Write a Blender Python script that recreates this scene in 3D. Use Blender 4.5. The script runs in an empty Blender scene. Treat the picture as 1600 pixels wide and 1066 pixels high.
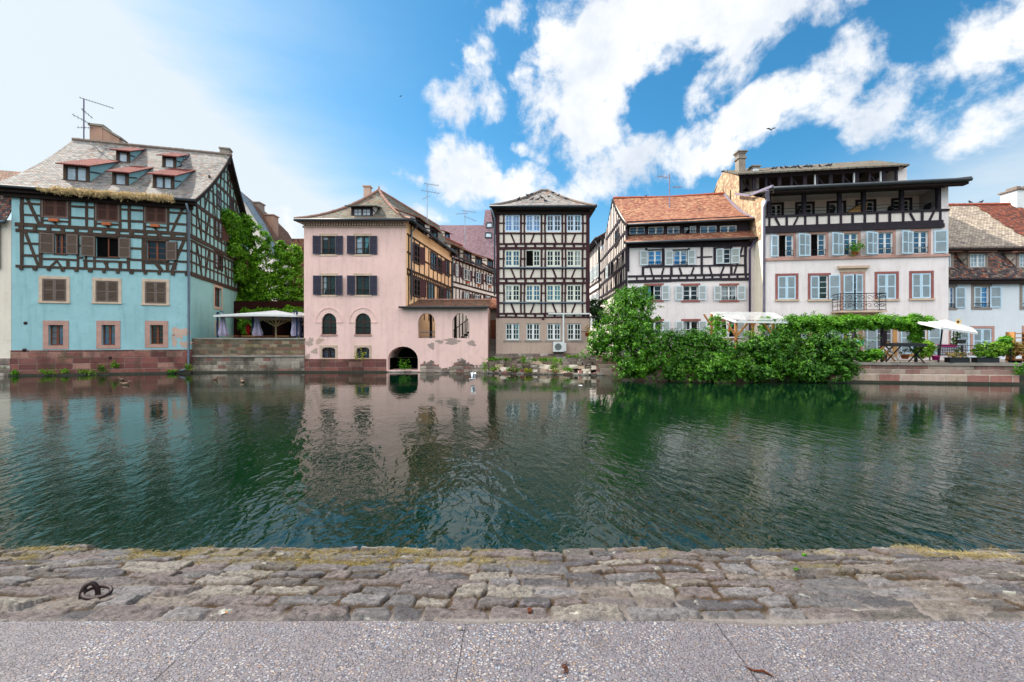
import bpy, math, random
import numpy as np
R = math.radians
random.seed(7)
SC = bpy.context.scene
COL = SC.collection
FPX = 1600*16/36          # focal length in pixels of the 1600-wide photograph
CAMZ = 2.0

def lin(h):
    h = h.lstrip('#')
    out = []
    for i in (0, 2, 4):
        c = int(h[i:i+2], 16)/255
        out.append(c/12.92 if c <= .04045 else ((c+.055)/1.055)**2.4)
    return tuple(out) + (1,)

# ------------------------------------------------------------------ nodes
class NT:
    def __init__(s, nt): s.nt = nt
    def n(s, t, **kw):
        nd = s.nt.nodes.new(t)
        for k, v in kw.items(): setattr(nd, k, v)
        return nd
    def l(s, a, b): s.nt.links.new(a, b)
    def put(s, sock, v):
        if hasattr(v, 'bl_idname') or isinstance(v, bpy.types.NodeSocket): s.l(v, sock)
        else: sock.default_value = v
    def m(s, op, a, b=None, c=None, clamp=False):
        nd = s.n('ShaderNodeMath', operation=op); nd.use_clamp = clamp
        for i, v in enumerate((a, b, c)):
            if v is not None: s.put(nd.inputs[i], v)
        return nd.outputs[0]
    def vm(s, op, a, b=None, out=0):
        nd = s.n('ShaderNodeVectorMath', operation=op)
        s.put(nd.inputs[0], a)
        if b is not None: s.put(nd.inputs[1], b)
        return nd.outputs[out]
    def sm(s, x, a, b):
        nd = s.n('ShaderNodeMapRange', interpolation_type='SMOOTHSTEP')
        s.put(nd.inputs[0], x); s.put(nd.inputs[1], a); s.put(nd.inputs[2], b)
        return nd.outputs[0]
    def mix(s, f, a, b, blend='MIX'):
        nd = s.n('ShaderNodeMix', data_type='RGBA', blend_type=blend)
        s.put(nd.inputs[0], f); s.put(nd.inputs[6], a); s.put(nd.inputs[7], b)
        return nd.outputs[2]
    def noise(s, vec, scale, detail=4, rough=.55, out='Fac', dist=0):
        nd = s.n('ShaderNodeTexNoise')
        if vec is not None: s.l(vec, nd.inputs['Vector'])
        nd.inputs['Scale'].default_value = scale; nd.inputs['Detail'].default_value = detail
        nd.inputs['Roughness'].default_value = rough; nd.inputs['Distortion'].default_value = dist
        return nd.outputs[out]
    def scl(s, vec, v):
        nd = s.n('ShaderNodeVectorMath', operation='MULTIPLY'); s.l(vec, nd.inputs[0]); nd.inputs[1].default_value = v
        return nd.outputs[0]
    def ramp(s, f, stops, interp='LINEAR'):
        nd = s.n('ShaderNodeValToRGB'); cr = nd.color_ramp; cr.interpolation = interp
        while len(cr.elements) < len(stops): cr.elements.new(.5)
        for e, (p, c) in zip(cr.elements, stops):
            e.position = p; e.color = c
        s.l(f, nd.inputs[0]); return nd.outputs[0]

MAT = {}
def new_mat(name):
    m = bpy.data.materials.new(name); m.use_nodes = True
    nt = m.node_tree; nt.nodes.clear()
    T = NT(nt)
    T.out = T.n('ShaderNodeOutputMaterial')
    T.p = T.n('ShaderNodeBsdfPrincipled')
    T.l(T.p.outputs[0], T.out.inputs[0])
    T.pos = T.n('ShaderNodeNewGeometry').outputs['Position']
    MAT[name] = m
    return T
def fin(T, color=None, rough=None, height=None, strength=.4, dist=.02, spec=.3):
    if color is not None: T.put(T.p.inputs['Base Color'], color)
    if rough is not None: T.put(T.p.inputs['Roughness'], rough)
    T.p.inputs['Specular IOR Level'].default_value = spec
    if height is not None:
        b = T.n('ShaderNodeBump'); b.inputs['Strength'].default_value = strength; b.inputs['Distance'].default_value = dist
        T.l(height, b.inputs['Height']); T.l(b.outputs[0], T.p.inputs['Normal'])
def mul(c, k): return (min(c[0]*k, 1), min(c[1]*k, 1), min(c[2]*k, 1), 1)

def m_plain(name, color, rough=.6, var=.25, scale=3, bump=.15, spec=.3, stretch=(1, 1, 1), metal=0):
    T = new_mat(name); c = lin(color) if isinstance(color, str) else color
    v = T.scl(T.pos, stretch)
    n = T.noise(v, scale, 5, .6)
    colr = T.ramp(n, [(.25, mul(c, 1-var)), (.75, mul(c, 1+var))])
    fin(T, colr, rough, n if bump else None, bump, .02, spec)
    T.p.inputs['Metallic'].default_value = metal
    return T
def m_plaster(name, color, dirt='#6b6058', var=.10, dirtamt=.35, streak=.3, low=None):
    T = new_mat(name); c = lin(color)
    n1 = T.noise(T.pos, .55, 6, .62)
    n2 = T.noise(T.scl(T.pos, (2.2, 2.2, .20)), 1.6, 6, .65)
    n3 = T.noise(T.pos, 14, 4, .6)
    n4 = T.noise(T.pos, 2.6, 6, .7)
    base = T.ramp(n1, [(.3, mul(c, 1-var)), (.7, mul(c, 1+var*.6))])
    base = T.mix(T.m('MULTIPLY', T.sm(n3, .35, .75), .10), base, mul(c, .72))
    f = T.m('ADD', T.m('MULTIPLY', T.sm(n2, .47, .68), streak), T.m('MULTIPLY', T.sm(n4, .50, .70), dirtamt))
    f = T.m('MULTIPLY', f, .62, clamp=True)
    colr = T.mix(f, base, lin(dirt))
    h = T.m('ADD', T.m('MULTIPLY', n3, .5), n4)
    fin(T, colr, .85, h, .35, .02, .2)
    return T
def cells(T, uv, h, w, off=.5, jit=.0):
    """running-bond cells: random value per cell, second random, u/v position inside the cell"""
    s = T.n('ShaderNodeSeparateXYZ'); T.l(uv, s.inputs[0])
    v = T.m('DIVIDE', s.outputs[1], h); row = T.m('FLOOR', v); fv = T.m('SUBTRACT', v, row)
    wn = T.n('ShaderNodeTexWhiteNoise', noise_dimensions='1D'); T.l(row, wn.inputs['W'])
    u = T.m('ADD', T.m('DIVIDE', s.outputs[0], w), T.m('ADD', T.m('MULTIPLY', row, off), T.m('MULTIPLY', wn.outputs[0], jit)))
    cl = T.m('FLOOR', u); fu = T.m('SUBTRACT', u, cl)
    cb = T.n('ShaderNodeCombineXYZ'); T.l(cl, cb.inputs[0]); T.l(row, cb.inputs[1])
    w2 = T.n('ShaderNodeTexWhiteNoise', noise_dimensions='2D'); T.l(cb.outputs[0], w2.inputs['Vector'])
    sc = T.n('ShaderNodeSeparateColor'); T.l(w2.outputs['Color'], sc.inputs[0])
    return w2.outputs['Value'], sc.outputs[1], fu, fv
def m_tiles(name, pal, h=.16, w=.17, moss=None, mossamt=.3, big=None):
    T = new_mat(name)
    uv = T.n('ShaderNodeUVMap').outputs[0]
    wob = T.noise(uv, 1.7, 3, .5, 'Color')
    uv2 = T.vm('ADD', uv, T.scl(T.vm('SUBTRACT', wob, (.5, .5, .5)), (.06, .05, 0)))
    r, r2, fu, fv = cells(T, uv2, h, w)
    n = len(pal)
    colr = T.ramp(r, [((i+.0)/n, lin(c)) for i, c in enumerate(pal)], 'CONSTANT')
    nb = T.noise(uv, .45, 5, .6)
    big = big or pal[0]
    colr = T.mix(T.m('MULTIPLY', T.sm(nb, .42, .68), .55), colr, lin(big))
    colr = T.mix(T.m('MULTIPLY', T.noise(T.pos, 9, 3, .6), .35), colr, (.02, .02, .02, 1))
    if moss:
        nm = T.noise(uv, 1.1, 7, .7)
        colr = T.mix(T.m('MULTIPLY', T.sm(nm, .50, .66), mossamt), colr, lin(moss))
    # rounded lower end of each tile, gap lines, thickness step
    gap = T.m('MULTIPLY', T.sm(fu, 0, .09), T.sm(T.m('SUBTRACT', 1, fu), 0, .09))
    low = T.sm(fv, 0, .16)
    edge = T.m('MULTIPLY', gap, low)
    colr = T.mix(T.m('MULTIPLY', T.m('SUBTRACT', 1, edge), .72), colr, (.012, .011, .011, 1))
    hgt = T.m('ADD', T.m('MULTIPLY', T.m('SUBTRACT', 1, fv), edge), T.m('MULTIPLY', r2, .55))
    fin(T, colr, .9, hgt, .9, .035, .15)
    return T
def m_masonry(name, pal, mortar, h=.25, w=.5, joint=.05, jit=.6, dark='#1c1815', darkamt=.4, big=None, moss=None, wob=.05):
    T = new_mat(name)
    uv = T.n('ShaderNodeUVMap').outputs[0]
    wb = T.noise(uv, 2.3, 3, .5, 'Color')
    uv2 = T.vm('ADD', uv, T.scl(T.vm('SUBTRACT', wb, (.5, .5, .5)), (wob*1.6, wob, 0)))
    r, r2, fu, fv = cells(T, uv2, h, w, .5, jit)
    n = len(pal)
    colr = T.ramp(r, [(i/n, lin(c)) for i, c in enumerate(pal)], 'CONSTANT')
    jn = T.noise(T.pos, 7, 4, .6)
    jw = T.m('MULTIPLY', jn, joint*2)
    e1 = T.m('MULTIPLY', T.sm(fv, 0, T.m('ADD', jw, .03)), T.sm(T.m('SUBTRACT', 1, fv), 0, T.m('ADD', jw, .03)))
    jw2 = T.m('MULTIPLY', T.m('ADD', jw, .03), h/w)
    e2 = T.m('MULTIPLY', T.sm(fu, 0, jw2), T.sm(T.m('SUBTRACT', 1, fu), 0, jw2))
    e = T.m('MULTIPLY', e1, e2)
    n2 = T.noise(T.pos, 3.2, 7, .7)
    colr = T.mix(T.m('MULTIPLY', T.sm(n2, .35, .75), .4), colr, mul(lin(pal[0]), .55))
    colr = T.mix(T.m('SUBTRACT', 1, e), colr, lin(mortar))
    nd = T.noise(T.scl(T.pos, (1, 1, .6)), .8, 6, .7)
    colr = T.mix(T.m('MULTIPLY', T.sm(nd, .46, .66), darkamt), colr, lin(dark))
    if moss:
        nm = T.noise(T.pos, 1.3, 6, .7)
        colr = T.mix(T.m('MULTIPLY', T.sm(nm, .52, .66), .55), colr, lin(moss))
    hg = T.m('ADD', T.m('MULTIPLY', e, T.m('ADD', .6, T.m('MULTIPLY', r2, .5))), T.m('MULTIPLY', n2, .6))
    fin(T, colr, .92, hg, .8, .04, .15)
    return T
def m_leaf(name, cols, trans=.35):
    T = new_mat(name)
    rnd = T.n('ShaderNodeNewGeometry').outputs['Random Per Island']
    n = len(cols)
    c = T.ramp(rnd, [(i/(n-1), lin(x) if isinstance(x, str) else x) for i, x in enumerate(cols)])
    nb = T.noise(T.pos, 1.3, 4, .6)
    c2 = T.mix(T.m('MULTIPLY', T.sm(nb, .50, .68), .5), c, lin(cols[-1]))
    c2 = T.mix(T.m('MULTIPLY', T.sm(T.noise(T.pos, 2.1, 4, .6), .48, .66), .6), c2, mul(lin(cols[2]), .55))
    fin(T, c2, .42, spec=.3)
    tr = T.n('ShaderNodeBsdfTranslucent'); 
    T.l(T.mix(1.0, c2, (1.0, 1.0, .35, 1), 'MULTIPLY'), tr.inputs[0])
    mx = T.n('ShaderNodeMixShader'); mx.inputs[0].default_value = trans
    T.l(T.p.outputs[0], mx.inputs[1]); T.l(tr.outputs[0], mx.inputs[2]); T.l(mx.outputs[0], T.out.inputs[0])
    return T
def m_glass(name, base, ior=1.5, rough=.03, spec=.5, wav=.06):
    T = new_mat(name)
    n = T.noise(T.pos, 1.6, 2, .5)
    nb = T.noise(T.pos, 1.1, 3, .6)
    c = T.ramp(nb, [(.3, mul(lin(base), .5)), (.7, mul(lin(base), 1.5))])
    fin(T, c, rough, n, wav, .05, spec); T.p.inputs['IOR'].default_value = ior
    return T

# ------------------------------------------------------------------ meshes
class MB:
    def __init__(s): s.v = []; s.f = []; s.m = []; s.uv = []
    def add(s, vs, fs, m=0, uvs=None):
        b = len(s.v); s.v += [tuple(p) for p in vs]
        for i, f in enumerate(fs):
            s.f.append([b+k for k in f]); s.m.append(m); s.uv.append(uvs[i] if uvs else None)
    def quad(s, a, b, c, d, m=0, uv=None): s.add([a, b, c, d], [(0, 1, 2, 3)], m, [uv] if uv else None)
    def poly(s, pts, m=0, uv=None): s.add(pts, [tuple(range(len(pts)))], m, [uv] if uv else None)
    def hexa(s, p, m=0, uvq=None):
        """p: 4 back points then 4 front points, both in the order ll, lr, ur, ul seen from the front"""
        fs = [(4, 5, 6, 7), (1, 0, 3, 2), (0, 4, 7, 3), (5, 1, 2, 6), (7, 6, 2, 3), (0, 1, 5, 4)]
        uvs = None
        if uvq:
            (u0, v0), (u1, v1), d = uvq
            q = [(u0, v0), (u1, v0), (u1, v1), (u0, v1)]
            uvs = [q, q, [(u0-d, v0), (u0, v0), (u0, v1), (u0-d, v1)], [(u1, v0), (u1+d, v0), (u1+d, v1), (u1, v1)],
                   [(u0, v1), (u1, v1), (u1, v1+d), (u0, v1+d)], [(u0, v0-d), (u1, v0-d), (u1, v0), (u0, v0)]]
        s.add(p, fs, m, uvs)
    def box(s, x0, x1, y0, y1, z0, z1, m=0):
        s.hexa([(x0, y1, z0), (x1, y1, z0), (x1, y1, z1), (x0, y1, z1), (x0, y0, z0), (x1, y0, z0), (x1, y0, z1), (x0, y0, z1)], m, ((x0, z0), (x1, z1), y1-y0))
    def fbox(s, F, u0, u1, z0, z1, o0, o1, m=0):
        P = F.P
        s.hexa([P(u0, z0, o0), P(u1, z0, o0), P(u1, z1, o0), P(u0, z1, o0), P(u0, z0, o1), P(u1, z0, o1), P(u1, z1, o1), P(u0, z1, o1)], m,
               ((u0, z0), (u1, z1), abs(o1-o0)))
    def beam(s, F, u0, z0, u1, z1, w, o0, o1, m=0):
        du, dz = u1-u0, z1-z0; L = math.hypot(du, dz) or 1e-6
        nu, nz = -dz/L*w/2, du/L*w/2
        q = [(u0-nu, z0-nz), (u1-nu, z1-nz), (u1+nu, z1+nz), (u0+nu, z0+nz)]
        s.hexa([F.P(u, z, o0) for u, z in q]+[F.P(u, z, o1) for u, z in q], m, ((0, 0), (L, w), o1-o0))
    def tube(s, pts, r, seg=6, m=0, cap=True):
        pts = [np.array(p, float) for p in pts]; n = len(pts)
        rr = r if isinstance(r, (list, tuple)) else [r]*n
        rings = []
        ref = None
        for i in range(n):
            t = pts[min(i+1, n-1)]-pts[max(i-1, 0)]; t /= (np.linalg.norm(t) or 1)
            if ref is None:
                ref = np.cross(t, (0, 0, 1));
                if np.linalg.norm(ref) < .1: ref = np.cross(t, (1, 0, 0))
            a = ref-t*np.dot(ref, t); a /= (np.linalg.norm(a) or 1); ref = a; b = np.cross(t, a)
            rings.append([pts[i]+rr[i]*(math.cos(2*math.pi*k/seg)*a+math.sin(2*math.pi*k/seg)*b) for k in range(seg)])
        vs = [p for rg in rings for p in rg]; fs = []
        for i in range(n-1):
            for k in range(seg):
                k2 = (k+1) % seg
                fs.append((i*seg+k, i*seg+k2, (i+1)*seg+k2, (i+1)*seg+k))
        if cap: fs += [tuple(range(seg))[::-1], tuple((n-1)*seg+k for k in range(seg))]
        s.add(vs, fs, m)
    def lathe(s, c, prof, seg=12, m=0):
        vs = [(c[0]+r*math.cos(2*math.pi*k/seg), c[1]+r*math.sin(2*math.pi*k/seg), c[2]+z) for r, z in prof for k in range(seg)]
        fs = [(i*seg+k, i*seg+(k+1) % seg, (i+1)*seg+(k+1) % seg, (i+1)*seg+k) for i in range(len(prof)-1) for k in range(seg)]
        s.add(vs, fs, m)
    def ellipsoid(s, c, r, seg=10, rings=7, m=0):
        vs = []; fs = []
        for i in range(rings+1):
            th = math.pi*i/rings
            for k in range(seg):
                ph = 2*math.pi*k/seg
                vs.append((c[0]+r[0]*math.sin(th)*math.cos(ph), c[1]+r[1]*math.sin(th)*math.sin(ph), c[2]+r[2]*math.cos(th)))
        for i in range(rings):
            for k in range(seg):
                fs.append((i*seg+k, (i+1)*seg+k, (i+1)*seg+(k+1) % seg, i*seg+(k+1) % seg))
        s.add(vs, fs, m)
    def build(s, name, mats, parent=None, smooth=False):
        if isinstance(mats, str): mats = [mats]
        loc = np.array(root_loc(parent)) if parent is not None else np.zeros(3)
        me = bpy.data.meshes.new(name)
        V = (np.array(s.v)-loc).tolist() if s.v else []
        me.from_pydata(V, [], s.f)
        for k in mats: me.materials.append(MAT[k])
        me.polygons.foreach_set('material_index', s.m)
        if any(u is not None for u in s.uv):
            lay = me.uv_layers.new(name='UVMap'); flat = []
            for f, u in zip(s.f, s.uv):
                for k in range(len(f)): flat += list(u[k]) if u else [0, 0]
            lay.data.foreach_set('uv', flat)
        if smooth: me.polygons.foreach_set('use_smooth', [True]*len(s.f))
        me.update()
        o = bpy.data.objects.new(name, me); COL.objects.link(o)
        if parent is not None: o.parent = parent
        return o
def root_loc(o):
    l = np.zeros(3)
    while o is not None: l += np.array(o.location); o = o.parent
    return l
def tag(o, label=None, cat=None, group=None, kind=None):
    if label: o['label'] = label
    if cat: o['category'] = cat
    if group: o['group'] = group
    if kind: o['kind'] = kind
    return o
def thing(name, label, cat, loc, group=None):
    o = bpy.data.objects.new(name, None); COL.objects.link(o); o.location = loc; o.empty_display_size = .3
    return tag(o, label, cat, group)
def copy_tree(o, parent=None, loc=None, rz=None, sc=None):
    kids = [c for c in COL.objects if c.parent == o]
    c = o.copy(); COL.objects.link(c); c.parent = parent
    if loc is not None: c.location = loc
    if rz is not None: c.rotation_euler = (0, 0, rz)
    if sc is not None: c.scale = (sc, sc, sc)
    for k in kids: copy_tree(k, c)
    return c

# ------------------------------------------------------------------ picture measurements -> places in the world
def at(px, py, D): return np.array([(px-800)/FPX*D, D, CAMZ-(py-533)/FPX*D])
def on_water(px, py, z=0.):
    D = (CAMZ-z)*FPX/(py-533); return at(px, py, D)
class Face:
    """a vertical plane through two ground points; u runs left to right as seen from outside, o outwards"""
    def __init__(s, A, B):
        s.A = np.array(A, float); s.B = np.array(B, float); d = s.B-s.A; s.L = float(np.linalg.norm(d)); s.e = d/s.L
        s.n = np.array([s.e[1], -s.e[0]]); s.holes = []
    @classmethod
    def px(cls, x0, d0, x1, d1): return cls(((x0-800)/FPX*d0, d0), ((x1-800)/FPX*d1, d1))
    def P(s, u, z, o=0.):
        p = s.A+s.e*u+s.n*o; return (p[0], p[1], z)
    def uz(s, px, py, o=0.):
        d = np.array([(px-800)/FPX, 1.]); A = s.A+s.n*o
        lam = np.dot(A, s.n)/np.dot(d, s.n); q = d*lam
        return float(np.dot(q-A, s.e)), CAMZ-(py-533)/FPX*lam
    def shift(s, o):
        return Face(s.A+s.n*o, s.B+s.n*o)
_bk = [0]
def tick():
    _bk[0] = (_bk[0]+1) % 23
    return _bk[0]*.0007
def wbeam(mb, F, u0, z0, u1, z1, w, o, m=0):
    """hand-hewn timber: slightly bowed, of uneven width"""
    du, dz = u1-u0, z1-z0; L = math.hypot(du, dz) or 1e-6
    nu, nz = -dz/L, du/L; n = max(1, min(7, int(L/.7))); bow = random.uniform(-.012, .012)*min(L, 2.)
    sec = []
    for k in range(n+1):
        t = k/n; c = bow*4*t*(1-t)+(random.uniform(-.012, .012) if 0 < k < n else 0); h = w/2*random.uniform(.86, 1.10)
        sec.append((u0+du*t+nu*(c-h), z0+dz*t+nz*(c-h), u0+du*t+nu*(c+h), z0+dz*t+nz*(c+h)))
    vs = []
    for (a, b, c, d) in sec: vs += [F.P(a, b, -.02), F.P(c, d, -.02), F.P(c, d, o), F.P(a, b, o)]
    fs = []
    for k in range(n):
        i, j = 4*k, 4*k+4
        fs += [(i+3, j+3, j+2, i+2), (i+2, j+2, j+1, i+1), (i, j, j+3, i+3)]
    fs += [(0, 3, 2, 1), (4*n, 4*n+1, 4*n+2, 4*n+3)]
    mb.add(vs, fs, m)
def pbeam(mb, F, x0, y0, x1, y1, wpx, o=.035, m=0):
    u0, z0 = F.uz(x0, y0); u1, z1 = F.uz(x1, y1)
    ux, zx = F.uz((x0+x1)/2, (y0+y1)/2); ux2, zx2 = F.uz((x0+x1)/2, (y0+y1)/2+1)
    w = wpx*abs(zx-zx2)
    j = .008
    wbeam(mb, F, u0, z0+random.uniform(-j, j), u1, z1+random.uniform(-j, j), w*random.uniform(.92, 1.08), o+tick(), m)
def ubeam(mb, F, u0, z0, u1, z1, w, o=.035, m=0):
    j = .012
    wbeam(mb, F, u0+random.uniform(-j, j), z0, u1+random.uniform(-j, j), z1, w*random.uniform(.9, 1.1), o+tick(), m)

def build_wall(F, root, name, mats, u0, u1, zb, zt, mi=0, extra=None):
    """wall sheet with its window openings cut out and their reveals; arched heads get their spandrels"""
    mb = MB()
    us = sorted({u0, u1}|{h[k] for h in F.holes for k in (0, 1) if u0 < h[k] < u1})
    zs = sorted({zb, zt}|{h[k] for h in F.holes for k in (2, 3) if zb < h[k] < zt})
    for a, b in zip(us, us[1:]):
        for c, d in zip(zs, zs[1:]):
            uc, zc = (a+b)/2, (c+d)/2
            if any(h[0] < uc < h[1] and h[2] < zc < h[3] for h in F.holes): continue
            mb.quad(F.P(a, c), F.P(b, c), F.P(b, d), F.P(a, d), mi, [(a, c), (b, c), (b, d), (a, d)])
    for (a, b, c, d, rv, arch) in F.holes:
        zsd = d-arch if arch else d
        mb.quad(F.P(a, c), F.P(a, zsd), F.P(a, zsd, -rv), F.P(a, c, -rv), mi, [(a, c), (a, zsd), (a-rv, zsd), (a-rv, c)])
        mb.quad(F.P(b, zsd), F.P(b, c), F.P(b, c, -rv), F.P(b, zsd, -rv), mi, [(b, zsd), (b, c), (b+rv, c), (b+rv, zsd)])
        mb.quad(F.P(b, c), F.P(a, c), F.P(a, c, -rv), F.P(b, c, -rv), mi, [(b, c), (a, c), (a, c-rv), (b, c-rv)])
        if not arch:
            mb.quad(F.P(a, d), F.P(b, d), F.P(b, d, -rv), F.P(a, d, -rv), mi, [(a, d), (b, d), (b, d+rv), (a, d+rv)])
        else:
            uc, ru = (a+b)/2, (b-a)/2; N = 12
            arc = [(uc-ru*math.cos(math.pi*k/N), zsd+arch*math.sin(math.pi*k/N)) for k in range(N+1)]
            for k in range(N):
                p, q = arc[k], arc[k+1]
                mb.quad(F.P(*p), F.P(*q), F.P(*q, -rv), F.P(*p, -rv), mi, [p, q, q, p])
                cu = a if k < N/2 else b
                mb.add([F.P(cu, d), F.P(*p), F.P(*q)], [(0, 1, 2)], mi, [[(cu, d), p, q]])
                if k == N//2-1: mb.add([F.P(a, d), F.P(*q), F.P(b, d)], [(0, 1, 2)], mi, [[(a, d), q, (b, d)]])
    if extra: extra(mb)
    return mb.build(name, mats, root)

def shutter(F, parent, uh, side, w, z0, z1, th, mat, slat=None, o=.05, broken=0):
    """louvred leaf hung at uh; side +1 closes towards +u; th = opening angle in degrees (0 shut, 180 flat on the wall)"""
    mb = MB(); a = R(th)
    d = F.e*side*math.cos(a)+F.n*math.sin(a); t = F.n*math.cos(a)-F.e*side*math.sin(a)
    base = F.A+F.e*uh+F.n*o
    def bx(s0, s1, za, zb, t0, t1, m):
        def p(s, z, tt):
            q = base+d*s+t*tt; return (q[0], q[1], z)
        mb.hexa([p(s0, za, t0), p(s1, za, t0), p(s1, zb, t0), p(s0, zb, t0), p(s0, za, t1), p(s1, za, t1), p(s1, zb, t1), p(s0, zb, t1)], m)
    T = .036; fr = min(.07, w*.16)
    bx(0, fr, z0, z1, 0, T, 0); bx(w-fr, w, z0, z1, 0, T, 0)
    zm = (z0+z1)/2
    rails = [(z0, z0+fr), (zm-fr*.4, zm+fr*.4), (z1-fr, z1)]
    for a0, a1 in rails: bx(fr, w-fr, a0, a1, .002, T-.003, 0)
    for (a0, a1) in ((z0+fr, zm-fr*.4), (zm+fr*.4, z1-fr)):
        bx(fr, w-fr, a0, a1, .010, .014, 1)
        n = max(3, int((a1-a0)/.075))
        skip = random.randrange(n) if broken and random.random() < broken else -9
        for k in range(n):
            if abs(k-skip) < 2: continue
            zz = a0+(k+.5)*(a1-a0)/n; hh = (a1-a0)/n*.36
            bx(fr, w-fr, zz-hh, zz+hh, .014, .030+random.uniform(-.003, .003), 1)
    return mb.build('shutter', [mat, slat or mat], parent)

def window(F, root, x0, y0, x1, y1, sur=None, case='white_paint', cols=2, rows=3, pane='glass_dark', leaves=2, sh=(), rev=.16, hole=True,
           sill=None, arch=0, fw=.055, mun=.028, bars=None, px=True, box=None, hood=None, sword=None, spread=0, pane2=None, curtain=None):
    if px:
        ua, _ = F.uz(x0, (y0+y1)/2); ub, _ = F.uz(x1, (y0+y1)/2)
        xm = (x0+x1)/2; za = F.uz(xm, y1)[1]; zb = F.uz(xm, y0)[1]
    else: ua, za, ub, zb = x0, y0, x1, y1
    if hole: F.holes.append((ua, ub, za, zb, rev, arch*(zb-za) if arch else 0))
    ob = -rev if hole else .004
    W = MB()
    if sur:
        m, wd, pr = sur
        W.fbox(F, ua-wd, ua, za, zb, -.02, pr, 0); W.fbox(F, ub, ub+wd, za, zb, -.02, pr, 0)
        W.fbox(F, ua-wd, ub+wd, zb, zb+wd, -.02, pr+.004, 0)
        if not sill: W.fbox(F, ua-wd, ub+wd, za-wd*.8, za, -.02, pr+.004, 0)
        wmat = m
    else:
        e = .03
        W.fbox(F, ua, ua+e, za, zb, ob, ob+.07, 0); W.fbox(F, ub-e, ub, za, zb, ob, ob+.07, 0); W.fbox(F, ua+e, ub-e, zb-e, zb, ob+.001, ob+.069, 0) if not arch else None; W.fbox(F, ua+e, ub-e, za, za+e, ob+.001, ob+.069, 0); wmat = case
    wo = W.build('window', [wmat], root)
    # glazing
    cz = zb-(arch*(zb-za) if arch else 0)
    G = MB()
    lw = (ub-ua)/leaves
    top = zb if not arch else zb-.0
    for i in range(leaves):
        mk = 1 if (pane2 and i == 0) else 0
        tilt = random.uniform(-.010, .010)
        G.hexa([F.P(ua+lw*i, za, ob+.002), F.P(ua+lw*(i+1), za, ob+.002), F.P(ua+lw*(i+1), top, ob+.002), F.P(ua+lw*i, top, ob+.002),
                F.P(ua+lw*i, za, ob+.022+max(tilt, 0)), F.P(ua+lw*(i+1), za, ob+.022-min(tilt, 0)), F.P(ua+lw*(i+1), top, ob+.022), F.P(ua+lw*i, top, ob+.022)], mk)
    G.build('pane', [pane, pane2 or pane], wo)
    Cm = MB(); o1 = ob+.065
    if curtain is None and pane.startswith('glass') and arch == 0 and random.random() < .42: curtain = (random.choice(('curtain_white', 'curtain_white', 'curtain_grey', 'curtain_teal')), random.choice((0, .5, .62, .8)), random.choice((0, .5, .7)))
    if curtain:
        cm, cl, cr = curtain; Q = MB()
        if cl: Q.fbox(F, ua+fw, ua+fw+lw*.8*cl, za+fw, zb-fw, ob+.021, ob+.0235, 0)
        if cl and cr: Q.build('curtain', [cm], wo); Q = MB()
        if cr: Q.fbox(F, ub-fw-lw*.8*cr, ub-fw, za+fw, zb-fw, ob+.021, ob+.0235, 0)
        if Q.v: Q.build('curtain', [cm], wo)
    for i in range(leaves):
        if pane2 and i == 0 and 'room' in pane2: continue
        a, b = ua+lw*i, ua+lw*(i+1)
        Cm.fbox(F, a, a+fw, za, zb, ob+.024, o1, 0); Cm.fbox(F, b-fw, b, za, zb, ob+.024, o1, 0)
        Cm.fbox(F, a+fw, b-fw, za, za+fw*1.2, ob+.024, o1-.002, 0)
        if not arch: Cm.fbox(F, a+fw, b-fw, zb-fw, zb, ob+.024, o1-.002, 0)
        nc = cols//leaves if cols >= leaves else 1
        for k in range(1, nc):
            uu = a+fw+(b-a-2*fw)*k/nc; Cm.fbox(F, uu-mun/2, uu+mun/2, za+fw, zb-fw, ob+.024, o1-.012, 0)
        for k in range(1, rows):
            zz = za+fw+(zb-za-2*fw)*k/rows; Cm.fbox(F, a+fw, b-fw, zz-mun/2, zz+mun/2, ob+.024, o1-.015, 0)
    if arch:
        uc, ru = (ua+ub)/2, (ub-ua)/2; N = 10
        arc = [(uc-ru*math.cos(math.pi*k/N)*.97, cz+(zb-cz)*math.sin(math.pi*k/N)*.97) for k in range(N+1)]
        for p, q in zip(arc, arc[1:]): Cm.beam(F, *p, *q, .08, ob+.024, o1-.004, 0)
        Cm.fbox(F, ua, ub, cz-.05, cz+.05, ob+.024, o1+.01, 0)
    if Cm.v: Cm.build('casement', [case], wo)
    if sill:
        m, ex, pr = sill; S = MB(); S.fbox(F, ua-ex, ub+ex, za-.11, za, -rev+.01 if hole else -.02, pr, 0); S.build('sill', [m], wo)
    if bars:
        B = MB(); hh = bars[1]
        if bars[2] == 'rail':
            for k in (1., .15): B.tube([F.P(ua+.0, za+hh*k, .03), F.P(ub-.0, za+hh*k, .03)], .014, 4)
            n = 7
            for k in range(n):
                u = ua+(ub-ua)*(k+.5)/n; B.tube([F.P(u, za+hh*.15, .03), F.P(u+.05, za+hh*.55, .03), F.P(u, za+hh, .03)], .01, 4)
        else:
            n = 5
            for k in range(n): 
                u = ua+(ub-ua)*(k+.5)/n; B.tube([F.P(u, za, .02), F.P(u, zb, .02)], .012, 4)
            for k in (.25, .5, .75): B.tube([F.P(ua, za+(zb-za)*k, .02), F.P(ub, za+(zb-za)*k, .02)], .012, 4)
        B.build('railing' if bars[2] == 'rail' else 'grille', [bars[0]], wo)
    if box:
        S = MB(); S.fbox(F, (ua+ub)/2-.22, (ua+ub)/2+.22, za-.30, za-.13, .05, .2, 0); S.build('flower_box', [box], wo)
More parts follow.
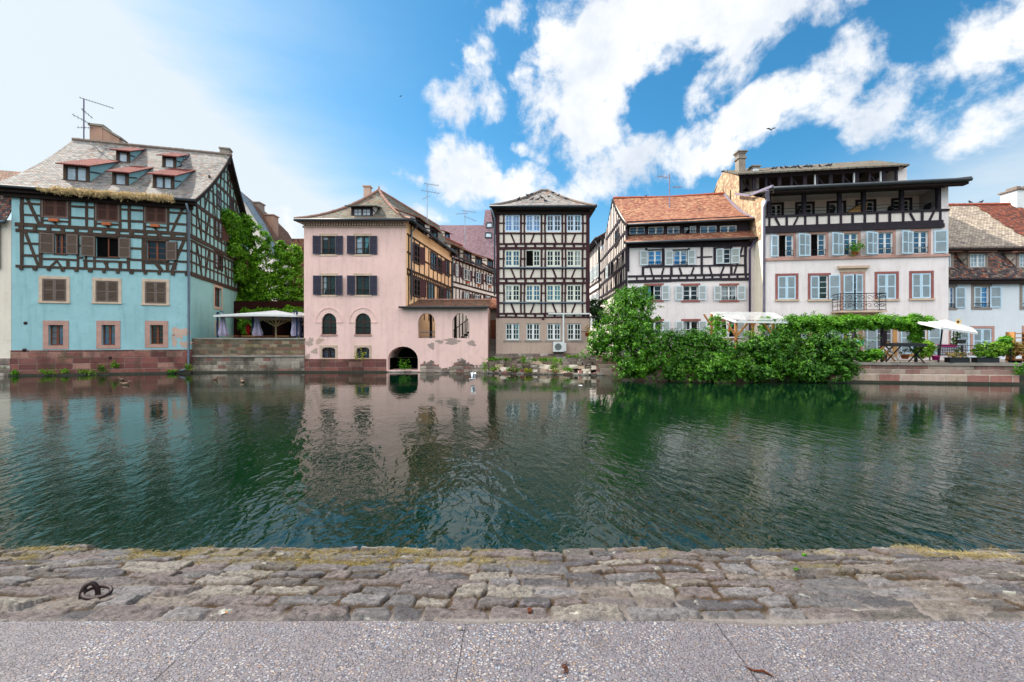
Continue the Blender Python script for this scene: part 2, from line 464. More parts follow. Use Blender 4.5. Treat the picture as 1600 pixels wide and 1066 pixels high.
    for s in sh:
        k = s[0]; mat = s[1]; sl = s[2] if len(s) > 2 else None
        extra = s[3] if len(s) > 3 else None
        wdt = (ub-ua)/2
        if k == 'OL': shutter(F, wo, ua-.02, 1, extra or wdt, za, zb, random.uniform(162, 178), mat, sl, .05)
        if k == 'OR': shutter(F, wo, ub+.02, -1, extra or wdt, za, zb, random.uniform(162, 178), mat, sl, .05)
        if k == 'CL': shutter(F, wo, ua+.01, 1, wdt-.015, za+.01, zb-.01, 0, mat, sl, -.02, .6 if extra else 0)
        if k == 'CR': shutter(F, wo, ub-.01, -1, wdt-.015, za+.01, zb-.01, 0, mat, sl, -.02, .6 if extra else 0)
        if k == 'AL': shutter(F, wo, ua-.01, 1, wdt, za, zb, extra, mat, sl, .05)
        if k == 'AR': shutter(F, wo, ub+.01, -1, wdt, za, zb, extra, mat, sl, .05)
    return wo, (ua, ub, za, zb)

def vn(x, y, seed=0):
    """value noise on numpy arrays"""
    xi = np.floor(x).astype(np.int64); yi = np.floor(y).astype(np.int64); fx = x-xi; fy = y-yi
    fx = fx*fx*(3-2*fx); fy = fy*fy*(3-2*fy)
    def h(a, b):
        n = (a*374761393+b*668265263+seed*974634721) & 0x7fffffff
        n = ((n ^ (n >> 13))*1274126177) & 0x7fffffff
        return ((n ^ (n >> 16)) & 0xffff)/65535.
    return (h(xi, yi)*(1-fx)+h(xi+1, yi)*fx)*(1-fy)+(h(xi, yi+1)*(1-fx)+h(xi+1, yi+1)*fx)*fy
def fbm(x, y, seed=0, oct=4, g=.5):
    s = 0; a = 1; t = 0
    for k in range(oct):
        s = s+a*vn(x*2**k, y*2**k, seed+k*17); t += a; a *= g
    return s/t

def roof(mb, a, b, c, d, sag=0., th=.13, m=0, step=.55, wob=.025, seed=1, under=True, mu=1):
    """tiled slope a,b = eave left,right; c,d = top right,left; sag > 0 gives the sprocketed (concave) foot"""
    a, b, c, d = (np.array(p, float) for p in (a, b, c, d))
    e = b-a; e /= np.linalg.norm(e)
    mid = (c+d)/2-a; v = mid-e*np.dot(mid, e); v /= np.linalg.norm(v)
    nrm = np.cross(e, v)
    if nrm[2] < 0: nrm = -nrm
    nu = max(2, int(np.linalg.norm(b-a)/step)); nv = max(2, int(np.linalg.norm((c+d)/2-(a+b)/2)/step))
    P = []; U = []
    for j in range(nv+1):
        t = j/nv
        for i in range(nu+1):
            s = i/nu
            p = (a*(1-s)+b*s)*(1-t)+(d*(1-s)+c*s)*t
            uu, vv = float(np.dot(p-a, e)), float(np.dot(p-a, v))
            w = wob*2*(float(fbm(np.array(uu*.55+seed*7.), np.array(vv*.55), seed, 3))-.5)
            if (i in (0, nu) and c is not d) or j in (0, nv): w *= .4
            p = p-np.array([0, 0, sag*4*t*(1-t)])+nrm*w
            P.append(p); U.append((uu, vv+seed*3.1))
    fs = []; uv = []
    for j in range(nv):
        for i in range(nu):
            q = (j*(nu+1)+i, j*(nu+1)+i+1, (j+1)*(nu+1)+i+1, (j+1)*(nu+1)+i)
            fs.append(q); uv.append([U[k] for k in q])
    mb.add(P, fs, m, uv)
    dn = np.array([0, 0, -th])
    idx = lambda i, j: j*(nu+1)+i
    per = [idx(i, 0) for i in range(nu+1)]+[idx(nu, j) for j in range(1, nv+1)]+[idx(i, nv) for i in range(nu-1, -1, -1)]+[idx(0, j) for j in range(nv-1, 0, -1)]
    for k in range(len(per)):
        p, q = P[per[k]], P[per[(k+1) % len(per)]]
        if np.linalg.norm(p-q) < 1e-5: continue
        mb.add([p, p+dn, q+dn, q], [(0, 1, 2, 3)], m, [[(0, 0), (0, .05), (.1, .05), (.1, 0)]])
    if under: mb.add([p+dn for p in P], [f[::-1] for f in fs], mu)
    return P, nu, nv

def ridge(mb, pts, r=.10, m=0, L=.38):
    """row of half-round ridge tiles"""
    for p, q in zip(pts, pts[1:]):
        p, q = np.array(p, float), np.array(q, float); n = max(1, int(np.linalg.norm(q-p)/L))
        for k in range(n):
            a = p+(q-p)*k/n; b = p+(q-p)*(k+1.08)/n
            mb.tube([a, b], [r*random.uniform(.85, 1), r*random.uniform(1.0, 1.15)], 6, m)

def leaf_cloud(name, pts, nrm, size, mat, parent=None, seed=1, asp=.62, droop=.25):
    """many leaf-sized folded blades; pts, nrm: N x 3"""
    rng = np.random.default_rng(seed); N = len(pts)
    loc = np.array(root_loc(parent)) if parent is not None else np.zeros(3)
    nrm = nrm/np.maximum(np.linalg.norm(nrm, axis=1, keepdims=True), 1e-6)
    rv = rng.normal(size=(N, 3)); t = np.cross(nrm, rv); t /= np.maximum(np.linalg.norm(t, axis=1, keepdims=True), 1e-6)
    t[:, 2] -= droop; t /= np.maximum(np.linalg.norm(t, axis=1, keepdims=True), 1e-6)
    b = np.cross(nrm, t); b /= np.maximum(np.linalg.norm(b, axis=1, keepdims=True), 1e-6)
    s = (size if np.isscalar(size) else size.reshape(-1, 1))*rng.uniform(.55, 1.3, size=(N, 1))
    v0 = pts-t*s*.5; v2 = pts+t*s*.5-nrm*s*.12
    v1 = pts+b*s*asp*.5+nrm*s*.12; v3 = pts-b*s*asp*.5+nrm*s*.12
    V = np.stack([v0, v1, v2, v3], 1).reshape(-1, 3)-loc
    me = bpy.data.meshes.new(name); me.vertices.add(4*N); me.vertices.foreach_set('co', V.ravel())
    me.loops.add(6*N); me.polygons.add(2*N)
    k = np.arange(N)*4
    L = np.stack([k, k+1, k+2, k, k+2, k+3], 1).ravel()
    me.loops.foreach_set('vertex_index', L.astype(np.int32))
    me.polygons.foreach_set('loop_start', (np.arange(2*N)*3).astype(np.int32))
    me.polygons.foreach_set('loop_total', np.full(2*N, 3, np.int32))
    me.materials.append(MAT[mat]); me.update(calc_edges=True); me.validate()
    o = bpy.data.objects.new(name, me); COL.objects.link(o)
    if parent is not None: o.parent = parent
    return o
def clumps(ells, per, clump_r, n_leaf, seed, flat=.75, front=None, inner=.25):
    """leaf places: ellipsoids (c, r) carry clumps on their skin, clumps carry leaves"""
    rng = np.random.default_rng(seed); PT = []; NM = []
    for (c, r) in ells:
        c = np.array(c, float); r = np.array(r, float)
        k = int(per*max(1., (r[0]*r[2]+r[1]*r[2]+r[0]*r[1])/3))
        d = rng.normal(size=(k, 3)); d /= np.linalg.norm(d, axis=1, keepdims=True)
        rad = rng.uniform(.74, 1.06, size=(k, 1)); q = rng.random(k) < inner; rad[q] *= rng.uniform(.4, .9, size=(q.sum(), 1))
        cc = c+d*r*rad
        for i in range(k):
            n = int(n_leaf*rng.uniform(.5, 1.4)); cr = clump_r*rng.uniform(.6, 1.35)
            g = rng.normal(size=(n, 3)); g /= np.linalg.norm(g, axis=1, keepdims=True)
            rr = rng.random((n, 1))**.5
            p = cc[i]+g*rr*cr*np.array([1, 1, flat])
            PT.append(p); NM.append(g*.7+d[i]*.5+np.array([0, 0, .55])+rng.normal(size=(n, 3))*.35)
    return np.concatenate(PT), np.concatenate(NM)
# ================================================================== materials
m_plaster('teal_plaster', '#96bdc3', '#5f8d92', .12, .34, .38)
m_plaster('teal_gable_plaster', '#93c2be', '#6b938f', .10, .3, .38)
m_plaster('pink_plaster', '#eac6bd', '#b3918b', .08, .34, .36)
m_plaster('orange_plaster', '#f0c59c', '#c49a76', .10, .25, .2)
m_plaster('cream_infill', '#ddd4c8', '#aea192', .10, .25, .2)
m_plaster('white_infill', '#e3d9d2', '#b3a49c', .08, .2, .25)
m_plaster('lilac_white_plaster', '#e3dad9', '#b5a6a6', .07, .28, .36)
m_plaster('blue_white_plaster', '#d3d9df', '#a9adb2', .06, .2, .2)
m_plaster('warm_white_plaster', '#f3e7d2', '#c8b298', .08, .25, .3)
m_plaster('stone_render', '#b39d90', '#7d6a5e', .16, .45, .35)
m_plaster('bare_patch', '#c4a697', '#957f70', .2, .5, .1)
m_plaster('grey_patch', '#a5928a', '#7a6b63', .25, .5, .1)
m_plaster('white_wall', '#ddd2c4', '#b8a596', .08, .4, .35)
m_plaster('dark_stucco', '#8d8078', '#5d534d', .15, .4, .3)
m_plaster('chimney_render', '#a88776', '#5f4d42', .2, .5, .4)
m_plaster('white_chimney', '#dfe3e6', '#a5a29c', .06, .2, .2)
m_plaster('interior_wall', '#b7905f', '#7f6040', .1, .3, .1)
m_plain('dark_timber', '#463830', .8, .35, 5, .4, .2, (1, 1, .5))
m_plain('plum_timber', '#3b2127', .75, .3, 5, .35, .2, (1, 1, .5))
m_plain('black_timber', '#2e2830', .75, .3, 5, .35, .2, (1, 1, .5))
m_plain('brown_timber', '#3b2419', .75, .3, 5, .35, .2, (1, 1, .5))
m_plain('soffit_wood', '#2a221f', .85, .3, 4, .3, .15)
m_plain('grey_wood', '#6f625c', .85, .3, 6, .4, .15, (1, 1, 6))
m_plain('brown_shutter', '#5c3f37', .75, .25, 6, .3, .2, (1, 1, 6))
m_plain('brown_slat', '#4a322c', .8, .3, 6, .3, .2, (1, 1, 6))
m_plain('grey_slat', '#56483f', .85, .35, 6, .3, .2, (1, 1, 6))
m_plain('navy_shutter', '#39374a', .6, .15, 4, .15, .3)
m_plain('navy_slat', '#2c2a3a', .65, .2, 4, .15, .3)
m_plain('maroon_shutter', '#43222a', .65, .2, 4, .2, .3)
m_plain('pale_shutter', '#c3d0d8', .55, .10, 3, .1, .3)
m_plain('pale_slat', '#9aa2a2', .65, .15, 3, .1, .3)
m_plain('bluewhite_shutter', '#b5cfdf', .5, .10, 3, .1, .3)
m_plain('bluegrey_slat', '#87949b', .6, .15, 3, .1, .3)
m_plain('white_paint', '#d9dcdd', .45, .08, 4, .1, .35)
m_plain('cream_paint', '#d4d6c8', .5, .1, 4, .1, .35)
m_plain('blue_white_paint', '#c3d6ea', .45, .08, 4, .1, .35)
m_plain('brown_paint', '#6e3a22', .5, .2, 5, .15, .35)
m_plain('dark_paint', '#33231f', .5, .2, 5, .15, .35)
m_plain('beige_stone', '#c2ab97', .85, .2, 3, .35, .2)
m_plain('pink_stone', '#b08a7f', .85, .2, 3, .35, .2)
m_plain('red_stone', '#8f5a55', .85, .2, 3, .35, .2)
m_plain('ochre_stone', '#b98c58', .85, .2, 3, .35, .2)
m_plain('grey_stone', '#8d857c', .9, .3, 2.5, .5, .15)
m_plain('zinc', '#5e6c7a', .45, .2, 3, .1, .5, metal=.35)
m_plain('dark_zinc', '#33393f', .5, .2, 3, .1, .5, metal=.3)
m_plain('lilac_zinc', '#857f92', .5, .2, 3, .1, .4, metal=.2)
m_plain('iron', '#17171b', .55, .25, 8, .2, .4, metal=.4)
m_plain('rusty_iron', '#2c1d1e', .6, .45, 25, .5, .4, metal=.3)
m_plain('aluminium', '#8d95a0', .4, .15, 4, .05, .5, metal=.5)
m_plain('purple_metal', '#4a3f63', .5, .2, 4, .1, .4, metal=.3)
m_plain('white_plastic', '#d2d6d6', .4, .06, 3, .05, .4)
m_plain('grey_plastic', '#6b7274', .45, .1, 3, .05, .4)
m_plain('terracotta', '#b0623f', .8, .2, 6, .2, .2)
m_plain('ridge_tile', '#8f6f64', .9, .3, 4, .3, .15)
m_plain('ridge_tile_red', '#9b5340', .9, .3, 4, .3, .15)
m_plain('grey_ridge_tile', '#7d7068', .9, .3, 4, .3, .15)
m_plain('wet_stone', '#37362a', .5, .4, 4, .5, .35)
m_plain('straw', '#f3cd9e', .9, .35, 9, .3, .15)
m_plain('canvas_white', '#d0d1cf', .8, .07, 2, .15, .2)
m_plain('canvas_lilac', '#a59db4', .85, .2, 3, .3, .15)
m_plain('canvas_blue', '#2b3b57', .8, .2, 3, .2, .2)
m_plain('cream_metal', '#d9c89a', .5, .1, 3, .1, .3)
m_plain('wood_light', '#a87543', .7, .25, 5, .3, .25, (1, 1, .4))
m_plain('wood_mid', '#7b4a2a', .7, .25, 5, .3, .25)
m_plain('turquoise_glaze', '#13b4bd', .35, .1, 3, .05, .5)
m_plain('red_cloth', '#c01f24', .7, .1, 5, .1, .2)
m_plain('yellow_cloth', '#e0ab17', .7, .1, 5, .1, .2)
m_plain('green_cloth', '#2f8b3c', .7, .1, 5, .1, .2)
m_plain('white_cloth', '#d8d8da', .8, .08, 5, .2, .2)
m_plain('pink_cloth', '#d5408a', .8, .1, 5, .2, .2)
m_plain('black_plastic', '#15151a', .45, .2, 5, .1, .4)
m_plain('bark', '#4b3a2b', .9, .35, 9, .6, .15, (1, 1, .3))
m_plain('dark_room', '#0b0a0b', .9, .2, 3, 0, .05)  # near-black colour stands in for the shade of unlit rooms
m_plain('red_interior', '#2a0f0c', .8, .3, 3, .1, .15)
m_plain('dark_interior', '#17120f', .9, .3, 3, .1, .1)
m_plain('mauve_roof', '#8b7580', .85, .08, 2, .1, .15)
m_plain('stem_green', '#55702f', .7, .2, 5, .2, .2)
m_plain('pigeon_grey', '#3b3d48', .7, .4, 30, .2, .2)
m_plain('bird_black', '#17171b', .7, .2, 30, .1, .2)
m_plain('gull_white', '#d5d9e0', .7, .08, 30, .1, .2)
m_plain('duck_brown', '#6b5646', .7, .5, 30, .2, .2)
m_plain('litter_brown', '#4f2a1a', .85, .4, 60, .5, .15)
m_plain('filter_orange', '#c27a2c', .8, .2, 60, .2, .15)
m_plain('paper_white', '#cfcbc4', .8, .08, 60, .1, .15)
m_plain('ground_earth', '#6c6258', .95, .3, 1.5, .4, .1)
m_plain('terrace_paving', '#9a8f86', .9, .2, 2.5, .3, .15)
m_plain('yellow_petal', '#e7bb1c', .6, .1, 9, .1, .2)
m_plain('magenta_petal', '#b02a78', .6, .1, 9, .1, .2)
for k_, c_ in (('curtain_white', '#8f979c'), ('curtain_grey', '#5d646b'), ('curtain_teal', '#4c7f86')):
    T = m_plain(k_, c_, .12, .3, 5, .3, .5, (7, 7, .25))
m_glass('glass_dark', '#14181b', 1.5, .03, .5)
m_glass('glass_green', '#1d2a24', 1.5, .03, .5)
m_glass('glass_sky', '#2a6fa6', 1.6, .03, .8)  # reflected sky put into the blue base colour
m_glass('glass_blue', '#27506e', 1.6, .03, .8)
m_glass('glass_pale', '#8fa0ab', 1.6, .05, .8)
m_glass('glass_tint', '#33607f', 1.5, .04, .6)
m_tiles('grey_tiles', ['#858280', '#95928f', '#737170', '#a3a09d', '#848080', '#938a84', '#656363', '#8f7062'], .125, .20, '#858271', .35, '#969390')
m_tiles('mossy_tiles', ['#6d6b62', '#7c7970', '#595650', '#8b877b', '#71695f', '#8a604e', '#757167'], .125, .20, '#686a50', .6, '#696659')
m_tiles('brown_tiles', ['#6d5245', '#7d6351', '#573f36', '#8a6b56', '#74493a', '#5d4a41', '#8f563f'], .13, .19, '#6f6a4c', .35, '#6b5347')
m_tiles('orange_tiles', ['#9c6450', '#ab765b', '#875648', '#b58b6c', '#925a4b', '#a47c61', '#7c4d42'], .13, .19, '#b5936e', .30, '#9a6855')
m_tiles('red_tiles', ['#6d302b', '#7d3a32', '#5e2926', '#8a463b', '#6a332f'], .15, .15, None, 0, '#6d332e')
m_tiles('tan_tiles', ['#a39688', '#b0a394', '#8f8379', '#bcae9e', '#9b8d81', '#80746c'], .125, .20, '#a39a78', .3, '#a39282')
m_tiles('rust_tiles', ['#7d4234', '#8f4f3d', '#6a392f', '#593a33', '#9a5b47', '#624239'], .14, .18, None, 0, '#814b3c')
m_tiles('dark_tiles', ['#4a4145', '#5d5354', '#3b3438', '#8c7a6d', '#6d5d58', '#99583f', '#453b3f'], .15, .15, '#6d6350', .3, '#4d4447')
m_tiles('mauve_tiles', ['#8b7078', '#937880', '#826870', '#967d84'], .25, .3, None, 0, '#8b7078')
m_tiles('old_brown_tiles', ['#6b4b3c', '#5a3e33', '#7b5a47', '#4a342c', '#84513c'], .17, .17, None, 0, '#5d4337')
m_masonry('sandstone_plinth', ['#8a5650', '#7a4b47', '#94655c', '#6d4643', '#a37a6e', '#835752'], '#8d7a70', .34, .85, .05, .7, '#3a2a28', .55, moss='#4c4d35')
m_masonry('old_wall', ['#81735f', '#6f6558', '#8e7c66', '#5f564b', '#9a8a72', '#7b6450', '#7d5a4e'], '#8a8070', .20, .46, .06, .8, '#2b261f', .75, moss='#5d5c34')
m_masonry('old_wall_lower', ['#9b9084', '#857a70', '#6f655c', '#a99d90', '#8a6259', '#7c7168'], '#aaa195', .24, .5, .06, .8, '#2c2824', .7, moss='#57553a')
m_masonry('quay_wall', ['#a8877c', '#9a7168', '#b39a8c', '#94685f', '#b8a595', '#8b6a63', '#a99384'], '#c0b3a6', .22, .62, .07, .8, '#3c302c', .5, wob=.08)
m_masonry('quay_blocks', ['#a9766c', '#b58a7e', '#9f7067', '#c2ac9e', '#b0806f', '#b9a493'], '#cbbfb2', .42, .92, .05, .6, '#5a4a42', .4)
m_masonry('rubble_gable', ['#bb9d80', '#cdb192', '#a5896e', '#d8bf9f', '#ae9074', '#98806a', '#caa783'], '#c2a88c', .17, .30, .12, 1., '#4c3a2c', .35, wob=.16)
m_masonry('brick_wall', ['#84503f', '#75453a', '#8f5e4a', '#6a4034'], '#8b7a6c', .075, .22, .1, .5, '#35261f', .3)
m_masonry('ruin_stone', ['#8d7f78', '#a3958b', '#796b66', '#8f6a62', '#b5aaa0'], '#8b8074', .20, .48, .12, 1., '#332c28', .6, moss='#5d6238', wob=.14)
m_leaf('leaf_bush', ['#356c14', '#45801c', '#28570d', '#5d9826', '#78ae32'])
m_leaf('leaf_hedge', ['#2a5c12', '#397219', '#1e480c', '#529026', '#77aa32'], .3)
m_leaf('leaf_ivy', ['#528b18', '#669f22', '#3c7212', '#7db42e', '#93c838'], .45)
m_leaf('leaf_vine', ['#4c8c1a', '#62a424', '#397412', '#80b830'], .4)
m_leaf('leaf_light', ['#6a9a26', '#7fae30', '#558520', '#97bb3c'], .4)
m_leaf('leaf_dark', ['#1f3d18', '#2b4c1f', '#18330f', '#3a5c26'], .25)
m_leaf('leaf_yellow', ['#9aa324', '#b3b52c', '#808f22'], .4)
m_leaf('leaf_dry', ['#93804f', '#ab9663', '#7d6a42', '#757046', '#bfae80'], .2)
m_leaf('leaf_moss', ['#8d7d2c', '#a08a35', '#6f7a2c', '#76602a'], .15)
m_leaf('leaf_litter', ['#5a3420', '#6d4227', '#432619', '#7b5634'], .1)
m_leaf('leaf_autumn', ['#8a5a38', '#9a7a3c', '#7c8a34', '#a0603a'], .3)

# water: clear-topped, dark green body, crests running towards the far bank
T = new_mat('river_water')
sx = T.scl(T.pos, (1, .42, 1))
rot = T.n('ShaderNodeVectorRotate', rotation_type='Z_AXIS'); T.l(T.pos, rot.inputs['Vector']); rot.inputs['Angle'].default_value = R(-16)
va = T.scl(rot.outputs[0], (1, .34, 1))
rot2 = T.n('ShaderNodeVectorRotate', rotation_type='Z_AXIS'); T.l(T.pos, rot2.inputs['Vector']); rot2.inputs['Angle'].default_value = R(14)
vb = T.scl(rot2.outputs[0], (1, .5, 1))
n1 = T.noise(va, 6.0, 2, .45, dist=.45); n2 = T.noise(vb, 12., 2, .5, dist=.35); n3 = T.noise(T.pos, 1.1, 2, .5)
sy = T.n('ShaderNodeSeparateXYZ'); T.l(T.pos, sy.inputs[0])
# ruffled in the open, calmer in the lee of the houses
lee = T.m('ADD', .22, T.m('MULTIPLY', T.m('SUBTRACT', 1, T.sm(sy.outputs[1], 5., 15.)), .95))
patch = T.sm(T.noise(T.pos, .22, 3, .5), .36, .64)
amp = T.m('MULTIPLY', lee, T.m('ADD', .42, T.m('MULTIPLY', patch, .85)))
hgt = T.m('ADD', T.m('MULTIPLY', n1, .9), T.m('ADD', T.m('MULTIPLY', n2, .30), T.m('MULTIPLY', n3, .5)))
hgt = T.m('MULTIPLY', hgt, amp)
fin(T, lin('#041a10'), .01, hgt, 1.0, .0255, .5)
T.p.inputs['IOR'].default_value = 1.37
T.p.inputs['Specular Tint'].default_value = (.66, .90, 1., 1)

# exposed-aggregate pavement
T = new_mat('pebble_pavement')
v3 = T.pos
vor = T.n('ShaderNodeTexVoronoi', feature='F1'); T.l(v3, vor.inputs['Vector']); vor.inputs['Scale'].default_value = 70
vor.inputs['Randomness'].default_value = .9
sc = T.n('ShaderNodeSeparateColor'); T.l(vor.outputs['Color'], sc.inputs[0])
peb = T.ramp(sc.outputs[0], [(0, lin('#77727a')), (.16, lin('#8f8685')), (.3, lin('#5a5963')), (.42, lin('#8d8887')), (.55, lin('#756a66')), (.66, lin('#7f858f')), (.78, lin('#8a7565')), (.86, lin('#41434f')), (.95, lin('#9a9796'))], 'CONSTANT')
dst = vor.outputs['Distance']
inside = T.m('SUBTRACT', 1, T.sm(dst, .42, .62))
wear = T.sm(T.noise(T.pos, 1.5, 6, .65), .40, .62)
cem = T.mix(T.noise(T.pos, 30, 3, .6), lin('#504c51'), lin('#6e696d'))
colr = T.mix(T.m('MULTIPLY', inside, T.m('SUBTRACT', 1, T.m('MULTIPLY', wear, .72))), cem, peb)
colr = T.mix(T.m('MULTIPLY', T.sm(T.noise(T.pos, .9, 5, .65), .45, .75), .25), colr, lin('#6d6364'))
s = T.n('ShaderNodeSeparateXYZ'); T.l(T.pos, s.inputs[0])
jx = T.m('ADD', s.outputs[0], T.m('MULTIPLY', T.m('SUBTRACT', T.noise(T.pos, 9, 3, .6), .5), .012))
jf = T.m('ABSOLUTE', T.m('SUBTRACT', T.m('FRACT', T.m('DIVIDE', T.m('ADD', jx, 40.73), 1.42)), .5))
jl = T.m('SUBTRACT', 1, T.sm(T.m('MULTIPLY', jf, 1.42), .002, .007))
stn = T.sm(T.noise(T.pos, 3.3, 7, .72), .56, .70)
colr = T.mix(T.m('MULTIPLY', stn, .42), colr, lin('#4a4446'))
colr = T.mix(T.m('MULTIPLY', jl, T.m('MULTIPLY', T.sm(T.noise(T.pos, 5, 3, .6), .4, .62), .35)), colr, (.035, .03, .03, 1))
hh = T.m('SUBTRACT', T.m('MULTIPLY', inside, T.m('ADD', .5, sc.outputs[1])), T.m('MULTIPLY', jl, 1.2))
fin(T, colr, .75, hh, 1., .010, .25)

# sloped bank of sandstone setts: stone tint and joint come from the geometry, grain from noise
T = new_mat('bank_stone')
a1 = T.n('ShaderNodeAttribute', attribute_name='tint').outputs['Color']
sc = T.n('ShaderNodeSeparateColor'); T.l(a1, sc.inputs[0])
pal = ['#5f5d5e', '#757273', '#4d4b4e', '#756c64', '#66605f', '#827c73', '#5a5550', '#6c6260']
st = T.ramp(sc.outputs[0], [(i/8, lin(c)) for i, c in enumerate(pal)], 'CONSTANT')
ng = T.noise(T.pos, 22, 8, .72); nm = T.noise(T.scl(T.pos, (5, 14, 5)), 1, 6, .65)
st = T.mix(T.m('MULTIPLY', T.sm(ng, .38, .66), .65), st, mul(lin('#5a5557'), .45))
nf = T.noise(T.pos, 85, 5, .75)
st = T.mix(T.m('MULTIPLY', T.sm(nf, .52, .70), .42), st, lin('#989396'))
st = T.mix(T.m('MULTIPLY', T.sm(nm, .52, .74), .45), st, lin('#9a9092'))
crk = T.m('SUBTRACT', 1, T.sm(T.m('ABSOLUTE', T.m('SUBTRACT', T.noise(T.scl(T.pos, (4, 9, 4)), 1.6, 6, .65), .5)), .0, .018))
st = T.mix(T.m('MULTIPLY', crk, .7), st, lin('#2a2526'))
lich = T.sm(T.noise(T.pos, 6.5, 5, .6), .64, .70)
st = T.mix(T.m('MULTIPLY', lich, .5), st, lin('#c2c4b6'))
mort = T.mix(T.noise(T.pos, 40, 4, .6), lin('#69625e'), lin('#8a8380'))
debris = T.mix(T.noise(T.pos, 60, 4, .7), lin('#1f1814'), lin('#55442f'))
jm = T.mix(sc.outputs[2], mort, debris)
colr = T.mix(sc.outputs[1], jm, st)
wet = T.n('ShaderNodeAttribute', attribute_name='moss').outputs['Fac']
mo = T.mix(T.noise(T.pos, 18, 5, .7), lin('#4a4535'), lin('#7d7355'))
colr = T.mix(wet, colr, mo)
fin(T, colr, .88, T.m('ADD', T.m('ADD', ng, T.m('MULTIPLY', nf, .35)), T.m('MULTIPLY', nm, .8)), 1., .026, .2)
# translucent corrugated sheet of the garden shelter
T = m_plain('clear_sheet', '#c9cdd0', .3, .15, 2, .1, .4)
trn = T.n('ShaderNodeBsdfTransparent'); mx = T.n('ShaderNodeMixShader'); mx.inputs[0].default_value = .68
T.l(T.p.outputs[0], mx.inputs[1]); T.l(trn.outputs[0], mx.inputs[2]); T.l(mx.outputs[0], T.out.inputs[0])
# ================================================================== light, sky, camera
SUN_EL, SUN_AZ = R(47), R(-64)            # azimuth from +Y, clockwise; the sun stands left, a little behind the houses
w = bpy.data.worlds.new('World'); SC.world = w; w.use_nodes = True
nt = w.node_tree; nt.nodes.clear(); T = NT(nt)
bg = T.n('ShaderNodeBackground'); wo = T.n('ShaderNodeOutputWorld'); T.l(bg.outputs[0], wo.inputs[0])
sky = T.n('ShaderNodeTexSky', sky_type='NISHITA'); sky.sun_disc = False
sky.sun_elevation = SUN_EL; sky.sun_rotation = SUN_AZ; sky.air_density = 1.0; sky.dust_density = .6; sky.ozone_density = 2.2
d = T.n('ShaderNodeTexCoord').outputs['Generated']
s = T.n('ShaderNodeSeparateXYZ'); T.l(d, s.inputs[0])
az = T.m('ARCTAN2', s.outputs[0], s.outputs[1]); el = T.m('ARCSINE', s.outputs[2])
cb = T.n('ShaderNodeCombineXYZ'); T.l(az, cb.inputs[0]); T.l(el, cb.inputs[1]); ang = cb.outputs[0]
def blobs(L, soft=False):
    acc = None
    for (px, py, sx, sy, rt, amp) in L:
        a = math.atan((px-800)/FPX); e = math.atan((533-py)/FPX*math.cos(a))
        mp = T.n('ShaderNodeMapping', vector_type='TEXTURE'); T.l(ang, mp.inputs[0])
        mp.inputs['Location'].default_value = (a, e, 0); mp.inputs['Rotation'].default_value = (0, 0, R(rt))
        mp.inputs['Scale'].default_value = (sx/FPX, sy/FPX, 1)
        d2 = T.vm('DOT_PRODUCT', mp.outputs[0], mp.outputs[0], out=1)
        q = T.m('MULTIPLY', T.m('EXPONENT', T.m('MULTIPLY', d2, -1.3)) if soft else T.m('MAXIMUM', T.m('SUBTRACT', 1, d2), 0), amp)
        acc = q if acc is None else T.m('ADD' if soft else 'MAXIMUM', acc, q)
    return acc
# the cloud deck of the day: (bearing and height read as picture positions, size, tilt, weight)
cum = blobs([(900, 130, 110, 140, 8, 1.2), (980, 50, 190, 90, 0, 1.2), (870, 205, 60, 40, 0, .8), (1190, -10, 250, 66, 4, 1.05), (1120, 120, 120, 40, 38, .75),
             (1010, 250, 150, 50, 12, 1.0), (1170, 195, 230, 46, 22, 1.05), (1340, 110, 90, 32, 35, .75), (730, 165, 75, 46, 0, .85), (745, 70, 50, 55, 60, .6), (795, 25, 40, 30, 0, .5),
             (735, 258, 80, 52, -20, 1.0), (800, 300, 150, 48, -5, 1.1), (636, 280, 36, 20, -15, .6), (640, 335, 85, 36, -25, .8), (430, 345, 60, 45, 0, .6),
             (1490, 95, 150, 56, 28, .88), (1590, 40, 110, 66, 20, .9), (1575, 175, 70, 40, 25, .6), (1480, 190, 60, 22, 25, .35), (812, 232, 22, 14, 0, .5), (893, 245, 50, 16, 20, .45)])
haze = blobs([(-110, 110, 330, 320, -20, .95), (330, 300, 330, 80, -22, .42), (430, 335, 190, 60, -10, .35), (1570, 285, 230, 60, 10, .75), (220, 120, 240, 60, -24, .28), (560, 330, 300, 70, 0, .35)], True)
wisp = T.noise(T.scl(ang, (1, 1, 1)), 2.2, 4, .5, 'Color')
wv = T.vm('ADD', ang, T.scl(T.vm('SUBTRACT', wisp, (.5, .5, .5)), (.16, .12, 0)))
nA = T.noise(wv, 7.5, 8, .60); nB = T.noise(wv, 2.6, 6, .55)
nC = T.noise(wv, 24., 6, .62)
f = T.m('ADD', T.m('MULTIPLY', cum, .56), T.m('ADD', T.m('MULTIPLY', T.m('SUBTRACT', nA, .5), 2.1), T.m('MULTIPLY', T.m('SUBTRACT', nC, .5), .55)))
f = T.m('MULTIPLY', T.sm(f, .13, .54), T.sm(cum, .0, .22))
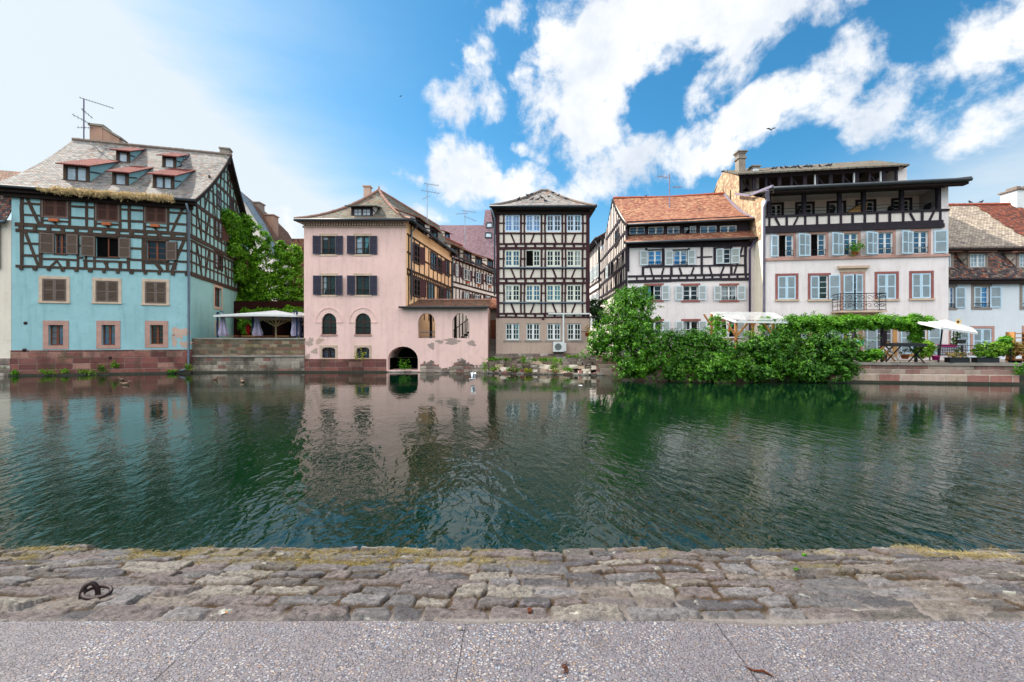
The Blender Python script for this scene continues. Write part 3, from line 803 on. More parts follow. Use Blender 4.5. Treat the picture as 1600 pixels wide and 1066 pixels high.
# unseen clouds added outside the picture, brightened to fill the house fronts; noise-shaped
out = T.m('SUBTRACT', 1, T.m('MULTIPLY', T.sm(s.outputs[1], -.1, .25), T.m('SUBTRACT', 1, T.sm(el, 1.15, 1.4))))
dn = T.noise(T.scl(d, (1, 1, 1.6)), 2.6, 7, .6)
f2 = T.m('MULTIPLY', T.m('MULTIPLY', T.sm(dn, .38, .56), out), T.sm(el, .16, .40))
streak = T.noise(T.scl(wv, (.55, 2.2, 1)), 3.2, 6, .58)
hz = T.m('ADD', haze, T.m('MULTIPLY', T.m('MULTIPLY', T.m('SUBTRACT', streak, .47), 1.7), T.m('MINIMUM', T.m('MULTIPLY', haze, 1.6), 1)), clamp=True)
low = T.m('MULTIPLY', T.m('SUBTRACT', 1, T.sm(el, .02, .36)), .34)
hz = T.m('MAXIMUM', hz, low)
shade = T.noise(T.vm('ADD', wv, (0, .05, 0)), 4.2, 6, .6)
cc = T.ramp(shade, [(.34, (3.3, 3.6, 4.05, 1)), (.56, (4.9, 4.93, 4.96, 1))])
skyc = T.mix(1.0, sky.outputs[0], (.55, .90, .95, 1), 'MULTIPLY')
hs = T.n('ShaderNodeHueSaturation'); T.l(skyc, hs.inputs['Color']); hs.inputs['Saturation'].default_value = 1.12; hs.inputs['Value'].default_value = .82
c = T.mix(T.m('MULTIPLY', hz, .92), hs.outputs[0], (3.8, 4.08, 4.22, 1))
c = T.mix(T.m('MULTIPLY', f, .96), c, cc)
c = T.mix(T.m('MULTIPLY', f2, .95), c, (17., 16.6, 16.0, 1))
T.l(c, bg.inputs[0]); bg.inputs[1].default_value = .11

sd = bpy.data.lights.new('sun', 'SUN'); sd.energy = 3.9; sd.angle = R(.6); sd.color = (1., .93, .82)
so = bpy.data.objects.new('sun', sd); COL.objects.link(so)
from mathutils import Vector
tosun = Vector((math.sin(SUN_AZ)*math.cos(SUN_EL), math.cos(SUN_AZ)*math.cos(SUN_EL), math.sin(SUN_EL)))
so.rotation_euler = tosun.to_track_quat('Z', 'Y').to_euler(); so.location = (-40, 20, 50)
cd = bpy.data.cameras.new('camera'); cd.lens = 16; cd.sensor_width = 36; cd.clip_end = 3000; cd.clip_start = .05
co = bpy.data.objects.new('camera', cd); COL.objects.link(co); co.location = (0, 0, CAMZ); co.rotation_euler = (R(90), 0, 0)
SC.camera = co
vs = SC.view_settings; vs.view_transform = 'Standard'; vs.look = 'None'; vs.gamma = 1; vs.use_curve_mapping = False; vs.exposure = 1.06
SC.render.engine = 'CYCLES'
SC.cycles.use_denoising = True
SC.cycles.max_bounces = 6; SC.cycles.diffuse_bounces = 3; SC.cycles.glossy_bounces = 3; SC.cycles.transmission_bounces = 3
SC.cycles.caustics_reflective = False; SC.cycles.caustics_refractive = False
# ================================================================== foreground quay, river, far ground
# pavement with the sloped bank of setts; the bank is one height field of individual stones
QZ = .40
mb = MB(); mb.quad((-60, -8, QZ), (60, -8, QZ), (60, 2.60, QZ), (-60, 2.60, QZ))
o = mb.build('pavement', 'pebble_pavement'); tag(o, kind='structure')

def bank():
    rng = np.random.default_rng(11)
    xs = np.concatenate([np.arange(-40, -6.6, .22), np.arange(-6.6, 6.6, .009), np.arange(6.6, 40, .22)])
    ys = np.concatenate([np.arange(2.50, 4.62, .0095), [4.8, 5.2]])
    X, Y = np.meshgrid(xs, ys)
    V = Y-2.58
    Z = np.where(V < 0, QZ, QZ-.40*np.clip(V/1.76, 0, 2)**1.10)
    Z = np.where(V > 1.78, Z-(V-1.78)*.55, Z)
    rows = [0.02]
    while rows[-1] < 3: rows.append(rows[-1]+rng.uniform(.15, .27)*(1 if len(rows) < 7 else .9))
    wob = lambda r: .085*(fbm(X*1.3+r*9.3, X*0+r*3.1, 5, 4)-.5)*2
    H = np.zeros_like(X); TI = np.zeros_like(X); DU = np.full_like(X, -1.)
    for r in range(len(rows)-1):
        lo = rows[r]+(wob(r) if r else 0*X+.01*(fbm(X*2.3, X*0, 9, 3)-.3)); hi = rows[r+1]+wob(r+1)
        msk = (V >= lo) & (V < hi)
        j = [-41.]
        while j[-1] < 41: j.append(j[-1]+rng.uniform(.17, .46)*(1.25 if rng.random() < .25 else 1))
        j = np.array(j); tilt = rng.uniform(-.12, .12)
        XX = X+(V-lo)*tilt+.10*(fbm(X*3.2, V*6, 31+r, 3)-.5)
        k = np.clip(np.searchsorted(j, XX)-1, 0, len(j)-2)
        du = np.minimum(XX-j[k], j[k+1]-XX); dv = np.minimum(V-lo, hi-V)
        du = np.maximum(du, 1e-4); dv = np.maximum(dv, 1e-4)
        dd = 1/(1/du**3+1/dv**3)**(1/3.)
        hs = rng.uniform(.008, .030, len(j)); tc = rng.random(len(j)); slx = rng.uniform(-.12, .12, len(j)); sly = rng.uniform(-.14, .10, len(j))
        cx = (j[k]+j[k+1])/2 if False else (j[:-1]+j[1:])[np.clip(k, 0, len(j)-2)]/2
        dd = dd-.010*(fbm(X*14, V*14, 77, 3)-.5)*2
        e = np.clip((dd-.004-.014*np.clip(fbm(X*1.7, Y*2.5, 55, 2)*2-.6, 0, 1))/.010, 0, 1); e = e*e*(3-2*e)
        h = e*(hs[k]+(XX-cx)*slx[k]*.5+(V-(lo+hi)/2)*sly[k])
        H = np.where(msk, h, H); TI = np.where(msk, tc[k], TI); DU = np.where(msk, e, DU)
    DU = np.clip(DU, 0, 1)
    rdg = np.abs(fbm(X*7, Y*11, 71, 4)-.5)*2
    rough = (fbm(X*9, Y*9, 3, 4)-.5)*.026+(fbm(X*30, Y*30, 8, 3)-.5)*.016-np.clip(.10-rdg, 0, .1)*.12
    strat = (fbm(X*3, Y*22, 13, 3)-.5)*.022
    Z = Z+H+(rough+strat)*(.35+.65*DU)*np.clip(V/.05, 0, 1)+(fbm(X*.8, Y*.8, 4, 2)-.5)*.04*np.clip(V/.3, 0, 1)
    edge = np.clip((V-1.55)/.25, 0, 1)
    Z = Z+edge*(vn(X*2.4, X*0+.5, 5)-.55)*.06
    fr = .20*(fbm(X*1.3, X*0+.3, 61, 3)-.42)+.016*(fbm(X*13, X*0+.7, 62, 2)-.5)
    Z = np.where(V < .03, np.where(V > fr, QZ+.005+.006*fbm(X*20, Y*20, 63, 2), QZ-.03), Z)
    # joints: pale mortar low down by the pavement, dry debris higher up the bank
    deb = np.clip((fbm(X*1.3, Y*2.2, 21, 3)-.36+.35*np.clip(V-.25, 0, 1))*6, 0, 1)*np.clip((V-.05)/.12, 0, 1)
    # moss and dry grass along the water's edge and in patches
    side = 1.1*np.clip((X-.9)/1.0, 0, 1)*np.clip((6-X)/1.5, .3, 1)+.75*np.clip((-1.6-X)/1.2, 0, 1)+.12
    ms = np.clip((fbm(X*1.6, Y*4.5, 41, 4)-.565+.22*np.clip((V-1.15)/.5, 0, 1)*side)*7, 0, 1)*np.clip((V-.75)/.4, 0, 1)
    ms = ms*(1-.8*DU*np.clip((fbm(X*11, Y*16, 6, 3)-.42)*6, 0, 1))
    under = np.clip((.03-Z)/.05, 0, 1)
    ms = np.maximum(ms*.75, under*.65)
    ny, nx = X.shape
    me = bpy.data.meshes.new('stone_bank')
    me.vertices.add(nx*ny); me.vertices.foreach_set('co', np.stack([X, Y, Z], -1).ravel())
    idx = np.arange(nx*ny).reshape(ny, nx)
    q = np.stack([idx[:-1, :-1], idx[:-1, 1:], idx[1:, 1:], idx[1:, :-1]], -1).reshape(-1, 4)
    me.loops.add(q.size); me.polygons.add(len(q)); me.loops.foreach_set('vertex_index', q.ravel().astype(np.int32))
    me.polygons.foreach_set('loop_start', (np.arange(len(q))*4).astype(np.int32)); me.polygons.foreach_set('loop_total', np.full(len(q), 4, np.int32))
    me.polygons.foreach_set('use_smooth', np.ones(len(q), bool))
    me.update(calc_edges=True)
    a = me.color_attributes.new('tint', 'FLOAT_COLOR', 'POINT')
    a.data.foreach_set('color', np.stack([TI, DU, deb, np.ones_like(X)], -1).ravel().astype(np.float32))
    b = me.attributes.new('moss', 'FLOAT', 'POINT'); b.data.foreach_set('value', ms.ravel().astype(np.float32))
    me.materials.append(MAT['bank_stone'])
    o = bpy.data.objects.new('stone_bank', me); COL.objects.link(o); tag(o, kind='structure')
    return X, Y, Z, ms, DU, deb, xs, ys
BX, BY, BZ, BM, BD, BDEB, bxs, bys = bank()
def bank_z(x, y):
    i = int(np.clip(np.searchsorted(bxs, x), 0, len(bxs)-1)); j = int(np.clip(np.searchsorted(bys, y), 0, len(bys)-1)); return float(BZ[j, i])
def bank_pt(px, py):
    """where the sight line through a picture point meets the bank"""
    for k in range(400):
        D = 2.0+k*.008; p = at(px, py, D)
        g = QZ if D < 2.58 else bank_z(p[0], D)
        if p[2] <= g: return np.array([p[0], p[1], g])
    return at(px, py, 3)

# dry grass blades in the joints and along the edge: nobody could count them
rng = np.random.default_rng(5)
sel = np.argwhere((BM > .35) & (BZ > .03) & (np.abs(BX) < 6.6)); pick = sel[rng.integers(0, len(sel), 15000)]
P0 = np.stack([BX[pick[:, 0], pick[:, 1]], BY[pick[:, 0], pick[:, 1]], BZ[pick[:, 0], pick[:, 1]]], 1)+rng.normal(size=(15000, 3))*np.array([.008, .008, .002])
keep = fbm(P0[:, 0]*3.1, P0[:, 1]*5, 91, 3) > .47; P0 = P0[keep]
N = len(P0); ln = rng.uniform(.018, .066, (N, 1)); dr = rng.normal(size=(N, 3)); dr[:, 2] = np.abs(dr[:, 2])*.55+.12; dr /= np.linalg.norm(dr, axis=1, keepdims=True)
sd_ = np.cross(dr, rng.normal(size=(N, 3))); sd_ /= np.linalg.norm(sd_, axis=1, keepdims=True)
V = np.stack([P0-sd_*.0016, P0+sd_*.0016, P0+dr*ln*.6+np.array([0, 0, -.001]), P0+dr*ln-np.array([0, 0, .35])*ln*.5], 1).reshape(-1, 3)
k = np.arange(N)*4; fs = np.stack([k, k+1, k+2], 1).tolist()+np.stack([k+1, k+3, k+2], 1).tolist()
me = bpy.data.meshes.new('dry_grass'); me.from_pydata(V.tolist(), [], fs); me.materials.append(MAT['leaf_dry'])
o = bpy.data.objects.new('dry_grass', me); COL.objects.link(o); tag(o, 'dry yellow grass and moss in the joints of the sloped stone bank', 'grass', kind='stuff')
# brown leaf crumbs lying in the joints
sel = np.argwhere((BDEB > .5) & (BD < .4) & (BZ > .05) & (np.abs(BX) < 6.6)); pick = sel[rng.integers(0, len(sel), 5200)]
P0 = np.stack([BX[pick[:, 0], pick[:, 1]], BY[pick[:, 0], pick[:, 1]], BZ[pick[:, 0], pick[:, 1]]+.004], 1)+rng.normal(size=(5200, 3))*np.array([.02, .015, .001])
o = leaf_cloud('leaf_litter', P0, np.array([0, 0, 1.])+rng.normal(size=(5200, 3))*.5, .013, 'leaf_litter', None, 9, .5)
tag(o, 'brown leaf crumbs lying in the joints of the stone bank', 'litter', kind='stuff')

# the river: one surface, real low swell, ripples in the material
xs = np.concatenate([[-160, -90, -60], np.arange(-42, 42.1, .6), [60, 90, 160]]); ys = np.concatenate([np.arange(4.0, 33, .5)])
X, Y = np.meshgrid(xs, ys); Z = (fbm(X*.35, Y*.2, 3, 2)-.5)*.012
ny, nx = X.shape; idx = np.arange(nx*ny).reshape(ny, nx)
me = bpy.data.meshes.new('water'); me.from_pydata(np.stack([X, Y, Z], -1).reshape(-1, 3).tolist(), [], np.stack([idx[:-1, :-1], idx[:-1, 1:], idx[1:, 1:], idx[1:, :-1]], -1).reshape(-1, 4).tolist())
me.polygons.foreach_set('use_smooth', [True]*len(me.polygons)); me.materials.append(MAT['river_water'])
o = bpy.data.objects.new('water', me); COL.objects.link(o); tag(o, kind='structure')

# far ground behind the house fronts, out to the horizon
mb = MB(); g = .9
line = [(-400, 26.2), (-29.0, 26.3), (-20.2, 29.0), (-13.3, 29.8), (-1.7, 29.8), (-1.3, 30.3), (5.0, 30.2), (5.1, 26.9), (6.4, 25.6), (14.5, 24.2), (15.9, 22.6), (23.8, 21.7), (400, 21.2)]
far = [(x*4 if abs(x) > 300 else x*6, 1800) for x, y in line]
for (a, b, c, d) in zip(line, line[1:], far, far[1:]): mb.quad((*a, g), (*b, g), (*d, g), (*c, g))
mb.quad((-1600, -1800, -.6), (1600, -1800, -.6), (1600, -7, -.6), (-1600, -7, -.6))
o = mb.build('ground', 'ground_earth'); tag(o, kind='structure')
# ================================================================== helpers for houses
def bar(mb, p, q, w, h, m=0):
    """box between two points, w across (level), h upright"""
    p, q = np.array(p, float), np.array(q, float); t = q-p; t /= np.linalg.norm(t)
    s_ = np.cross(t, (0, 0, 1)); 
    if np.linalg.norm(s_) < 1e-3: s_ = np.array([1., 0, 0])
    s_ /= np.linalg.norm(s_); u = np.cross(s_, t)
    c = [(-w/2, -h/2), (w/2, -h/2), (w/2, h/2), (-w/2, h/2)]
    mb.hexa([p+s_*a+u*b for a, b in c]+[q+s_*a+u*b for a, b in c], m)
def blotch(F, root, name, mat, px, py, rx, ry, seed, o=.004):
    rng = random.Random(seed); u, z = F.uz(px, py); u2, z2 = F.uz(px+rx, py-ry); a, b = abs(u2-u), abs(z2-z)
    pts = []
    N = 44; ph = [rng.uniform(0, 6.28) for _ in range(4)]
    for k in range(N):
        t = 2*math.pi*k/N
        r = 1+.22*math.sin(2*t+ph[0])+.18*math.sin(3*t+ph[1])+.14*math.sin(5*t+ph[2])+.10*math.sin(9*t+ph[3])+rng.uniform(-.10, .10)
        pts.append(F.P(u+a*r*math.cos(t), z+b*r*math.sin(t), o))
    mb = MB(); c = F.P(u, z, o); mb.add([c]+pts, [(0, k+1, (k+1) % N+1) for k in range(N)])
    return mb.build(name, mat, root)
def downpipe(root, pts, r=.055, mat='zinc', name='downpipe'):
    mb = MB(); mb.tube(pts, r, 8, 0)
    return mb.build(name, mat, root, True)
def slope_hit(F, zr, px, py, t0=-.6, t1=9):
    for k in range(600):
        t = t0+(t1-t0)*k/600; u, z = F.uz(px, py, -t)
        if z <= zr(t) or z > 60: 
            if z <= zr(t): return u, t, zr(t)
    return u, t, z
def dormer(root, F, zr, px0, px1, py0, py1, pitch=.45, rmat='red_tiles', cheek='teal_plaster', frame='dark_timber', pane='glass_pale', lw=2, ov=.25, ovs=.18, seed=1, cmat='dark_paint', rows=1, fl=0.):
    """shed dormer: window front (picture box px0..px1, py0..py1), two cheeks, tiled lean-to roof"""
    u, t, z0 = slope_hit(F, zr, (px0+px1)/2, py1)
    ua = F.uz(px0, py1, -t)[0]; ub = F.uz(px1, py1, -t)[0]; z1 = F.uz((px0+px1)/2, py0, -t)[1]
    fw = .14
    tb = t
    while z1+.12+pitch*(tb-t) > zr(tb) and tb < t+7: tb += .05
    Fd = F.shift(-t); D = MB(); a, b = ua-fw, ub+fw
    zt = z1+.14
    # frame
    D.fbox(Fd, a, ua, z0-.25, zt, -.08, .0, 0); D.fbox(Fd, ub, b, z0-.25, zt, -.08, .0, 0)
    D.fbox(Fd, ua, ub, z1, zt, -.08, -.002, 0); D.fbox(Fd, a-.05, b+.05, z0-.09, z0, -.1, .05, 0)
    n = 6
    for s, uu in ((-1, a+.005), (1, b-.005)):
        top = [Fd.P(uu, zt+pitch*(tb-t)*k/n, -(tb-t)*k/n) for k in range(n+1)]
        bot = [Fd.P(uu, zr(t+(tb-t)*k/n)-.05, -(tb-t)*k/n) for k in range(n+1)]
        for k in range(n):
            q = [bot[k], bot[k+1], top[k+1], top[k]]; D.quad(*(q if s > 0 else q[::-1]), 1)
        if s > 0 or True:
            bar(D, Fd.P(uu+s*.012, z0+(zt-z0)*.62, -.1), Fd.P(uu+s*.012, zr(t+(tb-t)*.35)+.1, -(tb-t)*.35), .03, .08, 0)
    dm = D.build('dormer', [frame, cheek], root)
    W = MB()
    W.fbox(Fd, ua, ub, z0, z1, -.075, -.06, 1)
    k2 = lw
    for k in range(k2):
        x0 = ua+(ub-ua)*k/k2; x1 = ua+(ub-ua)*(k+1)/k2
        W.fbox(Fd, x0, x0+.05, z0, z1, -.06, -.02, 0); W.fbox(Fd, x1-.05, x1, z0, z1, -.06, -.02, 0)
        W.fbox(Fd, x0+.05, x1-.05, z0, z0+.05, -.06, -.022, 0); W.fbox(Fd, x0+.05, x1-.05, z1-.05, z1, -.06, -.022, 0)
        if rows > 1:
            W.fbox(Fd, (x0+x1)/2-.012, (x0+x1)/2+.012, z0+.05, z1-.05, -.06, -.03, 0)
            for r in range(1, rows): zz = z0+(z1-z0)*r/rows; W.fbox(Fd, x0+.05, x1-.05, zz-.012, zz+.012, -.06, -.032, 0)
    W.build('window', [cmat, pane], dm)
    Rf = MB(); h = lambda tt: zt+.02+pitch*(tt-t)
    roof(Rf, F.P(a-ovs, h(t-ov), -(t-ov)), F.P(b+ovs, h(t-ov), -(t-ov)), F.P(b+ovs*.6, h(tb+.1), -(tb+.1)), F.P(a-ovs*.6, h(tb+.1), -(tb+.1)), -fl, .07, 0, .4, .015, seed, True, 1)
    Rf.build('roof', [rmat, 'soffit_wood'], dm)
    return dm
def gutter(root, p, q, r=.075, mat='dark_zinc', name='gutter'):
    mb = MB(); mb.tube([p, q], r, 8); return mb.build(name, mat, root, True)

# ================================================================== teal half-timbered house
FA = Face.px(18, 26, 298, 28.4)
HA = thing('timber_house', 'teal half-timbered house with five small roof dormers and a red sandstone base', 'house', (*FA.P(FA.L/2, 0, 0)[:2], 0))
LA = FA.L; backA = -FA.n
w_brown = dict(sur=('dark_timber', .09, .05), case='brown_paint', cols=4, rows=3)
bs = 'brown_shutter', 'brown_slat'; gs = 'grey_wood', 'grey_slat'
for (a, b, c, d) in ((68, 304, 105, 339), (151.5, 311, 185, 345), (228, 319, 259.5, 348)):
    window(FA, HA, a, b, c, d, sur=('grey_wood', .07, .05), case='dark_paint', cols=2, rows=2, sh=[('CL', *bs), ('CR', *bs)], box='terracotta')
window(FA, HA, 86, 366, 103.5, 397, sur=('dark_timber', .08, .05), case='brown_paint', cols=2, rows=3, sh=[('OL', *gs, .62), ('OR', *gs, .62)])
window(FA, HA, 149.5, 371, 185, 402, sur=('dark_timber', .08, .05), case='brown_paint', pane='dark_room', pane2='dark_room', cols=2, rows=1, sh=[('OL', *gs, .62), ('OR', *gs, .62)])
window(FA, HA, 229.5, 377, 259.5, 406, sill=('dark_timber', .12, .1), sur=('dark_timber', .09, .05), case='brown_paint', pane='glass_dark', cols=2, rows=3, sh=[('OR', *gs, .62)])
for (a, b, c, d) in ((66, 436, 104, 471), (149.5, 439, 185, 472), (226.5, 440.5, 260, 474.5)):
    window(FA, HA, a, b, c, d, sur=('beige_stone', .16, .02), case='dark_paint', pane='dark_room', cols=2, rows=1, sh=[('CL', *gs, 1), ('CR', *gs, 1)], sill=('beige_stone', .18, .06))
for (a, b, c, d) in ((76, 508, 99, 540), (159, 508, 180, 539.5), (234.5, 508, 255, 538)):
    window(FA, HA, a, b, c, d, sur=('pink_stone', .26, .025), case='brown_paint', pane='glass_blue' if a < 200 else 'glass_dark', cols=2, rows=3, rev=.22)
zA0 = FA.uz(18, 547.5)[1]
build_wall(FA, HA, 'wall', ['teal_plaster'], 0, LA, zA0-.02, 10.9)
mb = MB(); mb.fbox(FA, -.02, LA+.02, -.8, zA0, -.3, .05); mb.build('plinth', 'sandstone_plinth', HA)
mb = MB(); mb.fbox(FA, -.05, LA+.05, -.8, .11, -.3, .16); mb.build('footing', 'wet_stone', HA)
# timber of the two framed storeys
tb = MB()
def Lr(y0, y1, x): return y0+(y1-y0)*(x-31)/(296-31)
T0, T3, S0, S3 = (300.5, 317), (350.5, 366.5), (359.5, 373.5), (415.7, 425)
def railA(t, x0, x1, wd, top, bot):
    y = lambda x: Lr(*top, x)*(1-t)+Lr(*bot, x)*t
    pbeam(tb, FA, x0, y(x0), x1, y(x1), wd)
def postA(x, t0, t1, wd, top, bot, x2=None):
    y = lambda t, xx: Lr(*top, xx)*(1-t)+Lr(*bot, xx)*t
    pbeam(tb, FA, x, y(t0, x), x2 or x, y(t1, x2 or x), wd, .03)
pbeam(tb, FA, 31, 301.5, 296, 318, 5.5, .05); pbeam(tb, FA, 24, 350.5, 296, 366.5, 5, .05)
pbeam(tb, FA, 25, 359.8, 296, 374, 5, .05); pbeam(tb, FA, 25, 415.7, 296, 425.3, 3.6, .045)
winT = [(64, 109), (148, 188.5), (224.5, 263)]; winS = [(63, 122), (130, 203), (225, 277)]
for (top, bot, wins, tt) in ((T0, T3, winT, (.34, .69)), (S0, S3, winS, (.36, .70))):
    edges = [33]+[e for w_ in wins for e in w_]+[293]
    for k in range(0, len(edges), 2):
        for t in tt: railA(t, edges[k], edges[k+1], 3.3, top, bot)
    for w_ in wins:
        railA(.83 if top is T0 else .78, *w_, 3., top, bot)
        postA((w_[0]+w_[1])/2-4, .8, 1, 3, top, bot, (w_[0]+w_[1])/2+4)
for x in (35, 66, 109, 135.5, 149, 188, 202.5, 226, 262.5, 294): postA(x, 0, 1, 4.6 if x in (35, 294) else 3.7, T0, T3)
for x in (34.5, 64, 106.5, 134, 167, 188, 201, 224.5, 262, 294): postA(x, 0 if x not in (106.5, 167, 188, 134) else .77, 1, 4.4, S0, S3)
for x in (122, 134, 148): postA(x, 0, 1, 3, S0, S3)
postA(40, .03, .97, 4, T0, T3, 62); postA(289.5, .03, .97, 4, T0, T3, 268); postA(39.5, .03, .97, 4, S0, S3, 60); postA(288, .04, .97, 4, S0, S3, 269)
postA(90, .8, 1, 3, S0, S3, 79); postA(243, .8, 1, 3, S0, S3, 252); postA(276, .1, .95, 3.4, S0, S3, 274)
for k in range(13):
    x = 34+k*21.5; y = Lr(*T3, x)+1; pbeam(tb, FA, x, y, x, y+9, 5.5, .062)
    y = Lr(*S3, x); pbeam(tb, FA, x, y, x, y+6, 5, .07)
tb.build('timber_frame', 'dark_timber', HA)
# right gable, seen at a slant
cA = FA.P(LA, 0, 0)
FAg = Face(cA[:2], np.array(cA[:2])+backA*12.6)
zrA = lambda t: (lambda k: 10.75+5.35*k-.30*4*k*(1-k))((min(t, 12.6-t)+.5)/6.8)
for (a, b, c, d) in ((334.5, 450, 347, 480), (373, 459, 382, 484)):
    window(FAg, HA, a+1, b, c-1, d, sur=('beige_stone', .2, .02), case='brown_paint', pane='glass_dark', rows=2, rev=.2)
for (a, b, c, d) in ((337, 505, 341, 522), (374, 507, 380.5, 520)):
    window(FAg, HA, a, b, c, d, sur=('beige_stone', .16, .02), case='dark_paint', pane='glass_dark', rows=1, leaves=1, cols=1, rev=.2)
def gab(mb):
    N = 26
    for k in range(N):
        a, b = 12.6*k/N, 12.6*(k+1)/N
        q = [(a, 10.6), (b, 10.6), (b, max(zrA(b)-.12, 10.61)), (a, max(zrA(a)-.12, 10.61))]
        mb.quad(*[FAg.P(*p) for p in q], 0, q)
    # hidden back and left sides close the house
    p = [FA.P(0, -.5), FA.P(0, -.5, -12.6), FAg.P(12.6, -.5)]
    for a, b in zip(p, p[1:]): mb.quad((a[0], a[1], -.5), (a[0], a[1], 10.7), (b[0], b[1], 10.7), (b[0], b[1], -.5), 0, [(0, 0), (0, 9), (9, 9), (9, 0)])
    N = 14
    for k in range(N):
        a, b = 12.6*k/N, 12.6*(k+1)/N
        mb.quad(FA.P(0, 10.6, -a), FA.P(0, max(zrA(a)-.12, 10.61), -a), FA.P(0, max(zrA(b)-.12, 10.61), -b), FA.P(0, 10.6, -b), 0, [(a, 0), (a, 1), (b, 1), (b, 0)])
build_wall(FAg, HA, 'wall', ['teal_gable_plaster'], 0, 12.6, .6, 10.6, extra=gab)
for (a, b, c, d, kind) in ((336, 344, 346, 372, 's'), (335, 395, 347, 420, 'c'), (371, 410, 382, 431, 'o'), (338.5, 301, 344.5, 322, 'd'), (358.6, 310, 363.5, 335, 'd'), (358.6, 272, 364, 285, 'd'), (375, 327, 379.5, 340, 'd')):
    sh = [('CL', *bs), ('CR', *bs)] if kind == 'c' else [('AL', *bs, 120), ('AR', *bs, 140)] if kind == 'o' else [('AR', *bs, 160)] if kind == 's' else ()
    window(FAg, HA, a, b, c, d, sur=('dark_timber', .1, .05), case='dark_paint', pane='glass_pale' if kind == 's' else 'glass_dark', rows=2, hole=False, sh=sh)
tb = MB()
for z, u1, wd in ((6.2, 12.6, .26), (8.55, 12.6, .26), (8.28, 12.6, .14), (10.72, 12.6, .26), (13.3, None, .24)):
    if u1: ubeam(tb, FAg, 0, z, 12.6, z, wd, .05)
    else: ubeam(tb, FAg, 3.0, z, 9.6, z, wd, .05)
for (z0, z1) in ((6.3, 8.2), (8.66, 10.6)):
    for t in (.34, .68): ubeam(tb, FAg, 0, z0+(z1-z0)*t, 12.6, z0+(z1-z0)*t, .13)
    for k in range(17):
        u = .1+k*.775; ubeam(tb, FAg, u, z0, u, z1, .15)
    for (ua, ub) in ((.9, 1.7), (3.0, 2.3), (6.2, 7), (9.2, 8.6)): ubeam(tb, FAg, ua, z1, ub, z0, .15, .042)
ztop = lambda u: zrA(u)-.3
for k in range(1, 17):
    u = k*.76; z1 = min(ztop(u), 13.2)
    if z1 > 11.1:
        ubeam(tb, FAg, u, 10.8, u, z1, .14)
    if ztop(u) > 13.6: ubeam(tb, FAg, u, 13.4, u, ztop(u), .14)
for z in (11.6, 12.45, 14.1, 14.9):
    us = [u for u in np.arange(.2, 12.5, .05) if ztop(u) > z]
    if us: ubeam(tb, FAg, us[0], z, us[-1], z, .12)
for (ua, za, ub, zb) in ((2.2, 10.8, 3.3, 12.9), (10.4, 10.8, 9.3, 12.9), (5.2, 13.4, 5.9, 15.2), (7.4, 13.4, 6.8, 15.2), (4.2, 10.8, 3.7, 13.2), (8.2, 10.8, 8.9, 13.2)): ubeam(tb, FAg, ua, za, ub, zb, .14, .042)
tb.build('timber_frame', 'dark_timber', HA)
# roof
rf = MB(); LO, RO = -.55, LA+.45
roof(rf, FA.P(LO, 10.75, .5), FA.P(RO, 10.75, .5), FA.P(RO, 16.1, -6.3), FA.P(LO, 16.1, -6.3), .30, .12, 0, .5, .05, 3)
roof(rf, FA.P(RO, 10.75, -13.1), FA.P(LO, 10.75, -13.1), FA.P(LO, 16.1, -6.3), FA.P(RO, 16.1, -6.3), .30, .12, 0, .8, .04, 4)
ro = rf.build('roof', ['grey_tiles', 'soffit_wood'], HA)
rd = MB(); ridge(rd, [FA.P(LO, 16.14, -6.3), FA.P(RO, 16.14, -6.3)], .12); rd.build('ridge_tiles', 'grey_ridge_tile', ro)
vb = MB()
for side in (0, 1):
    N = 8; pts = []
    for k in range(N+1):
        t = -.5+6.8*k/N; tt = t if side == 0 else 12.6-t
        pts.append(np.array(FA.P(RO-.02, zrA(t)-.12, -tt)))
    for p, q in zip(pts, pts[1:]): bar(vb, p, q+(q-p)*.02, .07, .24)
vb.build('barge_board', 'soffit_wood', ro)
so_ = MB()
so_.fbox(FA, LO+.1, RO-.1, 10.42, 10.68, -.02, .40); so_.fbox(FA, LO+.3, RO-.3, 10.2, 10.43, -.02, .2); so_.build('eaves_board', 'soffit_wood', ro)
gutter(ro, FA.P(LO, 10.68, .56), FA.P(RO, 10.66, .56), .085, 'dark_zinc')
for i, (a, c, b, d, lw) in enumerate(((103, 260, 135, 282.5, 2), (179.5, 271, 196.5, 289, 1), (242.5, 275.5, 268, 294.5, 2), (185, 237.5, 199, 253.5, 1), (257, 246, 271.5, 262, 1))):
    dormer(HA, FA, zrA, a, b, c, d, .46, 'red_tiles', 'teal_plaster', 'dark_timber', 'glass_pale', lw, .3, .22, i+1)
# chimney: broad slab stepping down to the right
u0, t, zz = slope_hit(FA, lambda t: zrA(min(t, 6.3)), 146, 225)
Fc = FA.shift(-7.0); ua = Fc.uz(140, 210)[0]; um = Fc.uz(160, 210)[0]; ub = Fc.uz(186, 210)[0]; zt = Fc.uz(150, 197)[1]; zl = Fc.uz(186, 217)[1]
c = MB()
c.fbox(Fc, ua, um, 14.5, zt, -.9, .0, 0)
c.hexa([Fc.P(um, 14.5, -.9), Fc.P(ub, 14.5, -.9), Fc.P(ub, zl, -.9), Fc.P(um, zt-.1, -.9), Fc.P(um, 14.5, -.03), Fc.P(ub, 14.5, -.03), Fc.P(ub, zl, -.03), Fc.P(um, zt-.1, -.03)], 0)
c.fbox(Fc, ua-.08, um+.1, zt, zt+.14, -.98, .08, 1)
bar(c, Fc.P(um, zt-.02, -.46), Fc.P(ub+.1, zl+.08, -.46), 1.0, .13, 1)
c.build('chimney', ['chimney_render', 'grey_stone'], HA)
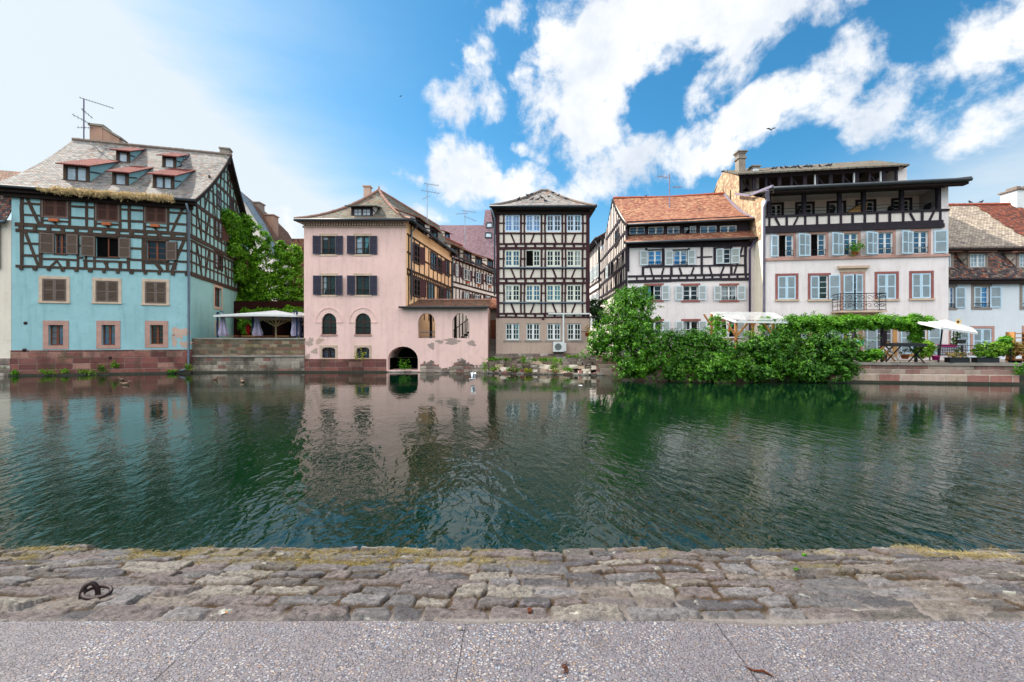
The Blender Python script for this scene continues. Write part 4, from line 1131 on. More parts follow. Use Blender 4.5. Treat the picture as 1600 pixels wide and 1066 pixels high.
c = MB(); ux = Fc.uz(355, 245)[0]; c.fbox(Fc.shift(.6), ux-.3, ux+.35, 15.6, 16.55, -.5, .1, 0); c.fbox(Fc.shift(.6), ux-.36, ux+.41, 16.55, 16.65, -.56, .16, 0)
c.build('chimney', 'grey_stone', HA)
p0 = FA.P(LA-.06, 10.45, .5)
downpipe(HA, [p0, FA.P(LA-.06, 10.0, .16), FA.P(LA-.06, 4, .13), FA.P(LA-.06, .55, .15), FA.P(LA-.14, .25, .2), FA.P(LA-.5, .16, .3)], .065)
blotch(FA, HA, 'bare_plaster', 'bare_patch', 282, 520, 12, 9, 4); blotch(FA, HA, 'bare_plaster', 'bare_patch', 290, 538, 7.5, 6, 8); blotch(FA, HA, 'bare_plaster', 'bare_patch', 272, 533, 3.5, 10, 9)
# straw-like dry growth along the gutter
rng = np.random.default_rng(3); P_ = []; n_ = 6500
for k in range(n_):
    x = rng.uniform(58, 272); hh = 1.0 if x > 82 else .35
    u, z = FA.uz(x, 290, .58); P_.append(FA.P(u, 10.72+rng.normal()*.085*hh-.05-.12*abs(math.sin(x*.11))*rng.random(), .60+rng.normal()*.10*hh))
o = leaf_cloud('dry_grass', np.array(P_), np.array([0, -.6, .5])+rng.normal(size=(n_, 3))*.6, .17, 'straw', None, 3, .16, .9)
tag(o, 'straw coloured dry grass hanging from the gutter of the teal house', 'dry grass', kind='stuff')

# ================================================================== neighbour at the left edge of the picture
FZ = Face.px(-190, 25.4, 17.4, 26.0)
HZ = thing('white_house', 'white house at the left edge with maroon shutters and a stepped tiled roof', 'house', (*FZ.P(FZ.L-2, 0)[:2], 0)); LZ = FZ.L
window(FZ, HZ, -22, 352, -6, 420, sur=('plum_timber', .1, .05), case='dark_paint', rows=3, sh=[('OR', 'maroon_shutter')])
window(FZ, HZ, -28, 470, -8, 520, sur=('pink_stone', .15, .03), case='dark_paint', rows=3)
zl_ = FZ.uz(10, 560)[1]
build_wall(FZ, HZ, 'wall', ['white_wall'], 0, LZ, zl_, 8.9, extra=lambda mb: [mb.quad(FZ.P(LZ, -.5), FZ.P(LZ, -.5, -8), FZ.P(LZ, 9, -8), FZ.P(LZ, 9), 0, [(0, 0), (8, 0), (8, 9), (0, 9)]), mb.quad(FZ.P(0, -.5, -8), FZ.P(0, -.5), FZ.P(0, 9), FZ.P(0, 9, -8), 0, [(0, 0), (8, 0), (8, 9), (0, 9)])])
mb = MB(); mb.fbox(FZ, -.02, LZ-.01, -.8, zl_, -.3, .06); mb.build('plinth', 'ruin_stone', HZ)
mb = MB(); mb.fbox(FZ, LZ-3, LZ-.9, FZ.uz(0, 486)[1]-.04, FZ.uz(0, 483)[1], -.02, .03); mb.build('string_course', 'red_stone', HZ)
rf = MB(); zm = FZ.uz(8, 290)[1]
roof(rf, FZ.P(0, 8.75, .35), FZ.P(LZ+.0, 8.75, .35), FZ.P(LZ, 10.9, -.7), FZ.P(0, 10.9, -.7), 0, .12, 0, .5, .03, 5)
roof(rf, FZ.P(0, 10.75, -.2), FZ.P(LZ+.2, 10.75, -.2), FZ.P(LZ+.9, 12.9, -4.2), FZ.P(0, 13.3, -4.2), .1, .12, 2, .5, .03, 6)
ro = rf.build('roof', ['dark_tiles', 'soffit_wood', 'brown_tiles'], HZ)
gutter(ro, FZ.P(0, 8.72, .42), FZ.P(LZ, 8.72, .42), .08, 'zinc')
# ================================================================== pink house with its gallery annex
DB = 29.2
FBu = Face.px(475, DB, 634, DB); FBl = Face.px(475, DB, 762, DB)
HB = thing('pink_house', 'pink plastered house with dark shutters, arched windows and a low gallery over the water', 'house', (*FBu.P(FBu.L/2, 0)[:2], 0))
zB = FBu.uz(500, 480)[1]; zBt = FBu.uz(500, 346)[1]
ns = 'navy_shutter', 'navy_slat'
for (a, b, c, d, bk) in ((502.5, 369, 524, 397.5, 0), (555.7, 369, 577.2, 397.5, 1), (503, 431, 524.2, 461, 0), (556, 431, 577.4, 461, 0)):
    window(FBu, HB, a, b, c, d, sur=('beige_stone', .15, .025), case='dark_paint', cols=2, rows=3, pane='glass_green', pane2='glass_pale' if bk else None, sh=[('OL', *ns, .5), ('OR', *ns, .5)], bars=('iron', .32, 'rail'))
build_wall(FBu, HB, 'wall', ['pink_plaster'], 0, FBu.L, zB, zBt, extra=lambda mb: [
    mb.quad(FBu.P(0, -.5, -11), FBu.P(0, -.5), FBu.P(0, zBt), FBu.P(0, zBt, -11), 0, [(0, 0), (11, 0), (11, 9), (0, 9)])])
for (a, c) in ((502.5, 525.7), (554.8, 579.5)):
    window(FBl, HB, a, 489.5, c, 522.5, case='dark_paint', cols=2, rows=3, pane='glass_dark', arch=.42, rev=.22, bars=('iron', .45, 'rail'), sill=('pink_stone', .06, .05))
for (a, c) in ((503, 524), (557, 577)):
    window(FBl, HB, a, 543, c, 559.5, sur=('beige_stone', .14, .02), case='dark_paint', cols=2, rows=2, pane='glass_blue', arch=.25, rev=.22, bars=('iron', .3, 'grille'))
for (a, c) in ((653, 680), (706.8, 733)):
    u0 = FBl.uz(a, 500)[0]; u1 = FBl.uz(c, 500)[0]; z0 = FBl.uz(a, 528.5)[1]; z1 = FBl.uz(a, 489.5)[1]
    FBl.holes.append((u0, u1, z0, z1, .38, (z1-z0)*.40))
u0 = FBl.uz(606, 560)[0]; u1 = FBl.uz(653, 560)[0]; z1 = FBl.uz(630, 541.5)[1]
FBl.holes.append((u0, u1, .12, z1, 2.6, (z1-.12)*.55))
LBl = FBl.L
build_wall(FBl, HB, 'wall', ['pink_plaster'], 0, LBl, -.5, zB, extra=lambda mb: [
    mb.quad(FBl.P(LBl, -.5), FBl.P(LBl, -.5, -2.9), FBl.P(LBl, zB, -2.9), FBl.P(LBl, zB), 0, [(0, 0), (3, 0), (3, 4), (0, 4)]),
    mb.quad(FBl.P(LBl, .9, -.4), FBl.P(FBu.L, .9, -.4), FBl.P(FBu.L, zB, -.4), FBl.P(LBl, zB, -.4), 0) if False else None])
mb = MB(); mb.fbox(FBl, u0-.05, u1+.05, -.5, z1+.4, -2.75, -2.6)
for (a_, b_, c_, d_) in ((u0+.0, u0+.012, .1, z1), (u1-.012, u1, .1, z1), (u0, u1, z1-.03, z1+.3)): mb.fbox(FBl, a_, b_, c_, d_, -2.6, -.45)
mb.build('passage', 'dark_room', HB)  # black lining added inside the tunnel, its shade put into the colour
mb = MB(); uT = u0
mb.fbox(FBl, 0, uT-.1, -.6, FBl.uz(540, 561)[1], -.2, .05)
mb.build('plinth', 'sandstone_plinth', HB)
mb = MB(); mb.fbox(FBl, -.03, uT-.05, -.6, .10, -.2, .22); mb.build('footing', 'wet_stone', HB)
mb = MB(); mb.fbox(FBl, u0-.1, u1+.05, -.6, .08, -2.6, .2); mb.fbox(FBl, u1+.0, LBl+.3, -.6, .05, -.2, .3); mb.build('footing', 'ruin_stone', HB)
# uneven stone foot where the plaster has gone
mb = MB(); rngr = random.Random(4); N = 40; ua, ub = u1+.15, LBl
for k in range(N):
    a = ua+(ub-ua)*k/N; b = ua+(ub-ua)*(k+1)/N; h = FBl.uz(655+105*k/N, 571-6*math.sin(k*.33)+rngr.uniform(-3, 3)-5*(k/N))[1]
    mb.fbox(FBl, a, b+.01, -.6, max(h, .2), -.1, .03+rngr.uniform(0, .03))
mb.build('stone_foot', 'ruin_stone', HB)
for (a, c) in ((502.5, 525.7), (554.8, 579.5)):     # raised
    mb = MB()
    ua, zc = FBl.uz(a-9, 503); ub = FBl.uz(c+9, 503)[0]; uc, ru = (ua+ub)/2, (ub-ua)/2; rz = FBl.uz(a, 481)[1]-zc; N = 14
    arc = [(uc-ru*math.cos(math.pi*k/N), zc+rz*math.sin(math.pi*k/N)) for k in range(N+1)]
    for p, q in zip(arc, arc[1:]): mb.beam(FBl, *p, *q, .07, -.01, .03+tick()*.3)
    for s_, uu in ((1, ua), (1, ub-.35)): mb.fbox(FBl, uu-.03, uu+.4, zc-.06, zc, -.01, .034)
    mb.build('hood_moulding', 'pink_plaster', HB)
for i, (x, y, rx, ry, m) in enumerate(((484, 535, 6, 6, 'stone_render'), (492, 549, 4, 5, 'stone_render'), (499, 533, 6, 4, 'bare_patch'), (480, 560, 4, 7, 'stone_render'), (674, 540.5, 6, 4, 'grey_patch'), (687, 534, 5, 3, 'grey_patch'), (707, 533.5, 13, 4, 'grey_patch'), (737, 536.5, 7, 3.5, 'grey_patch'))):
    blotch(FBl, HB, 'bare_plaster', m, x, y, rx, ry, 20+i, .004+.001*i)
mb = MB()
mb.fbox(FBu, -.08, FBu.L+.08, zBt-.42, zBt-.30, -.02, .06); mb.fbox(FBu, -.2, FBu.L+.2, zBt-.12, zBt, -.02, .3)
n = 40
for k in range(n): u = FBu.L*(k+.25)/n; mb.fbox(FBu, u, u+.08, zBt-.30, zBt-.12, -.01, .2)
mb.build('cornice', 'bare_patch', HB)
# orange side wing running back
cB = np.array(FBu.P(FBu.L, 0)[:2]); endB = at(706, 400, DB*1.376)[:2]
FBs = Face(cB, endB); LBs = FBs.L
ms = 'maroon_shutter',
zs = lambda px, py: FBs.uz(px, py)[1]
for (a, b, c, d) in ((646.5, 383, 654.5, 411), (683.5, 405, 689.5, 426), (645.5, 436, 655, 463), (687.5, 450, 692, 470)):
    window(FBs, HB, a, b, c, d, sur=('brown_timber', .1, .04), case='dark_paint', cols=2, rows=3, pane='dark_room', hole=False, sh=[('OL', *ms, None, .55), ('AR', *ms, None, 150)])
for (a, b, c, d) in ((672.5, 396, 681, 421), (696, 409, 701.5, 431), (667.5, 442, 678, 468), (697, 452, 703, 470)):
    window(FBs, HB, a, b, c, d, sur=('brown_timber', .08, .04), case='dark_paint', hole=False, sh=[('CL', *ms), ('CR', *ms)])
build_wall(FBs, HB, 'wall', ['orange_plaster'], 0, LBs, 1.86, zBt)
tb = MB()
z1, z2 = zs(633, 364), zs(633, 419); z3 = zs(645, 460)
for z, wd in ((z1, .12), (z2, .15), (z2-.32, .15), (zs(640, 396), .11)): ubeam(tb, FBs, .2, z, LBs, z, wd, .04)
for k in range(26):
    u = .3+k*LBs/26; ubeam(tb, FBs, u, z2-.3, u, z2, .14)
for k in range(11):
    u = .45+k*LBs/10.6
    ubeam(tb, FBs, u, z2, u, z1, .11); ubeam(tb, FBs, u, 3.5, u, z2-.32, .11)
ubeam(tb, FBs, .9, z1, .9, zBt, .11)
tb.build('timber_frame', 'brown_timber', HB)
# roof: hipped to the river, ridge running back
rf = MB(); ov = .42; ze = zBt+.02
apex = at(592, 298, 33.0); rend = np.array([-6.9, 43., apex[2]-.1])
fl = FBu.P(-ov, ze, ov); fr = FBu.P(FBu.L+ov, ze, ov); br = FBs.P(LBs+.1, ze, ov); bl = (br[0]-7.6, br[1]+.5, ze)
roof(rf, fl, fr, apex, apex+np.array([-.02, 0, 0]), .42, .1, 0, .45, .04, 7)
roof(rf, fr, br, rend, apex, .25, .1, 0, .5, .04, 8)
roof(rf, bl, fl, apex, rend, .3, .1, 0, .8, .03, 9)
ro = rf.build('roof', ['mossy_tiles', 'soffit_wood'], HB)
rd = MB()
def hipline(a, b, sag):
    a, b = np.array(a), np.array(b); return [a*(1-t)+b*t-np.array([0, 0, sag*4*t*(1-t)-.05]) for t in np.linspace(0, 1, 9)]
ridge(rd, hipline(fl, apex, .42), .1); ridge(rd, hipline(fr, apex, .40), .1); ridge(rd, [apex+np.array([0, 0, .04]), rend+np.array([0, 0, .04])], .1)
rd.tube([apex, apex+np.array([0, 0, .35])], [.12, .02], 6); rd.build('ridge_tiles', 'ridge_tile', ro)
gutter(ro, (fl[0], fl[1]-.05, ze-.04), (fr[0]+.05, fr[1]-.05, ze-.04), .09, 'dark_zinc'); gutter(ro, (fr[0]+.05, fr[1]-.05, ze-.04), (br[0]+.05, br[1], ze-.04), .09, 'dark_zinc')
zrB = lambda t: (lambda k: ze+(apex[2]-ze)*k-.42*4*k*(1-k))((t+ov)/(33-DB+ov))
dormer(HB, FBu, zrB, 552, 579, 325, 337.5, .22, 'mossy_tiles', 'white_infill', 'black_timber', 'glass_pale', 2, .35, .3, 4, 'dark_paint', 2)
zrBs = lambda t: ze+(apex[2]-ze)*(t+ov)/(3.9+ov)
for i, (a, b, c, d) in enumerate(((652, 347, 663, 366), (674, 360, 683.5, 378))):
    dormer(HB, FBs, zrBs, a, c, b, d, .38, 'brown_tiles', 'white_infill', 'black_timber', 'glass_dark', 2, .3, .2, 6+i)
mb = MB(); c = at(574.5, 305, 34.5); mb.box(c[0]-.23, c[0]+.23, c[1]-.25, c[1]+.25, 11, at(0, 293.5, 34.5)[2]); zt = at(0, 293.5, 34.5)[2]
mb.box(c[0]-.3, c[0]+.3, c[1]-.32, c[1]+.32, zt, zt+.09); mb.build('chimney', 'bare_patch', HB)
downpipe(HB, [FBs.P(.95, ze-.1, ov-.02), FBs.P(.75, ze-.5, .12), FBs.P(.75, 4.7, .1)], .055)
downpipe(HB, [FBs.P(LBs-.1, ze-.1, ov-.02), FBs.P(LBs-.1, ze-.6, .12), FBs.P(LBs-.1, 4.6, .1)], .055)
# gallery roof and inside
rf = MB(); uA = FBl.uz(625, 480)[0]; zE = FBl.uz(700, 480)[1]
roof(rf, FBl.P(uA, zE, .3), FBl.P(LBl+.12, zE, .3), FBl.P(LBl+.0, zE+.62, -2.2), FBl.P(uA+.6, zE+.62, -2.2), .03, .08, 0, .4, .03, 11)
ro = rf.build('roof', ['brown_tiles', 'soffit_wood'], HB)
rd = MB(); ridge(rd, [FBl.P(uA+.6, zE+.65, -2.2), FBl.P(LBl, zE+.65, -2.2)], .1); rd.build('ridge_tiles', 'ridge_tile', ro)
gutter(ro, FBl.P(uA, zE-.03, .36), FBl.P(LBl+.15, zE-.03, .36), .06, 'dark_zinc')
mb = MB(); uu = FBu.L
mb.fbox(FBl, uu+.2, LBl-.05, 1.7, 1.85, -2.9, -.38, 0)
for u in (uu+1.2, uu+2.9, LBl-.2): mb.fbox(FBl, u-.08, u+.08, 1.85, zE+.3, -2.4, -2.24, 1)
mb.build('gallery_floor', ['terrace_paving', 'dark_timber'], HB)
mb = MB(); 
mb.tube([FBl.P(uu+.8, 2.55, -.5), FBl.P(uu+2.1, 2.6, -.5)], .03, 6); mb.tube([FBl.P(uu+.8, 2.25, -.5), FBl.P(uu+2.1, 2.3, -.5)], .02, 6)
mb.build('handrail', 'zinc', HB)
mb = MB()
for k in range(9): mb.fbox(FBl, uu+3.0+k*.2, uu+3.2+k*.2, 1.86+k*.16, 2.0+k*.16, -2.0, -1.2)
mb.tube([FBl.P(uu+2.9, 2.7, -1.15), FBl.P(uu+4.7, 4.1, -1.15)], .03, 6)
for k in range(10): mb.tube([FBl.P(uu+2.95+k*.18, 1.95+k*.15, -1.15), FBl.P(uu+2.95+k*.18, 2.74+k*.14, -1.15)], .018, 5)
mb.build('stair', 'dark_timber', HB)

# ================================================================== white timbered terrace behind
FW = Face(endB, at(776, 427, DB*1.726)[:2]); LW = FW.L
HW = thing('timber_house', 'long white half-timbered house with four dormers and flower boxes behind the pink house', 'house', (*FW.P(LW/2, 0)[:2], 0))
zW = FW.uz(706, 401)[1]+.0
for (a, b, c, d) in ((711.5, 413, 715.5, 432), (724, 421, 733.5, 438), (743.5, 426, 750.5, 443), (760, 431, 768, 445), (724.5, 458, 732, 470), (741.5, 461, 748, 472), (758.5, 463, 765, 474)):
    window(FW, HW, a, b, c, d, sur=('brown_timber', .08, .04), case='white_paint', pane='glass_dark', hole=False, cols=2, rows=2, sh=[('OL', *ms, None, .45), ('OR', *ms, None, .45)], box='terracotta' if b < 440 and a > 720 else None)
build_wall(FW, HW, 'wall', ['white_infill'], 0, LW, .8, zW)
tb = MB(); zz1 = FW.uz(706, 403)[1]; zz2 = FW.uz(710, 441)[1]
for z in (zz1-.05, zz2, zz2-.45, FW.uz(710, 424)[1]): ubeam(tb, FW, 0, z, LW, z, .16, .045)
for k in range(16): u = .1+k*LW/15.5; ubeam(tb, FW, u, zz2, u, zz1, .13); ubeam(tb, FW, u, 2, u, zz2-.45, .13)
tb.build('timber_frame', 'brown_timber', HW)
rf = MB(); slW = (3.6, 5.1)
zrW = lambda t: zW+slW[0]*(t+.4)/(slW[1])
roof(rf, FW.P(-.2, zW, .4), FW.P(LW+1, zW, .4), FW.P(LW+1, zW+slW[0], -slW[1]+.4), FW.P(-.2, zW+slW[0], -slW[1]+.4), .25, .1, 0, .6, .05, 12)
roof(rf, FW.P(LW+1, zW, -10), FW.P(-.2, zW, -10), FW.P(-.2, zW+slW[0], -slW[1]+.4), FW.P(LW+1, zW+slW[0], -slW[1]+.4), .2, .1, 0, 1., .04, 13)
ro = rf.build('roof', ['brown_tiles', 'soffit_wood'], HW)
rd = MB(); ridge(rd, [FW.P(-.2, zW+slW[0]+.04, -slW[1]+.4), FW.P(LW+1, zW+slW[0]+.04, -slW[1]+.4)], .1); rd.build('ridge_tiles', 'ridge_tile_red', ro)
gutter(ro, FW.P(0, zW-.03, .47), FW.P(LW+1, zW-.03, .47), .09, 'dark_zinc')
for i, (a, b, c, d) in enumerate(((706.5, 387, 717.5, 400), (726, 395, 736, 408), (744.5, 403.5, 752.5, 413), (763, 407, 770, 417))):
    dormer(HW, FW, zrW, a, c, b, d, .34, 'brown_tiles', 'cream_infill', 'brown_timber', 'glass_dark', 2, .3, .15, 30+i)
dormer(HW, FW, zrW, 696.5, 702, 365, 374, .34, 'brown_tiles', 'cream_infill', 'brown_timber', 'glass_tint', 1, .3, .15, 39)

# grey passage wall with a brown door between pink house and tall house
FP = Face.px(757, 33.5, 779, 33.5)
HP = thing('passage_wall', 'grey plastered wall with a brown door in the gap beside the pink gallery', 'wall', (*FP.P(.5, 0)[:2], .9))
mb = MB(); mb.fbox(FP, -.3, FP.L+.2, .6, FP.uz(765, 478)[1], -.25, 0); mb.build('wall', 'dark_stucco', HP)
mb = MB(); a = FP.uz(766.5, 500); b = FP.uz(777, 529); mb.fbox(FP, a[0], b[0], b[1], a[1], -.02, .03); mb.fbox(FP, a[0]+.1, b[0]-.1, b[1]+.1, a[1]-.15, .03, .05)
mb.build('door', 'brown_paint', HP)
mb = MB(); a = FP.uz(757, 470); b = FP.uz(779, 481); mb2 = MB()
roof(mb2, FP.P(-.2, b[1], .5), FP.P(FP.L+.1, b[1], .5), FP.P(FP.L+.1, a[1]+.2, -.4), FP.P(-.2, a[1]+.2, -.4), 0, .08, 0, .4, .02, 15)
mb2.build('roof', ['orange_tiles', 'soffit_wood'], HP)
mb = MB()
for k in range(4): mb.box(-1.55, -.95, 30.6+k*.3, 30.9+k*.3+.6, .5, 1.1+k*.18)
mb.build('steps', 'grey_stone', HP)

# ================================================================== tall narrow house
DC = 29.8
FC = Face.px(776, DC, 920, DC); LC = FC.L
HC = thing('timber_house', 'tall narrow cream half-timbered house with plum beams and a hipped grey roof', 'house', (*FC.P(LC/2, 0)[:2], 1.2))
zC1 = FC.uz(800, 326)[1]; zCs = FC.uz(800, 497)[1]; zC0 = FC.uz(800, 552.5)[1]
cols_ = ((789.2, 812.2), (821.6, 844.2), (854, 876.6), (885.6, 908.4))
for r, (y0, y1) in enumerate(((336, 362), (391.3, 416.5), (445.3, 470.8))):
    for k, (a, c) in enumerate(cols_):
        p = 'glass_sky' if (r == 0 and k < 2) else 'glass_tint' if (r, k) in ((2, 1), (2, 2), (1, 0)) else 'glass_dark'
        p2 = 'dark_room' if (r, k) == (1, 1) else None
        window(FC, HC, a, y0, c, y1, case='blue_white_paint' if r == 0 else 'cream_paint', cols=4, rows=3, pane=p, pane2=p2, rev=.07, fw=.075, mun=.04)
for k, (a, c) in enumerate(cols_):
    m = ('pink_stone', 'ochre_stone', 'ochre_stone', 'beige_stone')[k]
    window(FC, HC, a+.8, 505.5, c-.6, 531.5, sur=(m, .12, .02), case='white_paint', cols=4, rows=3, pane='glass_dark', rev=.1, fw=.07, mun=.035, sill=('grey_stone', .15, .07))
build_wall(FC, HC, 'wall', ['cream_infill'], 0, LC, zCs, zC1, extra=lambda mb: [
    mb.quad(FC.P(LC, zCs), FC.P(LC, zCs, -6.3), FC.P(LC, zC1, -6.3), FC.P(LC, zC1), 0, [(0, 0), (6, 0), (6, 8), (0, 8)]), mb.quad(FC.P(0, zCs, -6.3), FC.P(0, zCs), FC.P(0, zC1), FC.P(0, zC1, -6.3), 0, [(0, 0), (6, 0), (6, 8), (0, 8)])])
FC2 = Face(FC.A+FC.n*.03, FC.B+FC.n*.03); FC2.holes = [(h[0], h[1], h[2], h[3], .12, 0) for h in FC.holes if h[3] < zCs]
build_wall(FC2, HC, 'wall', ['stone_render'], -.04, LC+.05, zC0, zCs, extra=lambda mb: [
    mb.quad(FC2.P(LC+.05, zC0), FC2.P(LC+.05, zC0, -6.3), FC2.P(LC+.05, zCs, -6.3), FC2.P(LC+.05, zCs), 0, [(0, 0), (6, 0), (6, 3), (0, 3)]), mb.quad(FC2.P(-.04, zC0, -6.3), FC2.P(-.04, zC0), FC2.P(-.04, zCs), FC2.P(-.04, zCs, -6.3), 0, [(0, 0), (6, 0), (6, 3), (0, 3)])])
mb = MB(); mb.fbox(FC, -.1, LC+.1, .2, zC0, -.4, .09); mb.build('plinth', 'ruin_stone', HC)
tb = MB()
for (x, wd) in ((778.2, 5), (918.4, 5)): pbeam(tb, FC, x, 328, x, 497, wd, .06)
for y, wd in ((329.5, 6), (364.8, 2.4), (381.5, 2.8), (388.2, 3.6), (419, 2.6), (435.6, 2.6), (442.3, 3.4), (473.4, 2.4), (490.5, 2.4), (495.8, 2.8)):
    pbeam(tb, FC, 777, y, 920, y, wd, .05)
for (y0, y1, ys_, ym) in ((332, 381, 365, 349), (390, 435, 419, 404.5), (444, 490, 473.5, 458)):
    for k, (a, c) in enumerate(cols_):
        pbeam(tb, FC, a-1.9, y0, a-1.9, y1, 2.7, .035); pbeam(tb, FC, c+1.9, y0, c+1.9, y1, 2.7, .035)
        if k % 2 == 0: pbeam(tb, FC, a+9, ys_, a+15.5, y1, 2.6, .03)
        else: pbeam(tb, FC, c-9, ys_, c-15.5, y1, 2.6, .03)
    xs = [777]+[e for w_ in cols_ for e in w_]+[919]
    for k in range(0, len(xs), 2): pbeam(tb, FC, xs[k], ym, xs[k+1], ym, 2.2, .032)
for (y0, y1) in ((381.5, 388), (435.6, 442), (490.5, 495.8)):
    for k in range(9): x = 791+k*15.1; pbeam(tb, FC, x, y0, x, y1, 4, .034)
pbeam(tb, FC, 848.5, 496, 848.5, 500, 3.5, .05)
tb.build('timber_frame', 'plum_timber', HC)
mb = MB()
for y in (418.3, 472.8): u0, z = FC.uz(786, y); u1 = FC.uz(912, y)[0]; mb.fbox(FC, u0, u1, z-.05, z+.03, -.02, .13)
mb.build('sill_board', 'zinc', HC)
rf = MB(); ov = .40; ze = zC1+.04; h = FC.P; Dp = 6.3
apex = at(851, 298.5, 33.6); apb = apex+np.array([0, .9, 0])
e1, e2, e3, e4 = h(-ov, ze, ov), h(LC+ov, ze, ov), h(LC+ov, ze, -Dp-ov), h(-ov, ze, -Dp-ov)
roof(rf, e1, e2, apex+np.array([.25, 0, 0]), apex-np.array([.25, 0, 0]), .16, .1, 0, .4, .03, 17)
roof(rf, e2, e3, apb, apex, .14, .1, 0, .6, .02, 18); roof(rf, e4, e1, apex, apb, .14, .1, 0, .6, .02, 19); roof(rf, e3, e4, apb-np.array([.05, 0, 0]), apb, .1, .1, 0, .8, .02, 20)
ro = rf.build('roof', ['grey_tiles', 'soffit_wood'], HC)
rd = MB(); ridge(rd, hipline(e1, apex-np.array([.25, 0, 0]), .16), .09); ridge(rd, hipline(e2, apex+np.array([.25, 0, 0]), .16), .09); ridge(rd, [apex+np.array([-.3, 0, .03]), apex+np.array([.3, 0, .03])], .1)
rd.build('ridge_tiles', 'grey_ridge_tile', ro)
mb = MB(); mb.box(e1[0]+.03, e2[0]-.03, e1[1]+.03, e3[1]-.03, ze-.2, ze-.11); mb.fbox(FC, -.06, LC+.06, ze-.45, ze-.2, -.02, .12); mb.build('eaves_board', 'soffit_wood', ro)
gutter(ro, (e1[0]-.05, e1[1]-.06, ze-.03), (e2[0]+.05, e2[1]-.06, ze-.03), .085, 'dark_zinc')
downpipe(HC, [(e1[0]+.05, e1[1]-.02, ze-.1), FC.P(-.13, ze-.7, .1), FC.P(-.13, FC.uz(775, 462)[1], .1)], .055)
# ================================================================== white house with the orange tiled roof
FD = Face.px(980, 30, 1180, 28.6); LD = FD.L
HD = thing('timber_house', 'white half-timbered house with an orange tiled roof and a band of attic windows', 'house', (*FD.P(LD/2, 0)[:2], .9))
zD1 = FD.uz(1080, 384)[1]; zDb = FD.uz(1080, 441)[1]
ws = 'pale_shutter', 'pale_slat'
pl = 'glass_blue'
window(FD, HD, 1012.6, 391.5, 1034, 414.5, sur=('black_timber', .07, .045), case='white_paint', rows=3, pane='glass_sky', sh=[('OL', *ws, .5)], rev=.08, bars=('iron', .2, 'rail'))
window(FD, HD, 1052.4, 391.5, 1074, 414.5, sur=('black_timber', .07, .045), case='white_paint', rows=3, pane='glass_sky', sh=[('OL', *ws, .52), ('OR', *ws, .46)], rev=.08, bars=('iron', .2, 'rail'))
window(FD, HD, 1119, 389, 1141.5, 412.5, sur=('black_timber', .1, .045), case='white_paint', rows=3, pane='glass_dark', sh=[('AL', *ws, 20), ('OR', *ws, .5)], rev=.08)
for (a, c) in ((1010, 1033.4), (1067.5, 1090.5), (1127.5, 1151)):
    window(FD, HD, a, 446.5, c, 469.5, sur=('red_stone', .14, .03), case='white_paint', rows=3, pane='glass_dark', pane2='dark_room' if a == 1010 else None, sh=[('OL', *ws, .48), ('OR', *ws, .48)], sill=('red_stone', .14, .06), bars=('iron', .16, 'rail'))
for (a, c) in ((1012, 1034), (1068, 1091), (1127, 1150)):
    window(FD, HD, a, 502, c, 528, sur=('red_stone', .14, .03), case='white_paint', rows=2, pane='glass_dark', sh=[('OL', *ws, .48), ('OR', *ws, .48)])
build_wall(FD, HD, 'wall', ['lilac_white_plaster'], 0, LD, .5, zD1)
tb = MB()
for (x0, y0, x1, y1, wd) in ((981, 440.4, 1171, 436, 4.6), (981, 432.2, 1171, 429, 3.2), (1004, 417.8, 1163, 414.8, 2.6), (981, 384.6, 1176, 382, 7), ): pbeam(tb, FD, x0, y0, x1, y1, wd, .05)
pbeam(tb, FD, 981.2, 386, 981.2, 424, 4.4, .06)
for x, a, b in ((1004.5, 417, 432), (1024, 0, 0), (1049, 417, 431.5), (1096.5, 387, 431), (1116.5, 387, 416), (1142.5, 415, 430.6), (1164.8, 384, 430), (1009.8, 388, 417), (1036.3, 388, 417), (1076.5, 388, 417)):
    if a: pbeam(tb, FD, x, a, x, b, 3.6)
for (x0, y0, x1, y1) in ((1016.5, 419, 1019.5, 431.8), (1037, 419, 1033.5, 431.5), (1061.5, 418.5, 1065.5, 431), (1084, 418, 1079.5, 431), (1108.5, 417, 1112.5, 430.5), (1131, 417, 1125.5, 430.5), (1160.5, 385, 1146.5, 429.5)): pbeam(tb, FD, x0, y0, x1, y1, 2.8)
pbeam(tb, FD, 1089, 402.3, 1113, 401.5, 2.4); pbeam(tb, FD, 1152, 400.5, 1164, 400, 2.4)
for k in range(14): x = 995+k*13.1; pbeam(tb, FD, x, 433-.021*(x-981), x, 440.4-.023*(x-981), 2.8, .034)
tb.build('timber_frame', 'black_timber', HD)
# gable towards the alley
cD = np.array(FD.P(0, 0)[:2]); bD = np.array([cD[0]+.55, cD[1]+12.])
FDg = Face(bD, cD); LG = FDg.L
ridD = at(958, 310.5, 35.4); ridD2 = at(1131, 303.5, 34.0)
zs0 = FD.uz(980, 381)[1]                           # skirt eave
prof = [(0, 8.2), (LG, 8.2), (LG, zs0+.1), (LG-.35, 9.2), (LG-.45, 9.95), (LG-5.4, ridD[2]-.15), (0, 9.6)]
def gabD(mb):
    mb.poly([FDg.P(u, z) for u, z in prof], 0, prof)
build_wall(FDg, HD, 'wall', ['white_infill'], 0, LG, .5, 8.2, extra=gabD)
for (a, b, c, d) in ((961.5, 361, 967, 383), (951, 412, 956, 432)):
    window(FDg, HD, a, b, c, d, sur=('black_timber', .1, .05), case='dark_paint', pane='glass_dark', hole=False, rows=2, sh=[('OL', *ws, .5), ('OR', *ws, .5)] if a < 960 else ())
tb = MB()
for z in (5.6, 6.0, 7.1, 8.2, 9.3): ubeam(tb, FDg, 0, z, LG-.02, z, .2, .05)
